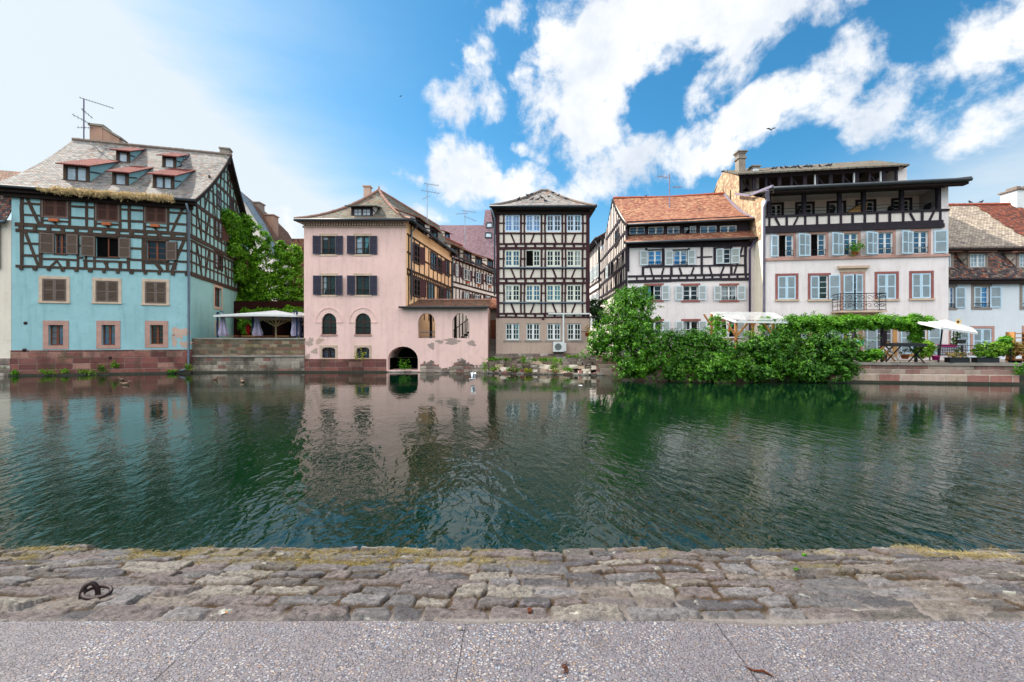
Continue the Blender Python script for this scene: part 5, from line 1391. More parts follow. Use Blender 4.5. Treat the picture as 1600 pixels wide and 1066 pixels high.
ubeam(tb, FDg, LG-8.5, 10.6, LG-1.9, 10.6, .2, .05)
tD = lambda u: 9.7+(ridD[2]-.3-9.7)*(1-abs((LG-u)-5.4)/ (5.0 if LG-u < 5.4 else 7.))
for k in range(18):
    u = .3+k*LG/18; ubeam(tb, FDg, u, 5.6, u, 8.2, .13); 
    if tD(u) > 9.4: ubeam(tb, FDg, u, 8.2, u, tD(u), .13)
for k in range(5): u = LG-1.2-k*2.; ubeam(tb, FDg, u, 8.2, u-1.0, 6.0, .13, .044)
ubeam(tb, FDg, LG-2.6, 9.4, LG-3.7, 11.2, .13, .044); ubeam(tb, FDg, LG-.1, .9, LG-.1, 9.2, .24, .055)
tb.build('timber_frame', 'black_timber', HD)
# attic window band, skirt and main roof
FDs = FD.shift(-.45); zst = FD.uz(1080, 348.5)[1]
zb0 = FDs.uz(1080, 369)[1]; zb1 = FDs.uz(1080, 351)[1]
mb = MB(); mb.fbox(FDs, .2, LD-.1, zb0-.5, zb1+.3, -.25, -.12, 0)
for k, (a, c) in enumerate(((982.5, 1008.4), (1012, 1037.8), (1041.8, 1063), (1067, 1089), (1092.7, 1120.6), (1124, 1152))):
    window(FDs, HD, a+1, 354.8-.015*(a-980), c-1, 366.6-.012*(a-980), case='white_paint', cols=2, rows=1, pane='glass_tint', pane2='dark_room' if k == 3 else None, rev=.08, sur=('black_timber', .06, .03), bars=('iron', .22, 'rail'))
build_wall(FDs, HD, 'attic_wall', ['black_timber'], .0, LD-.2, zb0-.5, zb1+.4)
rf = MB(); P = FD.P
roof(rf, P(-.25, zs0, .5), P(LD+.2, zs0, .5), P(LD-.1, zs0+.62, -.45), P(-.05, zs0+.62, -.45), .05, .1, 0, .4, .02, 21)
za = FDs.uz(985, 350.5, .3)[1]
eL = np.array(FDs.P(.05, za, .45)); eR = np.array(FDs.P(LD-.05, za, .45))
roof(rf, eL, eR, ridD2, ridD, .28, .1, 0, .4, .07, 22)
roof(rf, (ridD2[0]+.5, ridD2[1]+8, 9.5), (ridD[0]+.6, ridD[1]+8, 9.5), ridD, ridD2, .2, .1, 0, .8, .04, 23)
ro = rf.build('roof', ['orange_tiles', 'soffit_wood'], HD)
rd = MB(); ridge(rd, [ridD+np.array([0, 0, .05]), (ridD+ridD2)/2+np.array([0, 0, -.06]), ridD2+np.array([0, 0, .05])], .1); rd.build('ridge_tiles', 'ridge_tile_red', ro)
mb = MB()
pts = [eL*(1-t)+ridD*t-np.array([.05, 0, .12+.28*4*t*(1-t)]) for t in np.linspace(0, 1, 8)]
for p, q in zip(pts, pts[1:]): bar(mb, p, q, .06, .22)
bar(mb, ridD-np.array([.05, 0, .12]), (ridD[0]+.45, ridD[1]+6.5, 9.9), .06, .22)
mb.build('barge_board', 'soffit_wood', ro)
mb = MB()
pts = [eR*(1-t)+ridD2*t-np.array([-.02, 0, -.03+.28*4*t*(1-t)]) for t in np.linspace(0, 1, 8)]
for p, q in zip(pts, pts[1:]): bar(mb, p, q, .16, .08)
mb.build('flashing', 'lilac_zinc', ro)
gutter(ro, P(-.25, zs0-.05, .57), P(LD+.2, zs0-.05, .57), .075, 'dark_zinc'); gutter(ro, eL-np.array([0, .05, .07]), eR-np.array([0, .05, .07]), .07, 'dark_zinc')
downpipe(HD, [P(LD-.15, zs0-.1, .5), P(LD-.35, zs0-.7, .12), P(LD-.35, .9, .12)], .06, 'purple_metal')

# alley wing running back from the orange roofed house
x0, y0 = bD+np.array([.06, -.7]); FV = Face((x0-.05, y0+16), (x0-.1, y0)); LV = FV.L
HV = thing('timber_house', 'white half-timbered wing with pale shutters down the alley beside the tall house', 'house', (*FV.P(LV/2, 0)[:2], .9))
zV = at(950, 371, y0)[2]
for k in range(6):
    u = 1.2+k*2.5
    for z in (3.4, 5.3, 8.0): window(FV, HV, u, z, u+.8, z+1.25, px=False, sur=('black_timber', .08, .05), case='white_paint', pane='glass_dark', hole=False, rows=2, sh=[('OL', *ws, .5), ('OR', *ws, .5)])
build_wall(FV, HV, 'wall', ['white_infill'], 0, LV, .5, zV)
tb = MB()
for z in (2.9, 5.0, 6.9, 7.6, zV-.1): ubeam(tb, FV, 0, z, LV, z, .2, .045)
for k in range(20): u = .2+k*LV/20; ubeam(tb, FV, u, 7.6, u, zV, .13)
tb.build('timber_frame', 'black_timber', HV)
rf = MB()
roof(rf, FV.P(-.3, zV, .45), FV.P(LV, zV, .45), FV.P(LV-3.4, zV+3.2, -3.8), FV.P(-.3, zV+3.2, -3.8), .1, .1, 0, .6, .04, 25)
ro = rf.build('roof', ['orange_tiles', 'soffit_wood'], HV)
gutter(ro, FV.P(0, zV-.05, .52), FV.P(LV, zV-.05, .52), .09, 'dark_zinc')
downpipe(HV, [FV.P(LV-.5, zV-.1, .5), FV.P(LV-.5, zV-.9, .1), FV.P(LV-.5, 1, .1)], .06, 'dark_zinc')

# ================================================================== tall white house with the timber gallery
FE = Face.px(1195, 27, 1482, 25.57); LE = FE.L
HE = thing('white_house', 'tall white house with an open timber gallery, pale louvred shutters and an iron balcony', 'house', (*FE.P(LE/2, 0)[:2], .95))
zg0 = FE.uz(1338, 360)[1]; zp = FE.uz(1338, 332)[1]; zbm = FE.uz(1338, 349.5)[1]
es = 'bluewhite_shutter', 'bluegrey_slat'
# storey under the gallery
lst = ((1217, 367.5, 1239.5, 401, 1204.5, 128, 1), (1267, 366, 1290, 400, 1246, 150, 1), (1319, 364.5, 1340.5, 399, 1296.5, 150, 0), (1372.5, 363, 1395, 397.5, 1348, 150, 0), (1427.5, 361.5, 1450, 396.5, 1402.5, 150, 0))
for i, (a, b, c, d, sx_, th, op) in enumerate(lst):
    w_ = (FE.uz(c, 380)[0]-FE.uz(a, 380)[0])
    wo_, (ua, ub, za, zb) = window(FE, HE, a, b, c, d, sur=('pink_stone', .13, .03), case='white_paint', rows=4, pane='glass_blue', pane2='dark_room' if op else None, rev=.14, bars=('iron', .36, 'rail'))
    us_ = FE.uz(sx_, 380)[0]
    shutter(FE, wo_, ua-.04, 1, min(.62, (ua-us_)), za, zb, 168, *es, o=.06)
    if i in (1, 2, 3, 4): shutter(FE, wo_, ua-.04-min(.62, ua-us_)*.5, -1, .5, za-.02, zb+.02, 25, *es, o=.12)
    if i == 4: shutter(FE, wo_, ub+.28, -1, .62, za, zb, 172, *es, o=.06)
# bel etage
for (a, b, c, d, k) in ((1215, 431, 1243.5, 468, 'c'), (1266, 430.5, 1294, 468, 'h'), (1370.5, 428, 1400, 467.5, 'c'), (1424.5, 427, 1454.5, 466.5, 'c')):
    wo_, (ua, ub, za, zb) = window(FE, HE, a, b, c, d, sur=('red_stone' if k != 'x' else 'beige_stone', .13, .03), case='white_paint', rows=4, pane='glass_green', rev=.14, sill=('beige_stone', .16, .1),
        sh=[('CL', *es), ('CR', *es)] if k == 'c' else [('CL', *es), ('OR', *es, .55)])
wo_, (ua, ub, za, zb) = window(FE, HE, 1317.5, 429.5, 1346.5, 485, sur=('pink_stone', .16, .04), case='white_paint', rows=5, pane='glass_dark', rev=.16, sill=('beige_stone', .1, .05), sh=[('AL', *es, 22), ('AR', *es, 22)])
mb = MB(); mb.fbox(FE, ua-.2, ub+.2, zb+.16, zb+.36, -.02, .06); mb.fbox(FE, ua-.32, ub+.32, zb+.36, zb+.50, -.02, .2); mb.build('hood_moulding', 'beige_stone', wo_)
# ground floor
for (a, b, c, d, sh_) in ((1268, 512, 1291, 553, [('OR', *es, .6)]), (1318, 511, 1341.5, 553, [('OL', *es, .6)]), (1371, 510, 1395, 553, [('OL', *es, .65)]), (1425.5, 503, 1449, 553, [('OL', *es, .65), ('OR', *es, .6)])):
    window(FE, HE, a, b, c, d, sur=('pink_stone' if a < 1350 else 'ochre_stone', .2, .03), case='white_paint', rows=4, pane='glass_green', rev=.14, sh=sh_)
window(FE, HE, 1216, 510, 1240, 548, sur=('pink_stone', .15, .03), case='white_paint', rows=4, pane='glass_green', rev=.14, sh=[('OL', *es, .6), ('OR', *es, .6)])
build_wall(FE, HE, 'wall', ['lilac_white_plaster'], 0, LE, .4, zg0+.02)
mb = MB(); u0, zz = FE.uz(1338, 402.6); mb.fbox(FE, -.03, LE+.02, zz-.07, zz+.07, -.02, .09); mb.build('string_course', 'pink_stone', HE)
# gallery
Gb = MB(); D_ = 1.7; zC_ = 10.75
Gb.fbox(FE, .0, LE-.02, zg0, zp-.06, -.14, -.01, 0)                       # parapet infill
Gb.fbox(FE, .1, LE-.3, zg0+.5, zg0+.6, -D_, -.14, 0)                      # floor
p = FE.P
Gb.quad(p(LE-.36, zg0, -D_), p(LE-.36, zg0, .0), p(LE-.36, zC_, .0), p(LE-.36, zC_, -D_), 0, [(0, 0), (2, 0), (2, 2), (0, 2)])
Gb.fbox(FE, LE-.36, LE, zg0, zC_+.1, -D_, -.005, 1)
Gb.quad(p(0, zC_-.02, -D_), p(LE-.3, zC_-.02, -D_), p(LE-.3, zC_-.05, -.02), p(0, zC_-.05, -.02), 0, [(0, 0), (9, 0), (9, 2), (0, 2)])
Gb.build('gallery_wall', ['white_infill', 'lilac_white_plaster'], HE)
FEi = FE.shift(-D_)
for (a, b, c, d) in ((1205, 320, 1221, 341), (1246, 319, 1269, 340), (1295, 317.5, 1318, 338), (1340, 315.5, 1365, 336), (1396, 313, 1421, 333)):
    window(FEi, HE, a, b, c, d, sur=('black_timber', .13, .05), case='white_paint', rows=3, pane='glass_dark', rev=.1)
build_wall(FEi, HE, 'wall', ['white_infill'], 0, LE-.3, zg0+.4, zC_)
tb = MB()
tb.fbox(FE, -.04, LE-.28, zg0-.02, zbm-.18, -.2, .14); tb.fbox(FE, -.02, LE-.30, zbm-.2, zbm+.02, -.2, .09)
tb.fbox(FE, -.02, LE+.02, zp-.12, zp, -.2, .07)
for x in (1202, 1229, 1258, 1276.6, 1295, 1313.7, 1332, 1351, 1370.5, 1390, 1411, 1440.6, 1469): pbeam(tb, FE, x, 340-.0374*(x-1200), x, 354.5-.035*(x-1200), 3.2, .03)
for (a, b, c, d) in ((1211.4, 340.6, 1218, 353.5), (1246.5, 339.5, 1240, 352.5), (1421.5, 333, 1428.5, 346), (1459, 331, 1452, 345)): pbeam(tb, FE, a, b, c, d, 3, .03)
for x in (1202, 1257, 1312.5, 1350.5, 1410, 1467.5):
    u, z = FE.uz(x, 320); tb.fbox(FE, u-.09, u+.09, zp, zC_, -.18, .02)
tb.build('timber_frame', 'black_timber', HE)
mb = MB()
for dz in (.18, .36): mb.tube([FE.P(.2, zp+dz, .03), FE.P(LE-.4, zp+dz, .03)], .016, 5)
mb.build('handrail', 'iron', HE)
# side wall: rubble gable with a strip of warm white plaster
aE = np.array(FE.P(0, 0)[:2]); bE = np.array(FE.P(0, 0, -13.)[:2]); FEs = Face(bE, aE); LS = FEs.L
zat = at(1154, 274.5, 31.5)[2]; zrg = at(1129, 270, 35)[2]
U = lambda t: LS-t
prf = [(U(13), .5), (U(0), .5), (U(0), 10.45), (U(1.2), 10.95), (U(4.4), 12.2), (U(4.45), zat), (U(8.0), zrg), (U(9.4), zrg-.15), (U(13), 12.6)]
zpl = at(1194, 373, 27.2)[2]
def clip(pr, zc, up):
    out_ = []
    for (a, b) in zip(pr, pr[1:]+pr[:1]):
        ia, ib = (a[1] > zc) == up, (b[1] > zc) == up
        if ia: out_.append(a)
        if ia != ib: t = (zc-a[1])/(b[1]-a[1]); out_.append((a[0]+(b[0]-a[0])*t, zc))
    return out_
mb = MB(); q = clip(prf, zpl, True); mb.poly([FEs.P(*k) for k in q], 0, q)
q = clip(prf, zpl, False); mb.poly([FEs.P(*k, .03) for k in q], 1, q)
mb.fbox(FEs, U(.42), U(-.01), zpl, 10.4, -.02, .028, 1)
u = U(6.2)
mb.fbox(FEs, u-.12, u+.1, 11.9, 13.0, -.02, .006, 2)
mb.build('gable_wall', ['rubble_gable', 'warm_white_plaster', 'dark_interior'], HE)
# main roof over the gallery, open loft and its hipped roof
rf = MB()
roof(rf, p(.12, 10.78, .95), p(LE+.35, 10.78, .95), p(LE+.1, 12.2, -4.6), p(.0, 12.2, -4.6), 0, .16, 0, .6, .02, 31)
uR = FE.uz(1404, 270, -4.5)[0]; uRx = FE.uz(1421, 262, -4.0)[0]
rg1 = FE.P(.1, zrg+.12, -8.0); uH = FE.uz(1366, 255, -8.0)[0]; rg2 = FE.P(uH, zrg+.30, -8.0)
zE_ = zat-.02
roof(rf, p(-.2, zE_, -4.0), p(uRx, zE_+.02, -4.0), rg2, rg1, .0, .1, 0, .5, .05, 32)
roof(rf, p(uRx, zE_+.02, -4.0), p(uRx, zE_, -12.2), np.array(rg2)+np.array([0, .02, 0]), rg2, .0, .1, 0, .6, .04, 33)
roof(rf, p(uRx, zE_, -12.2), p(-.2, zE_, -12.2), rg1, rg2, .0, .1, 0, .8, .04, 34)
ro = rf.build('roof', ['mossy_tiles', 'soffit_wood'], HE)
mb = MB(); mb.fbox(FE, .15, LE+.32, 10.50, 10.68, .55, .93, 0); mb.fbox(FE, .1, LE-.2, 10.62, 10.72, -.2, .6, 0)
bar(mb, p(LE+.36, 10.76, 1.0), p(LE+.1, 12.2, -4.5), .06, .22, 0); mb.build('eaves_board', 'soffit_wood', ro)
gutter(ro, p(.1, 10.72, 1.02), p(LE+.38, 10.72, 1.02), .10, 'dark_zinc'); 
mb = MB(); bar(mb, p(.05, 10.85, 1.0), p(-.22, 11.2, -1.6), .12, .14); bar(mb, p(-.1, 10.75, .6), p(.05, 10.2, .3), .22, .1); bar(mb, p(-.25, 11.15, -1.6), p(-.25, 12.15, -4.4), .14, .1)
mb.build('verge_gutter', 'lilac_zinc', ro)
L_ = MB(); FL = FE.shift(-4.5)
L_.fbox(FL, .0, uR+.5, 11.9, zat+.1, -3.4, -3.2, 1)
L_.fbox(FL, uR-.02, uR+.5, 11.9, zat+.02, -3.2, -.02, 2)
L_.fbox(FL, .02, uR, 12.1, 12.32, -.1, .02, 0); L_.fbox(FL, .02, uR, zat-.22, zat, -.1, .02, 0)
n = 13
for k in range(n):
    u = .12+(uR-.3)*k/(n-1); L_.fbox(FL, u, u+(.22 if k % 2 else .13), 12.3, zat-.2, -.12, .0+tick(), 0 if k % 3 else 0)
    if k % 2 == 0 and k < n-1: L_.beam(FL, u+.2, zat-.25, u+.75, 12.4, .09, -.35, -.25, 0)
for k in (6, 9, 11): u = .12+(uR-.3)*k/(n-1); L_.fbox(FL, u-.10, u-.02, 12.3, zat-.2, -.10, -.01, 3)
L_.build('loft_frame', ['black_timber', 'dark_interior', 'lilac_white_plaster', 'white_paint'], HE)
for (a, b, c, d, m, cap) in ((1154.5, 240, 1165, 275, 'grey_stone', 1), (1176.5, 263, 1186, 272, 'white_chimney', 1)):
    dep = 32.5; l = at(a, b, dep); r = at(c, d, dep); mb = MB(); mb.box(l[0], r[0], dep, dep+.55, 12.9, l[2], 0)
    zt = l[2]; hw = (r[0]-l[0]); mb.box(l[0]-.07, r[0]+.07, dep-.07, dep+.62, zt-.35, zt-.25, 1); mb.box(l[0]-.04, r[0]+.04, dep-.04, dep+.59, zt-.0, zt+.12, 1); mb.box(l[0]-.12, r[0]+.12, dep-.12, dep+.67, zt+.12, zt+.2, 1)
    mb.build('chimney', [m, 'grey_stone'], HE)
downpipe(HE, [p(.0, 10.35, .35), p(-.08, 9.9, .1), p(-.08, 1.0, .1)], .075, 'lilac_zinc')
# iron balcony
B = MB(); ub0 = FE.uz(1305, 486, .45)[0]; ub1 = FE.uz(1378, 486, .45)[0]; zb_ = FE.uz(1340, 486, .45)[1]
B.fbox(FE, ub0, ub1, zb_-.1, zb_, .0, .92, 0); B.fbox(FE, ub0+.1, ub1-.1, zb_-.6, zb_-.1, -.02, .25, 0)
bo = B.build('balcony', 'beige_stone', HE)
I = MB(); h_ = .95
def scrolls(A, Bp, n):
    A, Bp = np.array(A), np.array(Bp); d = (Bp-A); Lx = np.linalg.norm(d); d = d/Lx; up = np.array([0, 0, 1.])
    for z in (.04, .5, h_): I.tube([A+up*z, Bp+up*z], .022 if z == h_ else .015, 5)
    for k in range(n+1): 
        if k % 2 == 0: I.tube([A+d*Lx*k/n, A+d*Lx*k/n+up*h_], .014, 5)
    for k in range(n):
        for row in (0, 1):
            cx = Lx*(k+.5)/n; cz = .27+row*.45; rr = min(Lx/n*.46, .2); sg = 1 if (k+row) % 2 else -1
            pts = [A+d*(cx+sg*rr*(1-t*.085)*math.cos(t*.62))+up*(cz+rr*(1-t*.085)*math.sin(t*.62)) for t in range(12)]
            I.tube(pts, .013, 4)
fl_, fr_ = FE.P(ub0+.05, zb_, .87), FE.P(ub1-.05, zb_, .87)
scrolls(fl_, fr_, 7); scrolls(FE.P(ub0+.05, zb_, .05), fl_, 3); scrolls(fr_, FE.P(ub1-.05, zb_, .05), 3)
for u in (ub0+.25, ub1-.35):
    I.tube([FE.P(u, zb_-.1, .8), FE.P(u, zb_-.75, .03)], .022, 5)
    I.tube([FE.P(u, zb_-.12-.1*math.sin(t*.6), .2+.05*t) for t in range(9)], .015, 4)
I.build('railing', 'iron', bo)

# ================================================================== blue-white house at the right edge
FF = Face.px(1482.5, 26.9, 1760, 26.4); LF = FF.L
HF = thing('white_house', 'blue-white house with a tan and rust tiled roof, dormers and a white chimney', 'house', (*FF.P(3.2, 0)[:2], .95))
zF1 = FF.uz(1540, 436)[1]
for (a, b, c, d, sh_) in ((1479, 449, 1491.5, 481.5, [('OR', *es, .55)]), (1521.5, 448, 1545.5, 481, [('CL', *es), ('OR', *es, .62)]), (1597, 446, 1620, 481, [('CL', *es), ('OR', *es, .6)])):
    window(FF, HF, a, b, c, d, sur=('dark_stucco', .14, .03), case='white_paint', rows=4, pane='glass_sky', sh=sh_, rev=.14, bars=('iron', .25, 'rail'))
for (a, b, c, d, sh_) in ((1484, 513, 1495, 552, [('OR', *es, .6)]), (1520, 513.5, 1549, 552, [('CL', *es), ('CR', *es)]), (1601, 513, 1625, 552, [('OR', *es, .6)])):
    window(FF, HF, a, b, c, d, sur=('pink_stone', .15, .03), case='white_paint', rows=4, pane='glass_green', sh=sh_, rev=.14)
build_wall(FF, HF, 'wall', ['blue_white_plaster'], -.3, LF, .4, zF1, extra=lambda mb: [mb.quad(FF.P(LF, .4), FF.P(LF, .4, -9), FF.P(LF, zF1, -9), FF.P(LF, zF1), 0, [(0, 0), (9, 0), (9, 5), (0, 5)])])
rf = MB(); p = FF.P; ze = zF1+.02
roof(rf, p(-.4, ze, .35), p(LF+.3, ze, .35), p(LF+.3, ze+2.2, -1.5), p(-.4, ze+2.2, -1.5), .12, .1, 0, .4, .03, 41)
zu = at(1540, 386.5, 28.0)[2]
roof(rf, p(-.4, zu, -1.0), p(LF+.3, zu, -1.0), p(LF+.3, zu+4.05, -6.4), p(-.4, zu+4.05, -6.4), .12, .12, 2, .5, .05, 42)
roof(rf, p(LF+.3, zu, -12), p(-.4, zu, -12), p(-.4, zu+4.05, -6.4), p(LF+.3, zu+4.05, -6.4), .12, .12, 2, .8, .04, 43)
ro = rf.build('roof', ['dark_tiles', 'soffit_wood', 'tan_tiles'], HF)
# newer rust-red tiles in the upper right of the slope
mb = MB(); zr_ = lambda t: zu+4.05*(t-1.0)/5.4-.12*4*((t-1.0)/5.4)*(1-(t-1.0)/5.4)
def sl(px, py):
    u, t, z = slope_hit(FF, zr_, px, py, 1.0, 6.4); return u, t
(uA_, tA), (uB_, tB) = sl(1527, 324), sl(1600, 370)
G_ = 14; vs_ = []; us_ = []
for k in range(G_+1):
    for j in range(13):
        t = 6.4+(1.4-6.4)*k/G_; f_ = np.clip((tA-t)/(tA-tB), -.2, 1.6); ul = uA_+(uB_-uA_)*f_; u = ul+(LF+.25-ul)*j/12 if ul < LF else LF
        jit = 0 if j else .1*math.sin(k*2.3)
        w_ = .05+.055*(float(fbm(np.array((u+.4)*.55+42*7.), np.array((t-1)*1.25*.55), 42, 3))-.5)*2
        vs_.append(p(u+jit, zr_(t)+w_, -t)); us_.append((u, t*1.25))
fs_ = [(k*13+j, k*13+j+1, (k+1)*13+j+1, (k+1)*13+j) for k in range(G_) for j in range(12)]
mb.add(vs_, fs_, 0, [[us_[i] for i in f] for f in fs_]); mb.build('tile_patch', 'rust_tiles', ro)
mb = MB(); mb.fbox(FF, -.4, LF+.3, zu-.22, zu-.1, -1.45, -.98); mb.fbox(FF, -.4, LF+.3, ze-.32, ze-.1, -.02, .26); mb.build('eaves_board', 'soffit_wood', ro)
rd = MB(); ridge(rd, [p(-.4, zu+4.1, -6.4), p(LF+.3, zu+4.1, -6.4)], .11); rd.build('ridge_tiles', 'ridge_tile_red', ro)
zrF = lambda t: ze+2.2*(t+.35)/1.85-.12*4*((t+.35)/1.85)*(1-(t+.35)/1.85)
for i, (a, c) in enumerate(((1472, 1486.5), (1516, 1540), (1593, 1617))):
    dormer(HF, FF, zrF, a, c, 397, 418, .12, 'rust_tiles', 'white_wall', 'dark_stucco', 'glass_pale', 2, .3, .25, 50+i, 'white_paint', 3)
mb = MB(); l = at(1584, 298, 32.5); mb.box(l[0], l[0]+1.2, 32.3, 33.4, 9.5, l[2], 0); mb.box(l[0]-.1, l[0]+1.3, 32.2, 33.5, l[2], l[2]+.1, 1)
for k in range(2): mb.box(l[0]+.2+k*.5, l[0]+.5+k*.5, 32.5, 33.2, l[2]+.1, l[2]+.32, 1)
mb.build('chimney', ['white_chimney', 'grey_ridge_tile'], HF)

# ================================================================== houses farther back
# mauve roofed block
GA = thing('apartment_block', 'mauve tiled block with two skylights rising behind the timber houses', 'building', (*at(735, 533, 74)[:2], .9))
D1 = 74; q = lambda x, y, D: tuple(at(x, y, D))
mb = MB()
def slab(x0, x1, yb, yt, D, back, m=0, lean=0, xt=0):
    a, b = at(x0, yb, D), at(x1, yb, D); c, d = at(x1+xt, yt, D+back), at(x0+xt+lean, yt, D+back)
    w_ = np.linalg.norm(b-a); h_ = np.linalg.norm(d-a)
    mb.quad(a, b, c, d, m, [(0, 0), (w_, 0), (w_, h_), (0, h_)])
    return a, b, c, d
a, b, c, d = slab(680, 760, 420, 352, D1, 6)
for (e, f_) in ((b, c), (d, a)): mb.quad(e, (e[0], e[1]+8, .9), (f_[0], f_[1]+8, .9), f_, 0, [(0, 0), (1, 0), (1, 1), (0, 1)])
a2, b2, c2, d2 = slab(748, 800, 420, 328, D1-3, 6, 0, 10)
mb.quad(d2, a2, (a2[0], a2[1]+12, a2[2]), (d2[0], d2[1]+12, d2[2]), 0, [(0, 0), (9, 0), (9, 9), (0, 9)])
mb.quad(b2, c2, (c2[0], c2[1]+12, c2[2]), (b2[0], b2[1]+12, b2[2]), 0, [(0, 0), (9, 0), (9, 9), (0, 9)])
mb.quad(d2, c2, (c2[0], c2[1]+5, c2[2]-.2), (d2[0], d2[1]+5, d2[2]-.2), 0, [(0, 0), (9, 0), (9, 9), (0, 9)])
mb.build('roof', 'mauve_tiles', GA)
mb = MB()
mb.box(a[0], b[0], D1+.5, D1+12, -.2, a[2]+.3); mb.box(a2[0]+.3, b2[0]-.3, D1-2, D1+10, -.2, a2[2]+.3); mb.build('wall', 'mauve_roof', GA)
for (x0, y0, x1, y1) in ((760, 348.5, 769, 356), (758.5, 364, 768, 371.5)):
    k0, k1 = (420-y1)/92, (420-y0)/92
    l0 = at(x0, y1, D1-3+6*k0-.15); r0 = at(x1, y1, D1-3+6*k0-.15); r1 = at(x1, y0, D1-3+6*k1-.15); l1 = at(x0, y0, D1-3+6*k1-.15)
    W = MB(); W.quad(l0, r0, r1, l1, 0)
    for s0, s1 in ((l0, r0), (r0, r1), (r1, l1), (l1, l0)): bar(W, s0, s1, .2, .2, 1)
    W.build('skylight', ['glass_pale', 'dark_zinc'], GA)
# white gable with blue barge boards behind the ivy
GB = thing('gabled_house', 'white gabled house with blue barge boards and two chimneys behind the teal house', 'house', (*at(410, 533, 52)[:2], .9))
D2 = 52
mb = MB()
pp = [at(x, y, D2) for (x, y) in ((360, 560), (445, 560), (442, 408), (432, 398), (412, 355), (390, 322), (372, 300), (350, 330))]
mb.poly(pp, 0, [(k[0], k[2]) for k in pp]); pb = [k+np.array([-3, 14, 0]) for k in pp]
for k in range(len(pp)): j = (k+1) % len(pp); mb.quad(pp[k], pb[k], pb[j], pp[j], 0, [(0, 0), (1, 0), (1, 1), (0, 1)])
mb.build('wall', 'white_infill', GB)
mb = MB(); rl = [(368, 297), (390, 319), (400, 336), (412, 354), (424, 380), (433, 397), (443, 409)]
for k, (s0, s1) in enumerate(zip(rl, rl[1:])):
    e0, e1 = at(*s0, D2-.3), at(*s1, D2-.3); mb.quad(e0+np.array([.0, 0, .35]), e1+np.array([.0, 0, .35]), e1+np.array([-3, 15, .35]), e0+np.array([-3, 15, .35]), 0, [(0, k), (0, k+1), (15, k+1), (15, k)])
    bar(mb, e0+np.array([0, -.2, .05]), e1+np.array([0, -.2, .05]), .3, .55, 1)
for k in range(9):
    t0 = at(424+k*2.2, 398-(8-k)*3, D2-.25); mb.tube([t0, at(424+k*2.2, 386+k*3, D2-.25)], .05, 4, 2)
mb.build('roof', ['brown_tiles', 'zinc', 'dark_paint'], GB)
for (x0, x1, y0, y1, m) in ((391.5, 405, 317, 350, 'dark_stucco'), (407, 427, 336.5, 375, 'chimney_render')):
    l, r = at(x0, y1, 55), at(x1, y0, 55); mb = MB(); mb.box(l[0], r[0], 55, 56.2, l[2]-2, r[2]); mb.box(l[0]-.1, r[0]+.1, 54.9, 56.3, r[2], r[2]+.12); mb.build('chimney', m, GB)
# brick and tile flank beside the pink house
GC = thing('brick_house', 'brown brick and tile flank just behind the left side of the pink house', 'house', (*at(466, 533, 38)[:2], .9))
l, r = at(453, 374, 38), at(520, 374, 38)
mb = MB(); mb.box(l[0], r[0], 38, 46, .5, at(0, 485, 38)[2]); mb.build('wall', 'brick_wall', GC)
rf = MB(); roof(rf, at(451, 485, 37.7), at(520, 485, 37.7), at(520, 373, 40.5), at(455.5, 373, 40.5), .1, .1, 0, .6, .04, 61); rf.build('roof', ['old_brown_tiles', 'soffit_wood'], GC)
# restaurant front at the back of the terrace
GD = thing('restaurant_front', 'dark red restaurant front in the shade behind the white parasols', 'building', (*at(430, 533, 36)[:2], 2.1))
l, r = at(385, 480, 36.5), at(480, 480, 36.5)
mb = MB(); mb.box(l[0]-2, r[0]+1.2, 36.5, 37.0, 1.0, 5.2); mb.build('wall', 'red_interior', GD)
for (x0, x1, y0, y1) in ((408, 424, 503, 528), (452, 458, 503, 528), (463, 476, 500, 520)):
    mb = MB(); a, b = at(x0, y1, 36.4), at(x1, y0, 36.4); mb.box(a[0], b[0], 36.4, 36.52, a[2], b[2]); mb.build('window', 'dark_room', GD)
# ================================================================== river walls
FT = Face.px(297, 28.6, 476, 29.15); zt_ = FT.uz(380, 528)[1]; zm_ = FT.uz(380, 555)[1]
wt = thing('river_wall', 'weathered mossy masonry wall holding the parasol terrace above the river', 'wall', (*FT.P(FT.L/2, 0)[:2], 0))
mb = MB(); mb.fbox(FT, 0, FT.L, zm_, zt_-.1, -.5, 0); mb.build('upper_course', 'old_wall', wt)
mb = MB(); mb.fbox(FT, 0, FT.L, -.6, zm_-.12, -.5, .05); mb.build('lower_course', 'old_wall_lower', wt)
mb = MB(); mb.fbox(FT, 0, FT.L, -.6, .11, -.5, .2); mb.build('footing', 'wet_stone', wt)
mb = MB(); mb.fbox(FT, -.02, FT.L+.02, zt_-.1, zt_, -.55, .06); mb.fbox(FT, 0, FT.L, zm_-.12, zm_, -.5, .12); mb.build('coping', 'grey_stone', wt)
mb = MB(); a, b = FT.P(0, 0, -.5), FT.P(FT.L, 0, -.5); zte = zt_-.06
mb.quad((a[0]-2, a[1], zte), (b[0]+.3, b[1], zte), (b[0]+2, 44, zte), (a[0]-7, 44, zte)); o = mb.build('terrace', 'terrace_paving'); tag(o, kind='structure')

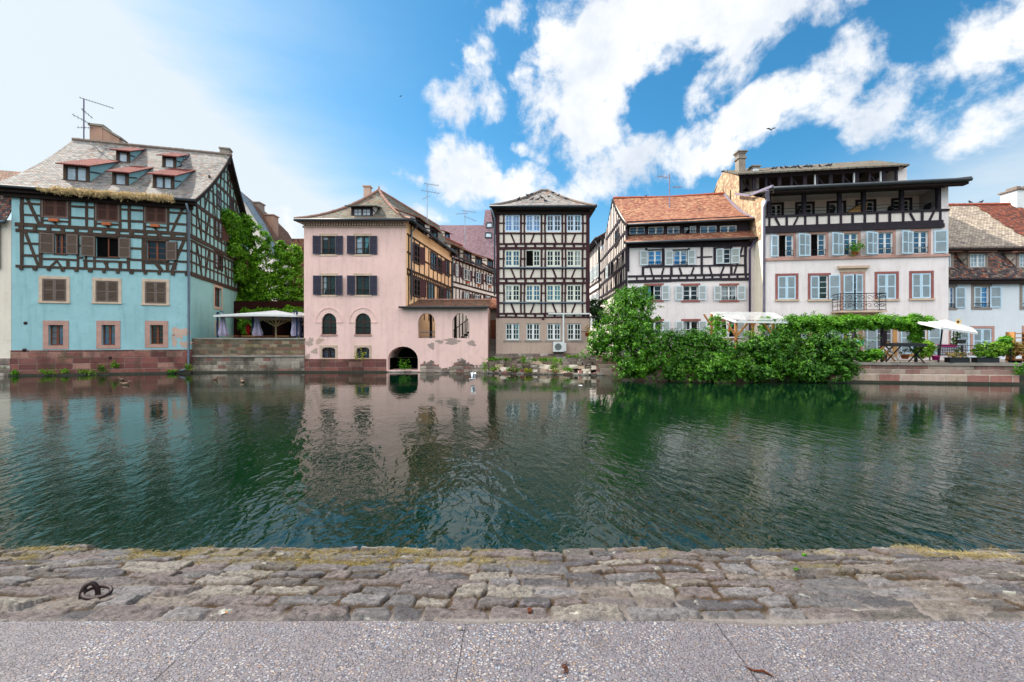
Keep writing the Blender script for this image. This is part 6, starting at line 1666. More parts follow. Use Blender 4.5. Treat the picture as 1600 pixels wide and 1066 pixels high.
# ruined bank in front of the tall house
FR = Face((-1.75, 28.2), (5.6, 26.4)); LR = FR.L
bk = thing('ruined_wall', 'broken low stone wall with fallen blocks and weeds below the tall narrow house', 'wall', (*FR.P(LR/2, 0)[:2], 0))
rg = random.Random(12)
mb = MB()
for k in range(26):
    u = LR*k/26; mb.fbox(FR, u, u+LR/26+.03, -.5, .10+rg.uniform(-.02, .05), -.9, .1+rg.uniform(-.06, .08))
mb.build('ledge', 'ruin_stone', bk)
mb = MB()
def chunk(u, z, o, w, h, d, m):
    pts = []
    for (su, so, sz) in ((0, -1, 0), (1, -1, 0), (1, -1, 1), (0, -1, 1), (0, 0, 0), (1, 0, 0), (1, 0, 1), (0, 0, 1)):
        pts.append(FR.P(u+su*w+rg.uniform(-.05, .05), z+sz*h+rg.uniform(-.04, .04), o+so*d+rg.uniform(-.05, .05)))
    mb.hexa(pts, m, ((u, z), (u+w, z+h), d))
for row in range(3):
    u = .35+.2*row
    while u < LR-.5-.3*row:
        w = rg.uniform(.3, .75)
        if rg.random() < (.92, .8, .6)[row]: chunk(u, .1+row*.22, -.35-row*.14+rg.uniform(-.06, .06), w-.03, .2+rg.uniform(-.03, .05), .5, rg.choice((0, 0, 1, 2)))
        u += w
for k in range(34): chunk(rg.uniform(.2, LR-.4), .1, rg.uniform(-.25, .05), rg.uniform(.1, .3), rg.uniform(.06, .18), .2, rg.choice((0, 1, 2, 3)))
mb.build('masonry', ['ruin_stone', 'beige_stone', 'white_wall', 'red_stone'], bk)
mb = MB()
for k in range(20):
    u0 = LR*k/20; mb.fbox(FR, u0, u0+LR/20+.02, -.3, .72+.25*math.sin(k*.8)+rg.uniform(-.05, .05), -2.2, -1.0)
mb.build('earth', 'ground_earth', bk)

# garden wall under the hedge and the quay wall of the right terrace
FG = Face((4.9, 26.5), (15.7, 23.0))
wg = MB(); wg.fbox(FG, 0, FG.L, -.6, 1.15, -.4, 0); o = wg.build('garden_wall', 'quay_wall'); tag(o, 'garden wall almost hidden under the hanging green hedge', 'wall')
FQ = Face.px(1318, 22.15, 1592, 20.95); zq = FQ.uz(1450, 566.5)[1]; z5 = FQ.uz(1450, 585)[1]
wq = thing('river_wall', 'pink sandstone river wall with a grey coping in front of the white houses', 'wall', (*FQ.P(FQ.L/2, 0)[:2], 0))
mb = MB(); mb.fbox(FQ, -.6, FQ.L, z5, zq-.14, -.5, 0); mb.build('upper_course', 'quay_wall', wq)
mb = MB(); mb.fbox(FQ, -.6, FQ.L, .10, z5, -.5, .02); mb.build('lower_course', 'quay_blocks', wq)
mb = MB(); mb.fbox(FQ, -.7, FQ.L+.12, zq-.14, zq, -.6, .07); mb.build('coping', 'grey_stone', wq)
mb = MB(); mb.fbox(FQ, -.8, FQ.L+14, -.6, .10, -.5, .22); mb.fbox(FQ, FQ.L+.02, FQ.L+14, .10, .55, -2.6, -.5); mb.build('footing', 'wet_stone', wq)
mb = MB(); a, b = FQ.P(-1.2, 0, -.5), FQ.P(FQ.L, 0, -.5)
zte2 = zq-.05
mb.quad((a[0], a[1], zte2), (b[0], b[1], zte2), (b[0]+14, 26.6, zte2), (15.2, 27.4, zte2)); o = mb.build('terrace', 'terrace_paving'); tag(o, kind='structure')

# ================================================================== plants
def plant(name, label, cat, base, ells, per, cr, nl, size, mat, seed, trunk=None, group=None, inner=.25, flat=.75, part='crown', tr=.10, core=0, strands=0, gaps=0):
    t = thing(name, label, cat, base, group)
    P_, N_ = clumps(ells, per, cr, nl, seed, flat, inner=inner)
    if gaps:                          # deep gaps between the sprays
        gk = fbm(P_[:, 0]*1.15+seed, P_[:, 2]*1.5+P_[:, 1]*.7, seed, 3) > gaps; P_ = P_[gk]; N_ = N_[gk]
    S_ = np.full(len(P_), size)
    if core:
        rr = np.random.default_rng(seed+500)
        for (c, r) in ells:
            n = int(core*max(.3, r[0]*r[2])); g = rr.normal(size=(n, 3)); g /= np.linalg.norm(g, axis=1, keepdims=True)
            P_ = np.concatenate([P_, np.array(c)+g*np.array(r)*.72*rr.random((n, 1))**.4]); N_ = np.concatenate([N_, g+rr.normal(size=(n, 3))*.5]); S_ = np.concatenate([S_, np.full(n, size*2.)])
    if strands:                       # trailing and upright shoots that break the outline
        rr = np.random.default_rng(seed+900); Q = []
        for k in range(strands):
            c, r = ells[rr.integers(len(ells))]; g = rr.normal(size=3); g[1] = -abs(g[1])*.8; g /= np.linalg.norm(g)
            p = np.array(c)+g*np.array(r)*.95; v = g*np.array([.5, .5, .35])+np.array([0, -.1, rr.uniform(.1, .9) if g[2] > .1 else -.3])
            for i in range(rr.integers(6, 15)): v = v*.9+rr.normal(size=3)*.12+np.array([0, 0, -.07]); p = p+v*.075; Q.append(p+rr.normal(size=3)*.03)
        Q = np.array(Q); P_ = np.concatenate([P_, Q]); N_ = np.concatenate([N_, rr.normal(size=Q.shape)*.6+np.array([0, -.3, .7])]); S_ = np.concatenate([S_, np.full(len(Q), size*1.05)])
    ok = P_[:, 2] > .04; leaf_cloud(part, P_[ok], N_[ok], S_[ok], mat, t, seed)
    if trunk:
        mb = MB()
        for pts in trunk: mb.tube(pts, [tr*(1-.75*k/(len(pts)-1)) for k in range(len(pts))], 6)
        mb.build('trunk', 'bark', t, True)
    return t
W_ = lambda x, y, D: tuple(at(x, y, D))
def E(x, y, D, rx, ry, rd=None): c = at(x, y, D); k = D/FPX; return (tuple(c), (rx*k, rd if rd else (rx+ry)/2*k, ry*k))
b0 = at(985, 580, 23.6)
plant('bush', 'large round green bush leaning over the water beside the tall narrow house', 'bush', (b0[0], b0[1], .3),
      [E(985, 490, 24.2, 44, 40), E(960, 530, 23.8, 42, 34), E(1005, 535, 23.4, 44, 40), E(985, 572, 22.9, 26, 24), E(935, 545, 24.2, 26, 22), E(990, 462, 24.4, 26, 18), E(1025, 560, 23.2, 34, 28), E(1000, 585, 22.6, 16, 12)],
      50, .29, 50, .115, 'leaf_bush', 21, [[(b0[0], b0[1], .2), (b0[0]+.1, b0[1]+.1, 1.4), (b0[0]-.1, b0[1]+.2, 2.6)], [(b0[0], b0[1], .3), (b0[0]-.8, b0[1], 1.3), (b0[0]-1.2, b0[1], 1.9)], [(b0[0]+.1, b0[1], .3), (b0[0]+.8, b0[1]-.3, 1.4)]], core=260, strands=80, gaps=.41)
b1 = at(1190, 575, 23)
hedge = []
for k in range(13):
    x = 1050+k*23; hedge.append(E(x, 548+4*math.sin(k*1.7), 23.2-.07*k, 26, 32+6*math.sin(k*1.1), .75)); hedge.append(E(x+8, 580, 22.5-.05*k, 22, 16, .5)) if k < 12 else None
hedge += [E(1060, 575, 22.7, 26, 20, .6), E(1120, 572, 22.5, 34, 22, .7), E(1140, 586, 22.2, 24, 10, .5), E(1210, 566, 22.5, 46, 24, .7), E(1270, 566, 22.3, 46, 26, .6), E(1310, 566, 22.2, 28, 24, .55),
          E(1250, 512, 23.4, 38, 20, .6), E(1225, 525, 23.2, 30, 20, .6), E(1310, 548, 22.4, 34, 26, .6), E(1350, 556, 22.2, 26, 14, .5), E(1075, 530, 23.4, 40, 16, .7)]
plant('hedge', 'long wall of dark green climbing hedge hanging down to the water', 'hedge', (b1[0], b1[1], .5), hedge, 56, .23, 46, .10, 'leaf_hedge', 22, None, inner=.3, part='foliage', core=300, strands=190, gaps=.43)
mb = MB()
for k in range(9): x = 1045+k*34; q_ = at(x, 560, 23.3-.1*k); mb.tube([(q_[0], q_[1], -.1), (q_[0]+.1, q_[1]+.1, 1.), (q_[0]-.1, q_[1]+.2, 2.1)], [.07, .05, .02], 6)
hg = [o for o in COL.objects if o.name == 'hedge'][0]; mb.build('stem', 'bark', hg)
plant('shrub', 'lighter green shrub hanging over the water in front of the middle of the hedge', 'shrub', (*at(1130, 585, 22.2)[:2], .3), [E(1125, 572, 22.0, 22, 18, .5), E(1145, 580, 21.9, 16, 12, .4), E(1105, 582, 21.9, 14, 10, .4)], 46, .22, 34, .12, 'leaf_bush', 27, core=300, strands=40)
rngp = np.random.default_rng(8)
pt = at(1330, 505, 23.2)
t = thing('pergola_vine', 'green vine trained along a pergola in front of the white house', 'vine', (pt[0], pt[1], .95))
ells = [E(1240+k*17, 504+1.5*math.sin(k*2.1), 23.3-.05*k, 13, 10, .5) for k in range(13)]+[E(1428, 507, 22.6, 14, 11, .4), E(1430, 525, 22.6, 6, 14, .2), E(1320, 513, 23, 10, 6, .2), E(1285, 512, 23.1, 14, 9, .3)]
P_, N_ = clumps(ells, 60, .18, 36, 23); leaf_cloud('foliage', P_, N_, .10, 'leaf_vine', t, 23)
mb = MB()
for x, D in ((1285, 23.4), (1378, 23.0), (1431, 22.7)):
    q_ = at(x, 505, D); mb.box(q_[0]-.05, q_[0]+.05, D-.05, D+.05, .9, q_[2]); mb.box(q_[0]-.05, q_[0]+.05, D+1.8, D+1.9, .9, q_[2])
a, b = at(1240, 505, 23.4), at(1434, 505, 22.7)
bar(mb, a, b, .08, .12); bar(mb, a+np.array([.2, 1.85, 0]), b+np.array([.2, 1.85, 0]), .08, .12)
for k in range(8): c_ = a+(b-a)*(k+.5)/8; bar(mb, c_+np.array([0, -.3, .12]), c_+np.array([.2, 2.1, .12]), .06, .08)
mb.build('pergola_frame', 'black_timber', t)
iv = at(410, 440, 36)
t = thing('ivy', 'bright green ivy cascading over the teal gable and the wall behind the parasols', 'ivy', (iv[0], iv[1], 2.1))
gp = lambda u, z, o=0.: np.array(FAg.P(u, z, o))
ells = []
for (u, z, a, b) in ((5.9, 11.3, .5, .5), (6.4, 10.9, .8, .9), (7.6, 10.3, 1.1, 1.2), (7.2, 9.3, .6, .8), (8.6, 7.6, .7, 1.0), (9.8, 5.6, .7, 1.1), (8.8, 9.6, 1.2, 1.5), (9.9, 8.3, 1.3, 1.7), (10.9, 6.9, 1.2, 2.0), (11.6, 5.2, 1.0, 1.9), (12.4, 8.0, 1.0, 2.0)): ells.append((tuple(gp(u, z, .25)), (.6, a, b)))
ells += [E(400, 385, 38, 24, 34, .7), E(412, 425, 38, 30, 36, .7), E(400, 460, 38, 30, 26, .7), E(440, 430, 38, 16, 34, .6), E(455, 445, 37.6, 22, 36, .6), E(430, 470, 37.6, 40, 18, .7), E(462, 405, 37.6, 9, 22, .4), E(468, 470, 37.6, 14, 20, .4), E(380, 352, 38, 14, 16, .5), E(395, 478, 37.6, 26, 18, .6), E(450, 480, 37.6, 30, 14, .6), E(425, 445, 37.8, 26, 30, .6), E(440, 395, 38, 10, 16, .4), E(395, 492, 36.2, 22, 9, .4), E(425, 490, 36.2, 24, 9, .4), E(456, 489, 36.2, 22, 9, .4), E(385, 505, 36.2, 10, 16, .4)]
P_, N_ = clumps(ells, 44, .34, 46, 24, inner=.4); leaf_cloud('foliage', P_, N_, .19, 'leaf_ivy', t, 24)
mb = MB()
for k in range(5): p_ = gp(10.5+k*.4, 2.1, .1); mb.tube([p_, gp(9.8+k*.5, 6, .12), gp(8.5+k*.6, 9., .12)], [.07, .05, .02], 6)
for x in (405, 435, 460): q_ = at(x, 500, 37.9); mb.tube([(q_[0], q_[1], 2.), (q_[0]+.2, q_[1], 5), (q_[0], q_[1], 8)], [.08, .05, .02], 6)
mb.build('stem', 'bark', t)
plant('shrub', 'dark shrub squeezed between the tall house and the alley wing', 'shrub', (*at(932, 520, 30)[:2], .9), [E(935, 490, 30.5, 14, 22, .8), E(945, 505, 30, 16, 18, .8), E(930, 480, 31, 9, 12, .5)], 34, .28, 30, .16, 'leaf_dark', 25)
plant('shrub', 'pale climbing shrub on the wooden pergola posts', 'shrub', (*at(1118, 515, 24)[:2], 1.2), [E(1118, 506, 24.3, 12, 14, .4), E(1194, 505, 24.2, 9, 12, .4)], 40, .14, 20, .11, 'leaf_vine', 26)
for i, (x, y, D, rx, ry, lab, mat) in enumerate(((1443, 546, 21.9, 16, 13, 'leafy light green plant in a pot beside the black garden table', 'leaf_light'), (1548, 547, 21.4, 25, 12, 'broad light green shrub in planters at the end of the checkered table', 'leaf_light'),
        (1567, 541, 21.6, 13, 15, 'upright green shrub in a dark pot at the corner of the right terrace', 'leaf_vine'), (1583, 547, 21.6, 9, 10, 'reddish brown autumn shrub at the corner post of the terrace railing', 'leaf_autumn'), (1360, 556, 22.1, 18, 10, 'low green plant spilling over the left end of the river wall coping', 'leaf_vine'))):
    plant('potted_shrub', lab, 'plant', (*at(x, y, D)[:2], zq), [E(x, y, D, rx, ry, .3), E(x+rx*.4, y-ry*.3, D, rx*.5, ry*.7, .25)], 52, .14, 22, .11, mat, 30+i)
# sunflower
sf = at(1493, 540, 22.6); t = thing('sunflower', 'tall yellow sunflower rising through the white garden parasol edge', 'flower', (sf[0], sf[1], zq))
top = at(1497, 503, 22.3)
mb = MB(); mb.tube([(sf[0], sf[1], zq), (sf[0]+.05, sf[1], 1.9), tuple(top)], [.03, .025, .018], 6); mb.build('stem', 'stem_green', t)
mb = MB(); mb.ellipsoid(top, (.07, .04, .07), 8, 5, 1)
for k in range(12):
    a = k*math.pi/6; d_ = np.array([math.cos(a), -.15, math.sin(a)]); s_ = np.array([-math.sin(a), 0, math.cos(a)])*.035
    mb.quad(top+d_*.05-s_, top+d_*.13-s_*.6, top+d_*.17, top+d_*.13+s_*.6, 0)
mb.build('flower_head', ['yellow_petal', 'litter_brown'], t)
q_ = np.array([[sf[0]+random.uniform(-.16, .16), sf[1]+random.uniform(-.1, .1), random.uniform(1.3, 2.75)] for k in range(70)]); leaf_cloud('foliage', q_, np.random.default_rng(2).normal(size=(70, 3))+np.array([0, -.5, .5]), .17, 'leaf_light', t, 3)
# weeds at the wall feet
weeds = [(13, 572, 26.1, 5, 6, 'leaf_vine', 'weeds on the stones below the white house at the left edge'), (24, 583, 26.0, 6, 5, 'leaf_vine', 'weed tuft at the left corner of the teal house base'), (75, 581, 26.4, 9, 5, 'leaf_light', 'first weed along the sandstone base of the teal house'), (104, 580, 26.7, 6, 4, 'leaf_light', 'small weed on the sandstone base below the shuttered window'),
         (134, 581, 26.9, 10, 6, 'leaf_light', 'wide weed tuft in the middle of the sandstone base'), (160, 576, 27.1, 7, 7, 'leaf_vine', 'dark weed below the round drain hole of the teal house'), (180, 569, 27.3, 6, 6, 'leaf_light', 'weed growing high on the sandstone base beside the drain hole'), (294, 574, 28.2, 6, 5, 'leaf_light', 'weed under the blue downpipe of the teal house'),
         (270, 580, 28.0, 6, 3, 'leaf_vine', 'low weed at the right end of the sandstone base'), (563, 554, 28.9, 6, 12, 'leaf_yellow', 'yellow green plant on the basement window of the pink house'), (634, 571, 28.9, 9, 9, 'leaf_vine', 'green plant growing in the dark water tunnel'),
         (759, 571, 28.1, 5, 11, 'leaf_light', 'tall grassy weeds at the right foot of the pink house'), (775, 575, 27.8, 8, 5, 'leaf_light', 'weed tuft near the left end of the ruined bank'), (800, 576, 27.6, 12, 5, 'leaf_vine', 'spreading weeds in the middle of the ruined bank'), (825, 579, 27.2, 7, 4, 'leaf_yellow', 'yellow green weed at the water side of the ruined bank'), (819, 563, 28.0, 5, 6, 'leaf_vine', 'upright weed on top of the broken wall'),
         (868, 573, 26.9, 9, 11, 'leaf_light', 'bright leafy weed hanging on the right half of the ruined bank'), (886, 576, 26.8, 5, 5, 'leaf_vine', 'small weed beside the right end of the ruined bank'), (852, 562, 27.6, 26, 3, 'leaf_vine', 'row of low weeds along the top of the broken wall'), (783, 561, 28.2, 16, 3, 'leaf_vine', 'low weeds along the left top of the broken wall'), (893, 557, 28.0, 14, 3, 'leaf_light', 'low weeds below the air conditioner'), (1592, 578, 20.9, 7, 10, 'leaf_vine', 'weeds at the far right end of the river wall')]
for i, (x, y, D, rx, ry, mat, lab) in enumerate(weeds):
    rr = np.random.default_rng(60+i); c_ = at(x, y+ry*.8, D-.05); kx, ky = rx*D/FPX, ry*D/FPX; P_ = []
    for st in range(int(5+rx*1.2)):
        x_ = c_[0]+rr.normal()*kx*.55; hh_ = ky*rr.uniform(.5, 2.1); ln_ = rr.normal()*.12
        for q in range(12): f_ = rr.random(); P_.append((x_+ln_*f_+rr.normal()*.05, c_[1]-.08*f_+rr.normal()*.06, c_[2]+hh_*f_**.8+rr.normal()*.02))
    P_ = np.array(P_); P_ = P_[P_[:, 2] > .03]
    o = leaf_cloud('weed', P_, rr.normal(size=P_.shape)+np.array([0, -.4, .6]), .095, mat, None, i); tag(o, lab, 'weed', 'weeds on the river walls', 'stuff' if rx >= 14 else None)

# ================================================================== terrace on the left: parasols
def parasol(px, py, D, wpx, label):
    c = at(px, py, D); t = thing('market_parasol', label, 'parasol', (c[0], c[1], zte), 'white parasols on the left terrace')
    h = wpx*D/FPX/2; zc = c[2]; hh = zc-(485.5-py)*0
    drop = .48
    M_ = MB(); N = 8
    edge = []
    cor = [(-h, -h), (h, -h), (h, h), (-h, h)]
    for (a, b) in zip(cor, cor[1:]+cor[:1]):
        for k in range(N):
            s_ = k/N; edge.append((a[0]+(b[0]-a[0])*s_, a[1]+(b[1]-a[1])*s_, -.05*4*s_*(1-s_)*-1))
    rings = [0, .3, .62, 1.]
    vs_ = [(c[0], c[1], zc)]
    for r in rings[1:]:
        for (x, y, s_) in edge: vs_.append((c[0]+x*r, c[1]+y*r, zc-drop*(r**.9)+(s_*r)))
    n = len(edge); fs_ = [(0, 1+k, 1+(k+1) % n) for k in range(n)]
    for r in range(2): fs_ += [(1+r*n+k, 1+(r+1)*n+k, 1+(r+1)*n+(k+1) % n, 1+r*n+(k+1) % n) for k in range(n)]
    M_.add(vs_, fs_)
    b_ = 1+2*n; M_.add([vs_[b_+k] for k in range(n)]+[(v[0], v[1], v[2]-.12) for v in vs_[b_:b_+n]], [(k, (k+1) % n, n+(k+1) % n, n+k) for k in range(n)])
    M_.build('canopy', 'canvas_white', t)
    F_ = MB(); F_.tube([(c[0], c[1], zte), (c[0], c[1], zc-.05)], .06, 8); F_.build('pole', 'cream_metal', t)
    for k in range(8):
        a = k*math.pi/4; r = h*(1.35 if k % 2 else 1.); r1 = r*.97; F_ = MB()
        zz = zc-drop-.1
        F_.tube([(c[0], c[1], zc-.12), (c[0]+math.cos(a)*r1, c[1]+math.sin(a)*r1, zz+.04)], .022, 4)
        F_.tube([(c[0], c[1], zc-1.15), (c[0]+math.cos(a)*r1*.42, c[1]+math.sin(a)*r1*.42, zc-drop*.45-.12)], .03, 4); F_.build('rib', 'cream_metal', t)
parasol(431, 485, 31.5, 118, 'big white square parasol on a cream pole above the mossy river wall')
parasol(467, 487.5, 34.5, 90, 'second white parasol half hidden behind the pink house')
def closed_umbrella(px, ytop, D, w, pole, lab, mat='canvas_lilac'):
    c = at(px, 528, D); zt = at(px, ytop, D)[2]
    t = thing('closed_umbrella', lab, 'umbrella', (c[0], c[1], zte), 'folded umbrellas on the left terrace')
    M_ = MB(); seg = 14; prof = [(.03, zt), (.10, zt-.25), (.15, zt-.8), (.22, zt-1.2), (.25, zte+.35), (.20, zte+.18)]
    rg_ = random.Random(int(px)); vs_ = []
    for (r, z) in prof:
        for k in range(seg): rr = r*w*(1+(.28 if k % 2 else -.22))*rg_.uniform(.9, 1.1); vs_.append((c[0]+rr*math.cos(2*math.pi*k/seg)+.04*(zt-z), c[1]+rr*math.sin(2*math.pi*k/seg), z))
    M_.add(vs_, [(i*seg+k, i*seg+(k+1) % seg, (i+1)*seg+(k+1) % seg, (i+1)*seg+k) for i in range(len(prof)-1) for k in range(seg)]); M_.build('canopy', mat, t)
    M_ = MB(); M_.tube([(c[0]+pole, c[1]-.1, zte), (c[0]+pole, c[1]-.1, zt+.05)], .06, 6); M_.tube([(c[0]+pole, c[1]-.1, zt), (c[0], c[1], zt+.12), (c[0]+.05, c[1], zt-.1)], .03, 6); M_.build('pole', 'canvas_blue', t)
closed_umbrella(347.5, 489, 29.6, 1.0, -.25, 'folded lilac umbrella on a blue pole close to the teal gable')
closed_umbrella(401, 492, 30.2, 1.15, -.2, 'folded lilac umbrella under the left half of the big white parasol')
closed_umbrella(459, 488, 29.7, .85, .25, 'folded lilac umbrella in front of a blue pole beside the pink house')
closed_umbrella(467, 495, 30.6, .7, .2, 'folded pinkish umbrella squeezed behind the blue pole beside the pink house')
for i, (x, D, lab) in enumerate(((366, 29.7, 'small wooden table top just above the river wall near the teal house'), (393, 29.9, 'wooden cafe table below the folded middle umbrella'), (420, 30.4, 'wooden cafe table beside the cream parasol pole'), (445, 30.2, 'wooden cafe table right of the cream parasol pole'))):
    c = at(x, 526, D); t = thing('cafe_table', lab, 'table', (c[0], c[1], zte), 'tables on the left terrace')
    m = MB(); m.box(c[0]-.45, c[0]+.45, D-.35, D+.35, zte+.16, zte+.2); m.build('table_top', 'wood_light' if i % 2 else 'wood_mid', t)
    m = MB(); m.tube([(c[0], D, zte), (c[0], D, zte+.16)], .04, 6); m.build('leg', 'iron', t)
# hanging flag like cloth by the gable
c = at(388, 508, 31); t = MB()
t.lathe((c[0], c[1], c[2]-.35), [(.02, -.35), (.12, -.15), (.17, .1), (.13, .3), (.02, .42)], 10)
o = t.build('paper_lantern', 'red_cloth', None, True); tag(o, 'small red and white hanging decoration between teal gable and umbrella', 'decoration')

# ================================================================== things by the tall house
c0, z0 = FC.uz(863.5, 549.5); c1, z1 = FC.uz(883, 534.3)
t = thing('air_conditioner', 'white air conditioner unit on the base of the tall narrow house', 'air conditioner', FC.P((c0+c1)/2, z0, .3))
mb = MB(); mb.fbox(FC, c0, c1-.12, z0, z1, .1, .45); mb.fbox(FC, c1-.12, c1+.02, z0+.04, z1-.06, .12, .42); mb.build('case', 'white_plastic', t)
mb = MB(); cc = FC.P(c0+.32, (z0+z1)/2, .455)
vs_ = [cc]+[FC.P(c0+.32+.22*math.cos(k*math.pi/10), (z0+z1)/2+.22*math.sin(k*math.pi/10), .456) for k in range(20)]; mb.add(vs_, [(0, k+1, (k+1) % 20+1) for k in range(20)])
for r in (.07, .14, .21): mb.tube([FC.P(c0+.32+r*math.cos(k*math.pi/10), (z0+z1)/2+r*math.sin(k*math.pi/10), .462) for k in range(21)], .008, 4)
mb.build('fan_grille', 'grey_plastic', t)
mb = MB(); mb.fbox(FC, c0+.05, c0+.1, z0-.1, z0, .02, .5); mb.fbox(FC, c1-.25, c1-.2, z0-.1, z0, .02, .5); mb.build('bracket', 'iron', t)
mb = MB(); u0, zz = FC.uz(856.5, 490.5); u1 = FC.uz(921, 490.5)[0]; um = FC.uz(880, 490)[0]
mb.fbox(FC, u0, u1, zz-.045, zz+.045, .075, .16); mb.fbox(FC, um-.05, um+.05, z1-.2, zz-.045, .075, .155); o = mb.build('cable_duct', 'white_plastic'); tag(o, 'white T shaped cable duct running up from the air conditioner', 'duct')
def pot(px, py, D, r, h, mat, lab, leaf=None, n=160, sz=.1, seed=1, spread=1.6, zbase=None):
    c = at(px, py, D); zb_ = c[2] if zbase is None else zbase; t = thing('flower_pot', lab, 'flower pot', (c[0], c[1], zb_))
    m = MB(); m.lathe((c[0], c[1], zb_), [(0, 0), (r*.72, 0), (r*.95, h*.82), (r*1.08, h*.82), (r*1.08, h), (r*.9, h), (r*.85, h*.85), (0, h*.85)], 14); m.build('pot', mat, t, True)
    if leaf:
        rr = np.random.default_rng(seed); q_ = rr.normal(size=(n, 3))*np.array([r*spread*.5, r*spread*.5, r*spread*.45])+np.array([c[0], c[1], zb_+h+r*spread*.6]); leaf_cloud('foliage', q_, rr.normal(size=(n, 3))+np.array([0, -.5, .6]), sz, leaf, t, seed)
    return t
pot(919, 526, 29.3, .22, .26, 'terracotta', 'terracotta flower pot hanging at the right corner of the tall house', 'leaf_autumn', 90, .1, 3)
mb = MB(); a = at(919, 523, 29.3); mb.tube([(a[0]-.4, a[1]+.2, a[2]+.2), (a[0]+.9, a[1]+.1, a[2]+.15)], .03, 6); mb.tube([(a[0]+.1, a[1], a[2]+.4), (a[0]+.15, a[1], a[2]+1.2)], .02, 6); o = mb.build('pot_rail', 'rusty_iron'); tag(o, 'rusty rail carrying the terracotta pot beside the tall house', 'rail')
pot(1335, 399, 26.1, .16, .2, 'terracotta', 'terracotta pot with a green plant on the third upper window of the white house', 'leaf_vine', 160, .14, 4, 2.6)
pot(1344, 541, 23.4, .19, .28, 'turquoise_glaze', 'turquoise flower pot with a yellow green plant beside the hedge', 'leaf_yellow', 70, .08, 5, 1.3)
pot(1414, 561, 22.0, .17, .2, 'terracotta', 'terracotta pot under the black garden table', 'leaf_dark', 60, .09, 6)
pot(1462, 563, 21.8, .16, .22, 'magenta_petal', 'magenta flower pot at the black railing', None)
pot(1502, 537, 22.4, .2, .2, 'grey_plastic', 'grey pot on the checkered garden table', 'leaf_vine', 60, .08, 7)

# wooden pergola with a clear roof beside the orange roofed house
c = at(1170, 520, 24.6); t = thing('garden_shelter', 'wooden garden shelter with a pale translucent roof above the hedge', 'shelter', (c[0], c[1], 1.0))
mb = MB(); q1, q2, q3, q4 = at(1150, 500.5, 23.4), at(1232, 501.5, 23.1), at(1208, 489, 26.6), at(1111, 488, 26.9)
n = np.array([0, 0, .04]); mb.hexa([q1, q2, q3, q4, q1+n, q2+n, q3+n, q4+n]); mb.build('roof', 'clear_sheet', t)
mb = MB(); bar(mb, q1-n*2, q2-n*2, .08, .1); bar(mb, q4-n*2, q3-n*2, .08, .1); bar(mb, q4-n*2, q1-n*2, .06, .1); bar(mb, q3-n*2, q2-n*2, .06, .1)
mb.build('roof_frame', 'white_paint', t)
for i, (x, D) in enumerate(((1112, 26.6), (1150, 23.6), (1176, 26.4), (1208, 23.4))):
    q_ = at(x, 490, D); z_ = (q1[2] if D < 25 else q4[2])-.1; mb = MB(); mb.box(q_[0]-.06, q_[0]+.06, D-.06, D+.06, 1.0, z_)
    bar(mb, (q_[0], D, z_-.75), (q_[0]+.6, D, z_-.05), .07, .09); bar(mb, (q_[0], D, z_-.75), (q_[0]-.45, D, z_-.05), .07, .09); mb.build('post', 'wood_light', t)
# pennant
c = at(1136, 517, 23.6); t = thing('pennant', 'small red, white and green flag sticking out of the hedge', 'flag', (c[0], c[1], 1.6))
mb = MB(); mb.tube([(c[0], c[1], 1.6), (c[0]-.03, c[1], c[2]+.55)], .012, 5); mb.build('pole', 'white_paint', t)
mb = MB()
for k, m in enumerate((0, 1, 2)):
    for j in range(4):
        z0_ = c[2]+.5-j*.12; f_ = lambda z, s_: (c[0]+s_*.09*(1-(c[2]+.5-z)*.9), c[1]-.02+.03*math.sin(s_*3+z*9), z-s_*.06)
        mb.quad(f_(z0_-.12, k), f_(z0_-.12, k+1), f_(z0_, k+1), f_(z0_, k), m)
mb.build('cloth', ['white_cloth', 'red_cloth', 'green_cloth'], t)

# ================================================================== right terrace
# white parasol with a leaning black pole
c = at(1482, 503, 22.6); base = at(1466.5, 560, 22.4); t = thing('garden_parasol', 'white tilted garden parasol on a leaning black pole', 'parasol', (base[0], base[1], zq))
mb = MB(); top = np.array([c[0]-.1, c[1], at(1475, 500, 22.6)[2]]); pts = [at(1434, 503, 22.2), at(1470, 511, 21.2), at(1528, 519.5, 21.8), at(1520, 512, 23.4), at(1488, 507, 24.2), at(1450, 502.5, 23.6)]
N = len(pts); mb.add([top]+pts, [(0, 1+k, 1+(k+1) % N) for k in range(N)]); mb.add(pts+[p_-np.array([0, 0, .1]) for p_ in pts], [(k, (k+1) % N, N+(k+1) % N, N+k) for k in range(N)]); mb.build('canopy', 'canvas_white', t)
mb = MB(); mb.tube([(base[0], base[1], zq), (at(1472.5, 512, 22.4)[0], base[1], at(0, 512, 22.4)[2]), tuple(top-np.array([0, 0, .05]))], .035, 8); mb.build('pole', 'black_plastic', t)
for p_ in pts: mb = MB(); mb.tube([top-np.array([0, 0, .03]), p_-np.array([0, 0, .03])], .012, 4); mb.build('rib', 'black_plastic', t)
# black folding table
a, b = at(1397, 536, 21.6), at(1446, 537, 21.4); t = thing('garden_table', 'black covered garden table on crossed legs at the edge of the river wall', 'table', ((a[0]+b[0])/2, 21.9, zq))
mb = MB(); mb.box(a[0], b[0], 21.3, 22.3, b[2]-.14, b[2]); 
for k in range(6): mb.ellipsoid((a[0]+(b[0]-a[0])*(k+.5)/6, 21.8, b[2]), (.14, .4, .035), 8, 5)
mb.build('table_top', 'black_plastic', t)
for sx_ in (a[0]+.1, b[0]-.1):
    for y0_, y1_ in ((21.35, 22.2), (22.2, 21.35)): mb = MB(); mb.tube([(sx_, y0_, zq), (sx_, y1_, b[2]-.12)], .03, 6); mb.build('leg', 'black_plastic', t)
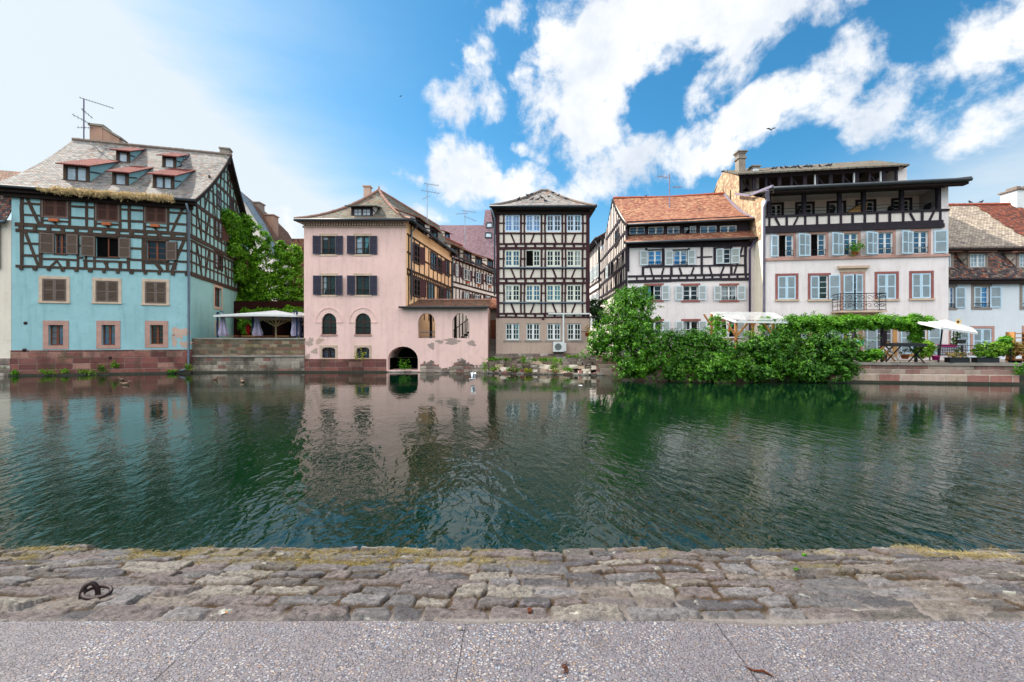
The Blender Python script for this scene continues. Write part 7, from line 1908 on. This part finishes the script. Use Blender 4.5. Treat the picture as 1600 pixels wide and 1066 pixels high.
# deck chair
c = at(1385, 560, 22.2); t = thing('deck_chair', 'wooden folding deck chair left of the black garden table', 'chair', (c[0], c[1], zq))
mb = MB()
for s_ in (0, .55): bar(mb, (c[0]-.5, c[1]+s_, zq+.03), (c[0]+.55, c[1]+s_, zq+.95), .05, .05); bar(mb, (c[0]+.45, c[1]+s_+.03, zq+.03), (c[0]-.1, c[1]+s_+.03, zq+.62), .05, .05)
mb.build('frame', 'wood_light', t)
mb = MB(); pts = [(c[0]+.5-.95*k/8, zq+.9-.75*math.sin(k/8*1.57)) for k in range(9)]
for p_, q_ in zip(pts, pts[1:]): mb.quad((p_[0], c[1]+.03, p_[1]), (p_[0], c[1]+.52, p_[1]), (q_[0], c[1]+.52, q_[1]), (q_[0], c[1]+.03, q_[1]))
mb.build('seat', 'white_cloth', t)
# checkered table
a, b = at(1467, 539, 22.6), at(1516, 539, 22.4); t = thing('garden_table', 'garden table with a white cloth and a pink runner behind the black railing', 'table', ((a[0]+b[0])/2, 22.9, zq))
mb = MB(); mb.box(a[0], b[0], 22.6, 23.4, a[2]-.03, a[2], 0); mb.box(a[0]-.01, b[0]+.01, 22.58, 22.6, a[2]-.55, a[2], 0)
for k in range(12): x_ = a[0]+(b[0]-a[0])*(k+.5)/12; mb.box(x_-.02, x_+.02, 22.572, 22.58, a[2]-.54, a[2]-.05, 2)
for k in range(4): mb.box(a[0], b[0], 22.565, 22.572, a[2]-.5+k*.12, a[2]-.47+k*.12, 2)
mb.box(a[0]+.02, a[0]+(b[0]-a[0])*.62, 22.55, 23.0, a[2], a[2]+.02, 1); mb.box(a[0]+.02, a[0]+(b[0]-a[0])*.62, 22.545, 22.563, a[2]-.1, a[2], 1)
mb.build('tablecloth', ['white_cloth', 'pink_cloth', 'lilac_zinc'], t)
for x_ in (a[0]+.1, b[0]-.1): mb = MB(); mb.tube([(x_, 23.2, zq), (x_, 23.2, a[2]-.03)], .03, 6); mb.build('leg', 'iron', t)
# railing and planters
t = thing('railing', 'thin black metal railing along the right terrace edge', 'railing', (*at(1520, 560, 21.7)[:2], zq))
A_, B_ = at(1466, 540, 21.75), at(1579, 540, 21.3)
for k in range(4): q_ = A_+(B_-A_)*k/3; mb = MB(); mb.tube([(q_[0], q_[1], zq), (q_[0], q_[1], zq+.82)], .03, 6); mb.build('post', 'iron', t)
mb = MB(); 
for dz in (.35, .58, .8): mb.tube([(A_[0], A_[1], zq+dz), (B_[0], B_[1], zq+dz)], .014, 5)
mb.build('rail', 'iron', t)
for i, (x0, x1, lab, lf) in enumerate(((1477, 1514, 'long dark planter with reddish flowers below the checkered table', 'leaf_autumn'), (1519, 1560, 'long dark planter below the broad light green shrub', 'leaf_vine'))):
    a, b = at(x0, 563, 21.55), at(x1, 563, 21.35); t = thing('planter', lab, 'planter', ((a[0]+b[0])/2, 21.4, zq)); mb = MB(); mb.box(a[0], b[0], 21.3, 21.6, zq, zq+.22); mb.box(a[0]-.02, b[0]+.02, 21.28, 21.62, zq+.2, zq+.24); mb.build('box', 'black_plastic', t)
    rr = np.random.default_rng(i); q_ = rr.uniform(size=(240, 3))*np.array([b[0]-a[0], .35, .26])+np.array([a[0], 21.27, zq+.22]); leaf_cloud('foliage', q_, rr.normal(size=(240, 3))+np.array([0, -.4, .6]), .08, lf, t, i)
c = at(1321, 522, 23.2); t = thing('hanging_decoration', 'red and yellow paper decoration hanging from the pergola vine', 'decoration', tuple(c)); mb = MB(); mb.lathe((c[0], c[1], c[2]-.05), [(.01, .34), (.05, .3), (.07, .16), (.05, .02), (.01, 0)], 8, 0); mb.lathe((c[0], c[1], c[2]-.36), [(.01, .3), (.06, .24), (.04, .1), (.07, .02), (.01, 0)], 8, 1); mb.build('paper_body', ['red_cloth', 'yellow_cloth'], t)
l = at(1596, 556, 21.6); t = thing('wooden_rack', 'slatted wooden rack against the house wall at the far right', 'rack', (l[0]+.4, 22.0, zq)); mb = MB()
for x_ in (l[0], l[0]+.8): mb.box(x_, x_+.06, 21.9, 22.3, zq, zq+1.45)
for k in range(7): mb.box(l[0]+.06, l[0]+.8, 21.92, 22.28, zq+.1+k*.21, zq+.14+k*.21)
mb.build('frame', 'wood_light', t)
l = at(1588, 561, 21.2); t = thing('garden_bench', 'small wooden bench beyond the end of the sandstone river wall', 'bench', (l[0]+.4, 21.4, .55)); mb = MB(); mb.box(l[0]-.1, l[0]+1.1, 21.2, 21.6, 1.1, 1.16); mb.build('seat', 'wood_mid', t)
for x_ in (l[0], l[0]+.25, l[0]+.95): mb = MB(); mb.box(x_, x_+.06, 21.25, 21.55, .55, 1.1); mb.build('leg', 'iron', t)

# chairs and loungers on the open gallery of the tall white house
for i, (x, m) in enumerate(((1238, 'black_plastic'), (1293, 'black_plastic'), (1326, 'black_plastic'), (1383, 'black_plastic'), (1440, 'black_plastic'))):
    u, z = FE.uz(x, 332-.033*(x-1240), -.7); c = FE.P(u, zg0+.6, -.7)
    lab = ('black chair at the left end of the timber gallery', 'black chair between the second and third gallery windows', 'black chair left of the yellow gallery lounger', 'black chair right of the yellow gallery lounger', 'black chair at the right end of the timber gallery')[i]
    t = thing('balcony_chair', lab, 'chair', c, 'black chairs on the gallery'); mb = MB(); mb.box(c[0]-.22, c[0]+.22, c[1]-.22, c[1]+.22, c[2]+.42, c[2]+.46); mb.build('seat', m, t)
    mb = MB(); bar(mb, (c[0]+.22, c[1], c[2]+.44), (c[0]+.36, c[1], c[2]+.95), .42, .04); mb.build('backrest', m, t)
    for sx_, sy_ in ((-.19, -.19), (.19, -.19), (-.19, .19), (.19, .19)): mb = MB(); mb.tube([(c[0]+sx_, c[1]+sy_, c[2]), (c[0]+sx_, c[1]+sy_, c[2]+.42)], .018, 5); mb.build('leg', m, t)
u, z = FE.uz(1338, 326, -.6); c = FE.P(u, zg0+.6, -.6); t = thing('sun_lounger', 'yellow brown folded lounger in the middle of the timber gallery', 'lounger', c); mb = MB()
mb.hexa([(c[0]-.6, c[1]+.3, c[2]+.5), (c[0]+.5, c[1]+.3, c[2]+.5), (c[0]+.6, c[1]+.3, c[2]+1.15), (c[0]+.1, c[1]+.3, c[2]+1.0), (c[0]-.6, c[1]-.1, c[2]+.5), (c[0]+.5, c[1]-.1, c[2]+.5), (c[0]+.6, c[1]-.1, c[2]+1.15), (c[0]+.1, c[1]-.1, c[2]+1.0)]); mb.build('mattress', 'ochre_stone', t)
mb = MB()
for s_ in (-.5, .45): mb.tube([(c[0]+s_, c[1]+.1, c[2]), (c[0]+s_, c[1]+.1, c[2]+.5)], .03, 5)
mb.build('frame', 'wood_mid', t)

# ================================================================== aerials
def aerial(px, pyb, pyt, D, booms, label, mat='aluminium', r=.035):
    b_, t_ = at(px, pyb, D), at(px, pyt, D); t = thing('antenna', label, 'antenna', tuple(b_))
    mb = MB(); mb.tube([b_-np.array([0, 0, .4]), t_], r, 6); mb.build('mast', mat, t)
    for (y, x0, x1, dy0, dy1, n, ln, dp) in booms:
        z = at(px, y, D)[2]; k = D/FPX; p0 = np.array([b_[0]+(x0-px)*k, D-dp, z-dy0*k]); p1 = np.array([b_[0]+(x1-px)*k, D+dp, z-dy1*k]); mb = MB(); mb.tube([p0, p1], .02, 4)
        d_ = (p1-p0)/np.linalg.norm(p1-p0); s_ = np.cross(d_, (0, 0, 1)); s_ /= np.linalg.norm(s_); s_ = s_*.7+np.array([0, 0, .7 if n < 0 else .25])
        for j in range(abs(n)): q_ = p0+(p1-p0)*(j+.5)/abs(n); mb.tube([q_-s_*ln*(1-.3*j/abs(n)), q_+s_*ln*(1-.3*j/abs(n))], .010, 4)
        mb.build('boom', mat, t)
aerial(131, 228, 155, 32.5, ((157, 132, 170, 0, 8, 12, .16, .4), (172, 131, 141, 0, 11, 4, .2, .2), (190, 121, 141, -7, 4, 6, .25, .4), (200, 126, 140, 2, -3, 5, .2, .3)), 'tall dark aerial beside the chimney of the teal house', 'purple_metal', .04)
aerial(667.5, 345, 287, 40, ((289, 664, 684, 1, -2, 7, .3, .5), (299, 660, 685, 2, 0, 6, .3, .6), (309, 661, 670, 4, -4, 4, .25, .3)), 'slim grey aerial rising above the dormers of the orange wing')
aerial(726.5, 378, 329, 47, ((330, 722, 743, 1, 0, 8, .35, .5), (335, 714, 730, 2, -4, 5, .3, .6), (342, 726, 744, -2, 2, 5, .3, .5)), 'grey aerial above the white timber terrace near the mauve block')
aerial(1046, 327, 272, 33, ((278, 1024, 1047, 1, -4, 9, .3, .5), (296, 1047, 1069, 0, -7, 8, .25, .5)), 'tall blue grey aerial standing on the orange roof', 'lilac_zinc', .045)

# ================================================================== birds
def pigeon_proto(name, lab, group, mat='pigeon_grey'):
    t = thing(name, lab, 'bird', (0, 0, 0), group); s = MB()
    s.ellipsoid((0, 0, .13), (.15, .075, .085), 10, 7); s.ellipsoid((.13, 0, .24), (.05, .042, .05), 8, 6); s.tube([(.08, 0, .15), (.125, 0, .22)], [.07, .045], 8)
    s.hexa([(-.10, .04, .10), (-.30, .035, .06), (-.30, -.035, .06), (-.10, -.04, .10), (-.10, .04, .14), (-.30, .035, .075), (-.30, -.035, .075), (-.10, -.04, .14)])
    s.tube([(.17, 0, .24), (.205, 0, .232)], [.012, .003], 5)
    for sy in (-.03, .03): s.tube([(.0, sy, .08), (.01, sy, 0)], .008, 4)
    s.build('body', mat, t, True); return t
lab_r = 'dark pigeon in the flock along the loft roof of the tall white house'
lab_c = 'dark pigeon perched on the hipped roof of the tall narrow house'
def flock(lab, group, spots):
    pr = pigeon_proto('pigeon', lab, group); n = 0
    for (x, y, D) in spots:
        c = at(x, y, D); o = pr if n == 0 else copy_tree(pr); o.location = tuple(c); o.rotation_euler = (0, 0, random.choice((0, 3.1))+random.uniform(-.6, .6)); s_ = random.uniform(.68, .85); o.scale = (s_, s_, s_); n += 1
zrE = lambda t: zE_+(zrg+.2-zE_)*(t-4)/4
Flk = []
for x in (1207, 1212, 1221, 1229, 1238, 1243, 1248, 1258, 1263, 1268, 1281, 1292, 1297):
    u = FE.uz(x, 270, -5.2)[0]; q_ = FE.P(u, zrE(5.2)+.03, -5.2); Flk.append((x, 533-(q_[2]-CAMZ)/q_[1]*FPX, q_[1]))
flock(lab_r, 'pigeons on the loft roof', Flk)
flock('dark pigeon on top of the rubble gable left of the tall chimney', 'pigeons on the rubble gable', [(1129, 270, 35.0), (1138.5, 270.5, 34.5), (1172.5, 270, 33)])
flock(lab_c, 'pigeons on the tall narrow house', [(810, 313, 31.4), (823, 312, 31), (824.5, 307, 31.9), (830.5, 305.5, 32), (831.5, 313.2, 31), (840.5, 313.5, 31), (846.5, 311, 31.3), (852.5, 316, 30.8), (857.5, 309, 31.6), (864, 303, 32.3), (872, 307.5, 31.8), (884.5, 312.5, 31.2)])
flock('dark bird perched alone on the ridge of the orange tiled roof', 'bird on the orange ridge', [(1008.5, 308.5, 35.1)])
flock('dark pigeon on the ridge of the rust tiled roof at the right edge', 'pigeons on the rust ridge', [(1516, 318, 33), (1533, 317.5, 33)])
flock('dark pigeon beside the right dormer of the teal roof', 'pigeons on the teal roof', [(286, 247, 32.2), (290, 251, 31.8), (293.5, 247, 32.2), (281.5, 262, 31), (295, 299, 29.6)])
def flying(name, lab, px, py, D, span, mat, rz, up=.35, roll=0):
    c = at(px, py, D); t = thing(name, lab, 'bird', tuple(c)); s = MB(); k = span
    s.ellipsoid(c, (.17*k, .06*k, .06*k), 8, 6); s.ellipsoid(c+np.array([.19*k, 0, .02*k]), (.05*k, .04*k, .04*k), 6, 5); s.hexa([c+np.array(v)*k for v in ((-.12, .03, -.01), (-.32, .07, -.01), (-.32, -.07, -.01), (-.12, -.03, -.01), (-.12, .03, .02), (-.32, .07, .0), (-.32, -.07, .0), (-.12, -.03, .02))])
    s.build('body', mat, t, True)
    for sg in (-1, 1):
        w_ = MB(); ca = np.array
        pts = [(.10, 0, .03), (.13, .25, .03+up*.6), (.02, .55, .03+up*.5), (-.06, .52, .02+up*.5), (-.08, .25, .02+up*.55), (-.10, 0, .02)]
        q_ = [c+ca([x_*k, sg*y_*k, z_*k]) for x_, y_, z_ in pts]; n = len(q_); w_.add(q_+[v-ca([0, 0, .012*k]) for v in q_], [tuple(range(n)), tuple(range(2*n-1, n-1, -1))]+[(j, (j+1) % n, n+(j+1) % n, n+j) for j in range(n)]); w_.build('wing', mat, t)
    t.rotation_euler = (roll, 0, rz)
    for ch in COL.objects:
        if ch.parent == t: pass
flying('flying_bird', 'dark bird gliding in front of the white cloud', 1205, 203, 40, .75, 'bird_black', 1.4)
flying('flying_bird', 'tiny dark bird high in the blue sky', 626, 151, 60, .5, 'bird_black', .9)
flying('flying_bird', 'pale pigeon flying low over the river below the pink gallery', 739, 592, 22, .62, 'gull_white', .5, .8)
flying('flying_bird', 'pale pigeon flying low over the river beside the bush', 908, 603, 20.5, .62, 'gull_white', 2.2, -.4)
def duck(px, py, rz, lab):
    c = on_water(px, py, .02); t = thing('duck', lab, 'duck', tuple(c)); s = MB(); s.ellipsoid((c[0], c[1], .06), (.2, .11, .1), 10, 7); s.tube([(c[0]+.13, c[1], .1), (c[0]+.19, c[1], .22)], [.055, .04], 8); s.ellipsoid((c[0]+.21, c[1], .24), (.06, .045, .045), 8, 6); s.hexa([(c[0]-.16, c[1]+.05, .06), (c[0]-.28, c[1]+.03, .13), (c[0]-.28, c[1]-.03, .13), (c[0]-.16, c[1]-.05, .06), (c[0]-.16, c[1]+.05, .12), (c[0]-.28, c[1]+.03, .15), (c[0]-.28, c[1]-.03, .15), (c[0]-.16, c[1]-.05, .12)]); s.build('body', 'duck_brown', t, True)
    s = MB(); s.tube([(c[0]+.25, c[1], .24), (c[0]+.32, c[1], .225)], [.022, .014], 6); s.build('bill', 'ochre_stone', t); t.rotation_euler = (0, 0, rz); t.scale = (.68, .68, .68)
duck(336, 593, 0, 'brown duck swimming below the mossy terrace wall'); duck(379, 597, 2.6, 'brown duck swimming nearest to the viewer below the terrace wall'); duck(196, 601, .4, 'brown duck swimming alone before the teal house'); duck(190, 594, 3, 'brown duck close to the sandstone base of the teal house')

# ================================================================== small things on the quay
c = bank_pt(131, 936)
t = thing('mooring_ring', 'dark rusty iron mooring ring fixed in the stone bank', 'mooring ring', tuple(c))
def hoop(mb, c0, ax, ay, r1, r2, a0, a1, th, n=18): mb.tube([np.array(c0)+np.array(ax)*r1*math.cos(a0+(a1-a0)*k/n)+np.array(ay)*r2*math.sin(a0+(a1-a0)*k/n) for k in range(n+1)], th, 8)
mb = MB(); ax = np.array([.8, .6, 0]); hoop(mb, c+np.array([.01, .03, .0]), ax, (0, 0, 1), .040, .078, -.35, math.pi+.35, .015); mb.build('staple', 'rusty_iron', t, True)
mb = MB(); hoop(mb, c+np.array([.070, .018, .026]), (1, .1, -.10), (-.1, 1, .16), .074, .058, 0, 2*math.pi, .0115, 26); mb.build('ring', 'rusty_iron', t, True)
def litter(name, lab, cat, px, py, pts, r, mat):
    c = bank_pt(px, py); mb = MB(); mb.tube([c+np.array(p_)+np.array([0, 0, .004]) for p_ in pts], r, 6); o = mb.build(name, mat); tag(o, lab, cat)
litter('twig', 'short dry twig lying on the pebbled pavement at the lower right', 'twig', 1186, 1053, [(-.05, .035, .004), (-.02, .012, .0), (.02, .0, .008), (.055, -.03, .0)], [.002, .005, .006, .002], 'litter_brown')
mb = MB(); c = bank_pt(883, 1048); rg_ = random.Random(3)
for k in range(16): mb.tube([c+np.array([rg_.uniform(-.012, .012), rg_.uniform(-.03, .03), .004]), c+np.array([rg_.uniform(-.02, .02), rg_.uniform(-.045, .045), rg_.uniform(.003, .016)])], [.003, .001], 4)
o = mb.build('dry_catkin', 'litter_brown'); tag(o, 'brown dried plant scrap on the pavement near the bottom edge', 'plant scrap')
mb = MB(); c = bank_pt(828, 957); mb.hexa([c+np.array(v) for v in ((-.014, .02, .003), (.012, .024, .004), (.012, .024, .012), (-.014, .02, .014), (-.012, -.02, .003), (.01, -.018, .003), (.008, -.018, .015), (-.012, -.02, .012))]); o = mb.build('bark_scrap', 'litter_brown'); tag(o, 'reddish brown bark scrap on the lowest row of stones', 'bark')
mb = MB(); c = bank_pt(719, 985); mb.ellipsoid(c+np.array([0, 0, .008]), (.014, .011, .011), 10, 7); o = mb.build('dark_pebble', 'grey_stone', None, True); tag(o, 'single dark round pebble on the pavement below the stones', 'pebble')
mb = MB(); c = bank_pt(349, 961); mb.tube([c+np.array([-.012, -.004, .006]), c+np.array([.006, .004, .006])], .0038, 8, 0); mb.tube([c+np.array([.006, .004, .006]), c+np.array([.018, .009, .006])], .0039, 8, 1); o = mb.build('cigarette_end', ['paper_white', 'filter_orange']); tag(o, 'cigarette end with an orange filter on the stones left of centre', 'cigarette end')
for i, (x, y, lab) in enumerate(((1257, 869, 'small green weed on the mossy edge of the bank'), (1244, 896, 'yellow flowering weed among the stones'))):
    c = bank_pt(x, y); rr = np.random.default_rng(i); q_ = c+rr.normal(size=(26, 3))*np.array([.009, .007, .003])+np.array([0, 0, .008]); o = leaf_cloud('weed', q_, rr.normal(size=(26, 3))*.6+np.array([0, 0, 1]), .02, 'leaf_yellow' if i == 2 else 'leaf_vine', None, i); tag(o, lab, 'weed')
# round iron drain and wall anchors on the teal house
for i, (x, y, lab) in enumerate(((40, 505, 'dark round iron anchor on the teal wall near its left corner'), (39, 547, 'dark drain mouth at the top of the sandstone base on the left'), (173, 559, 'round dark drain hole in the sandstone base'))):
    u, z = FA.uz(x, y); mb = MB(); oo = .03 if i == 0 else .075
    ring_ = [FA.P(u+.09*math.cos(k*math.pi/6), z+.09*math.sin(k*math.pi/6), oo) for k in range(12)]; mb.add([FA.P(u, z, oo+.04)]+ring_, [(0, k+1, (k+1) % 12+1) for k in range(12)]); mb.add(ring_+[FA.P(u+.09*math.cos(k*math.pi/6), z+.09*math.sin(k*math.pi/6), -.02) for k in range(12)], [(k, 12+k, 12+(k+1) % 12, (k+1) % 12) for k in range(12)]); o = mb.build('wall_anchor' if i == 0 else 'drain_mouth', 'rusty_iron'); tag(o, lab, 'wall fitting')
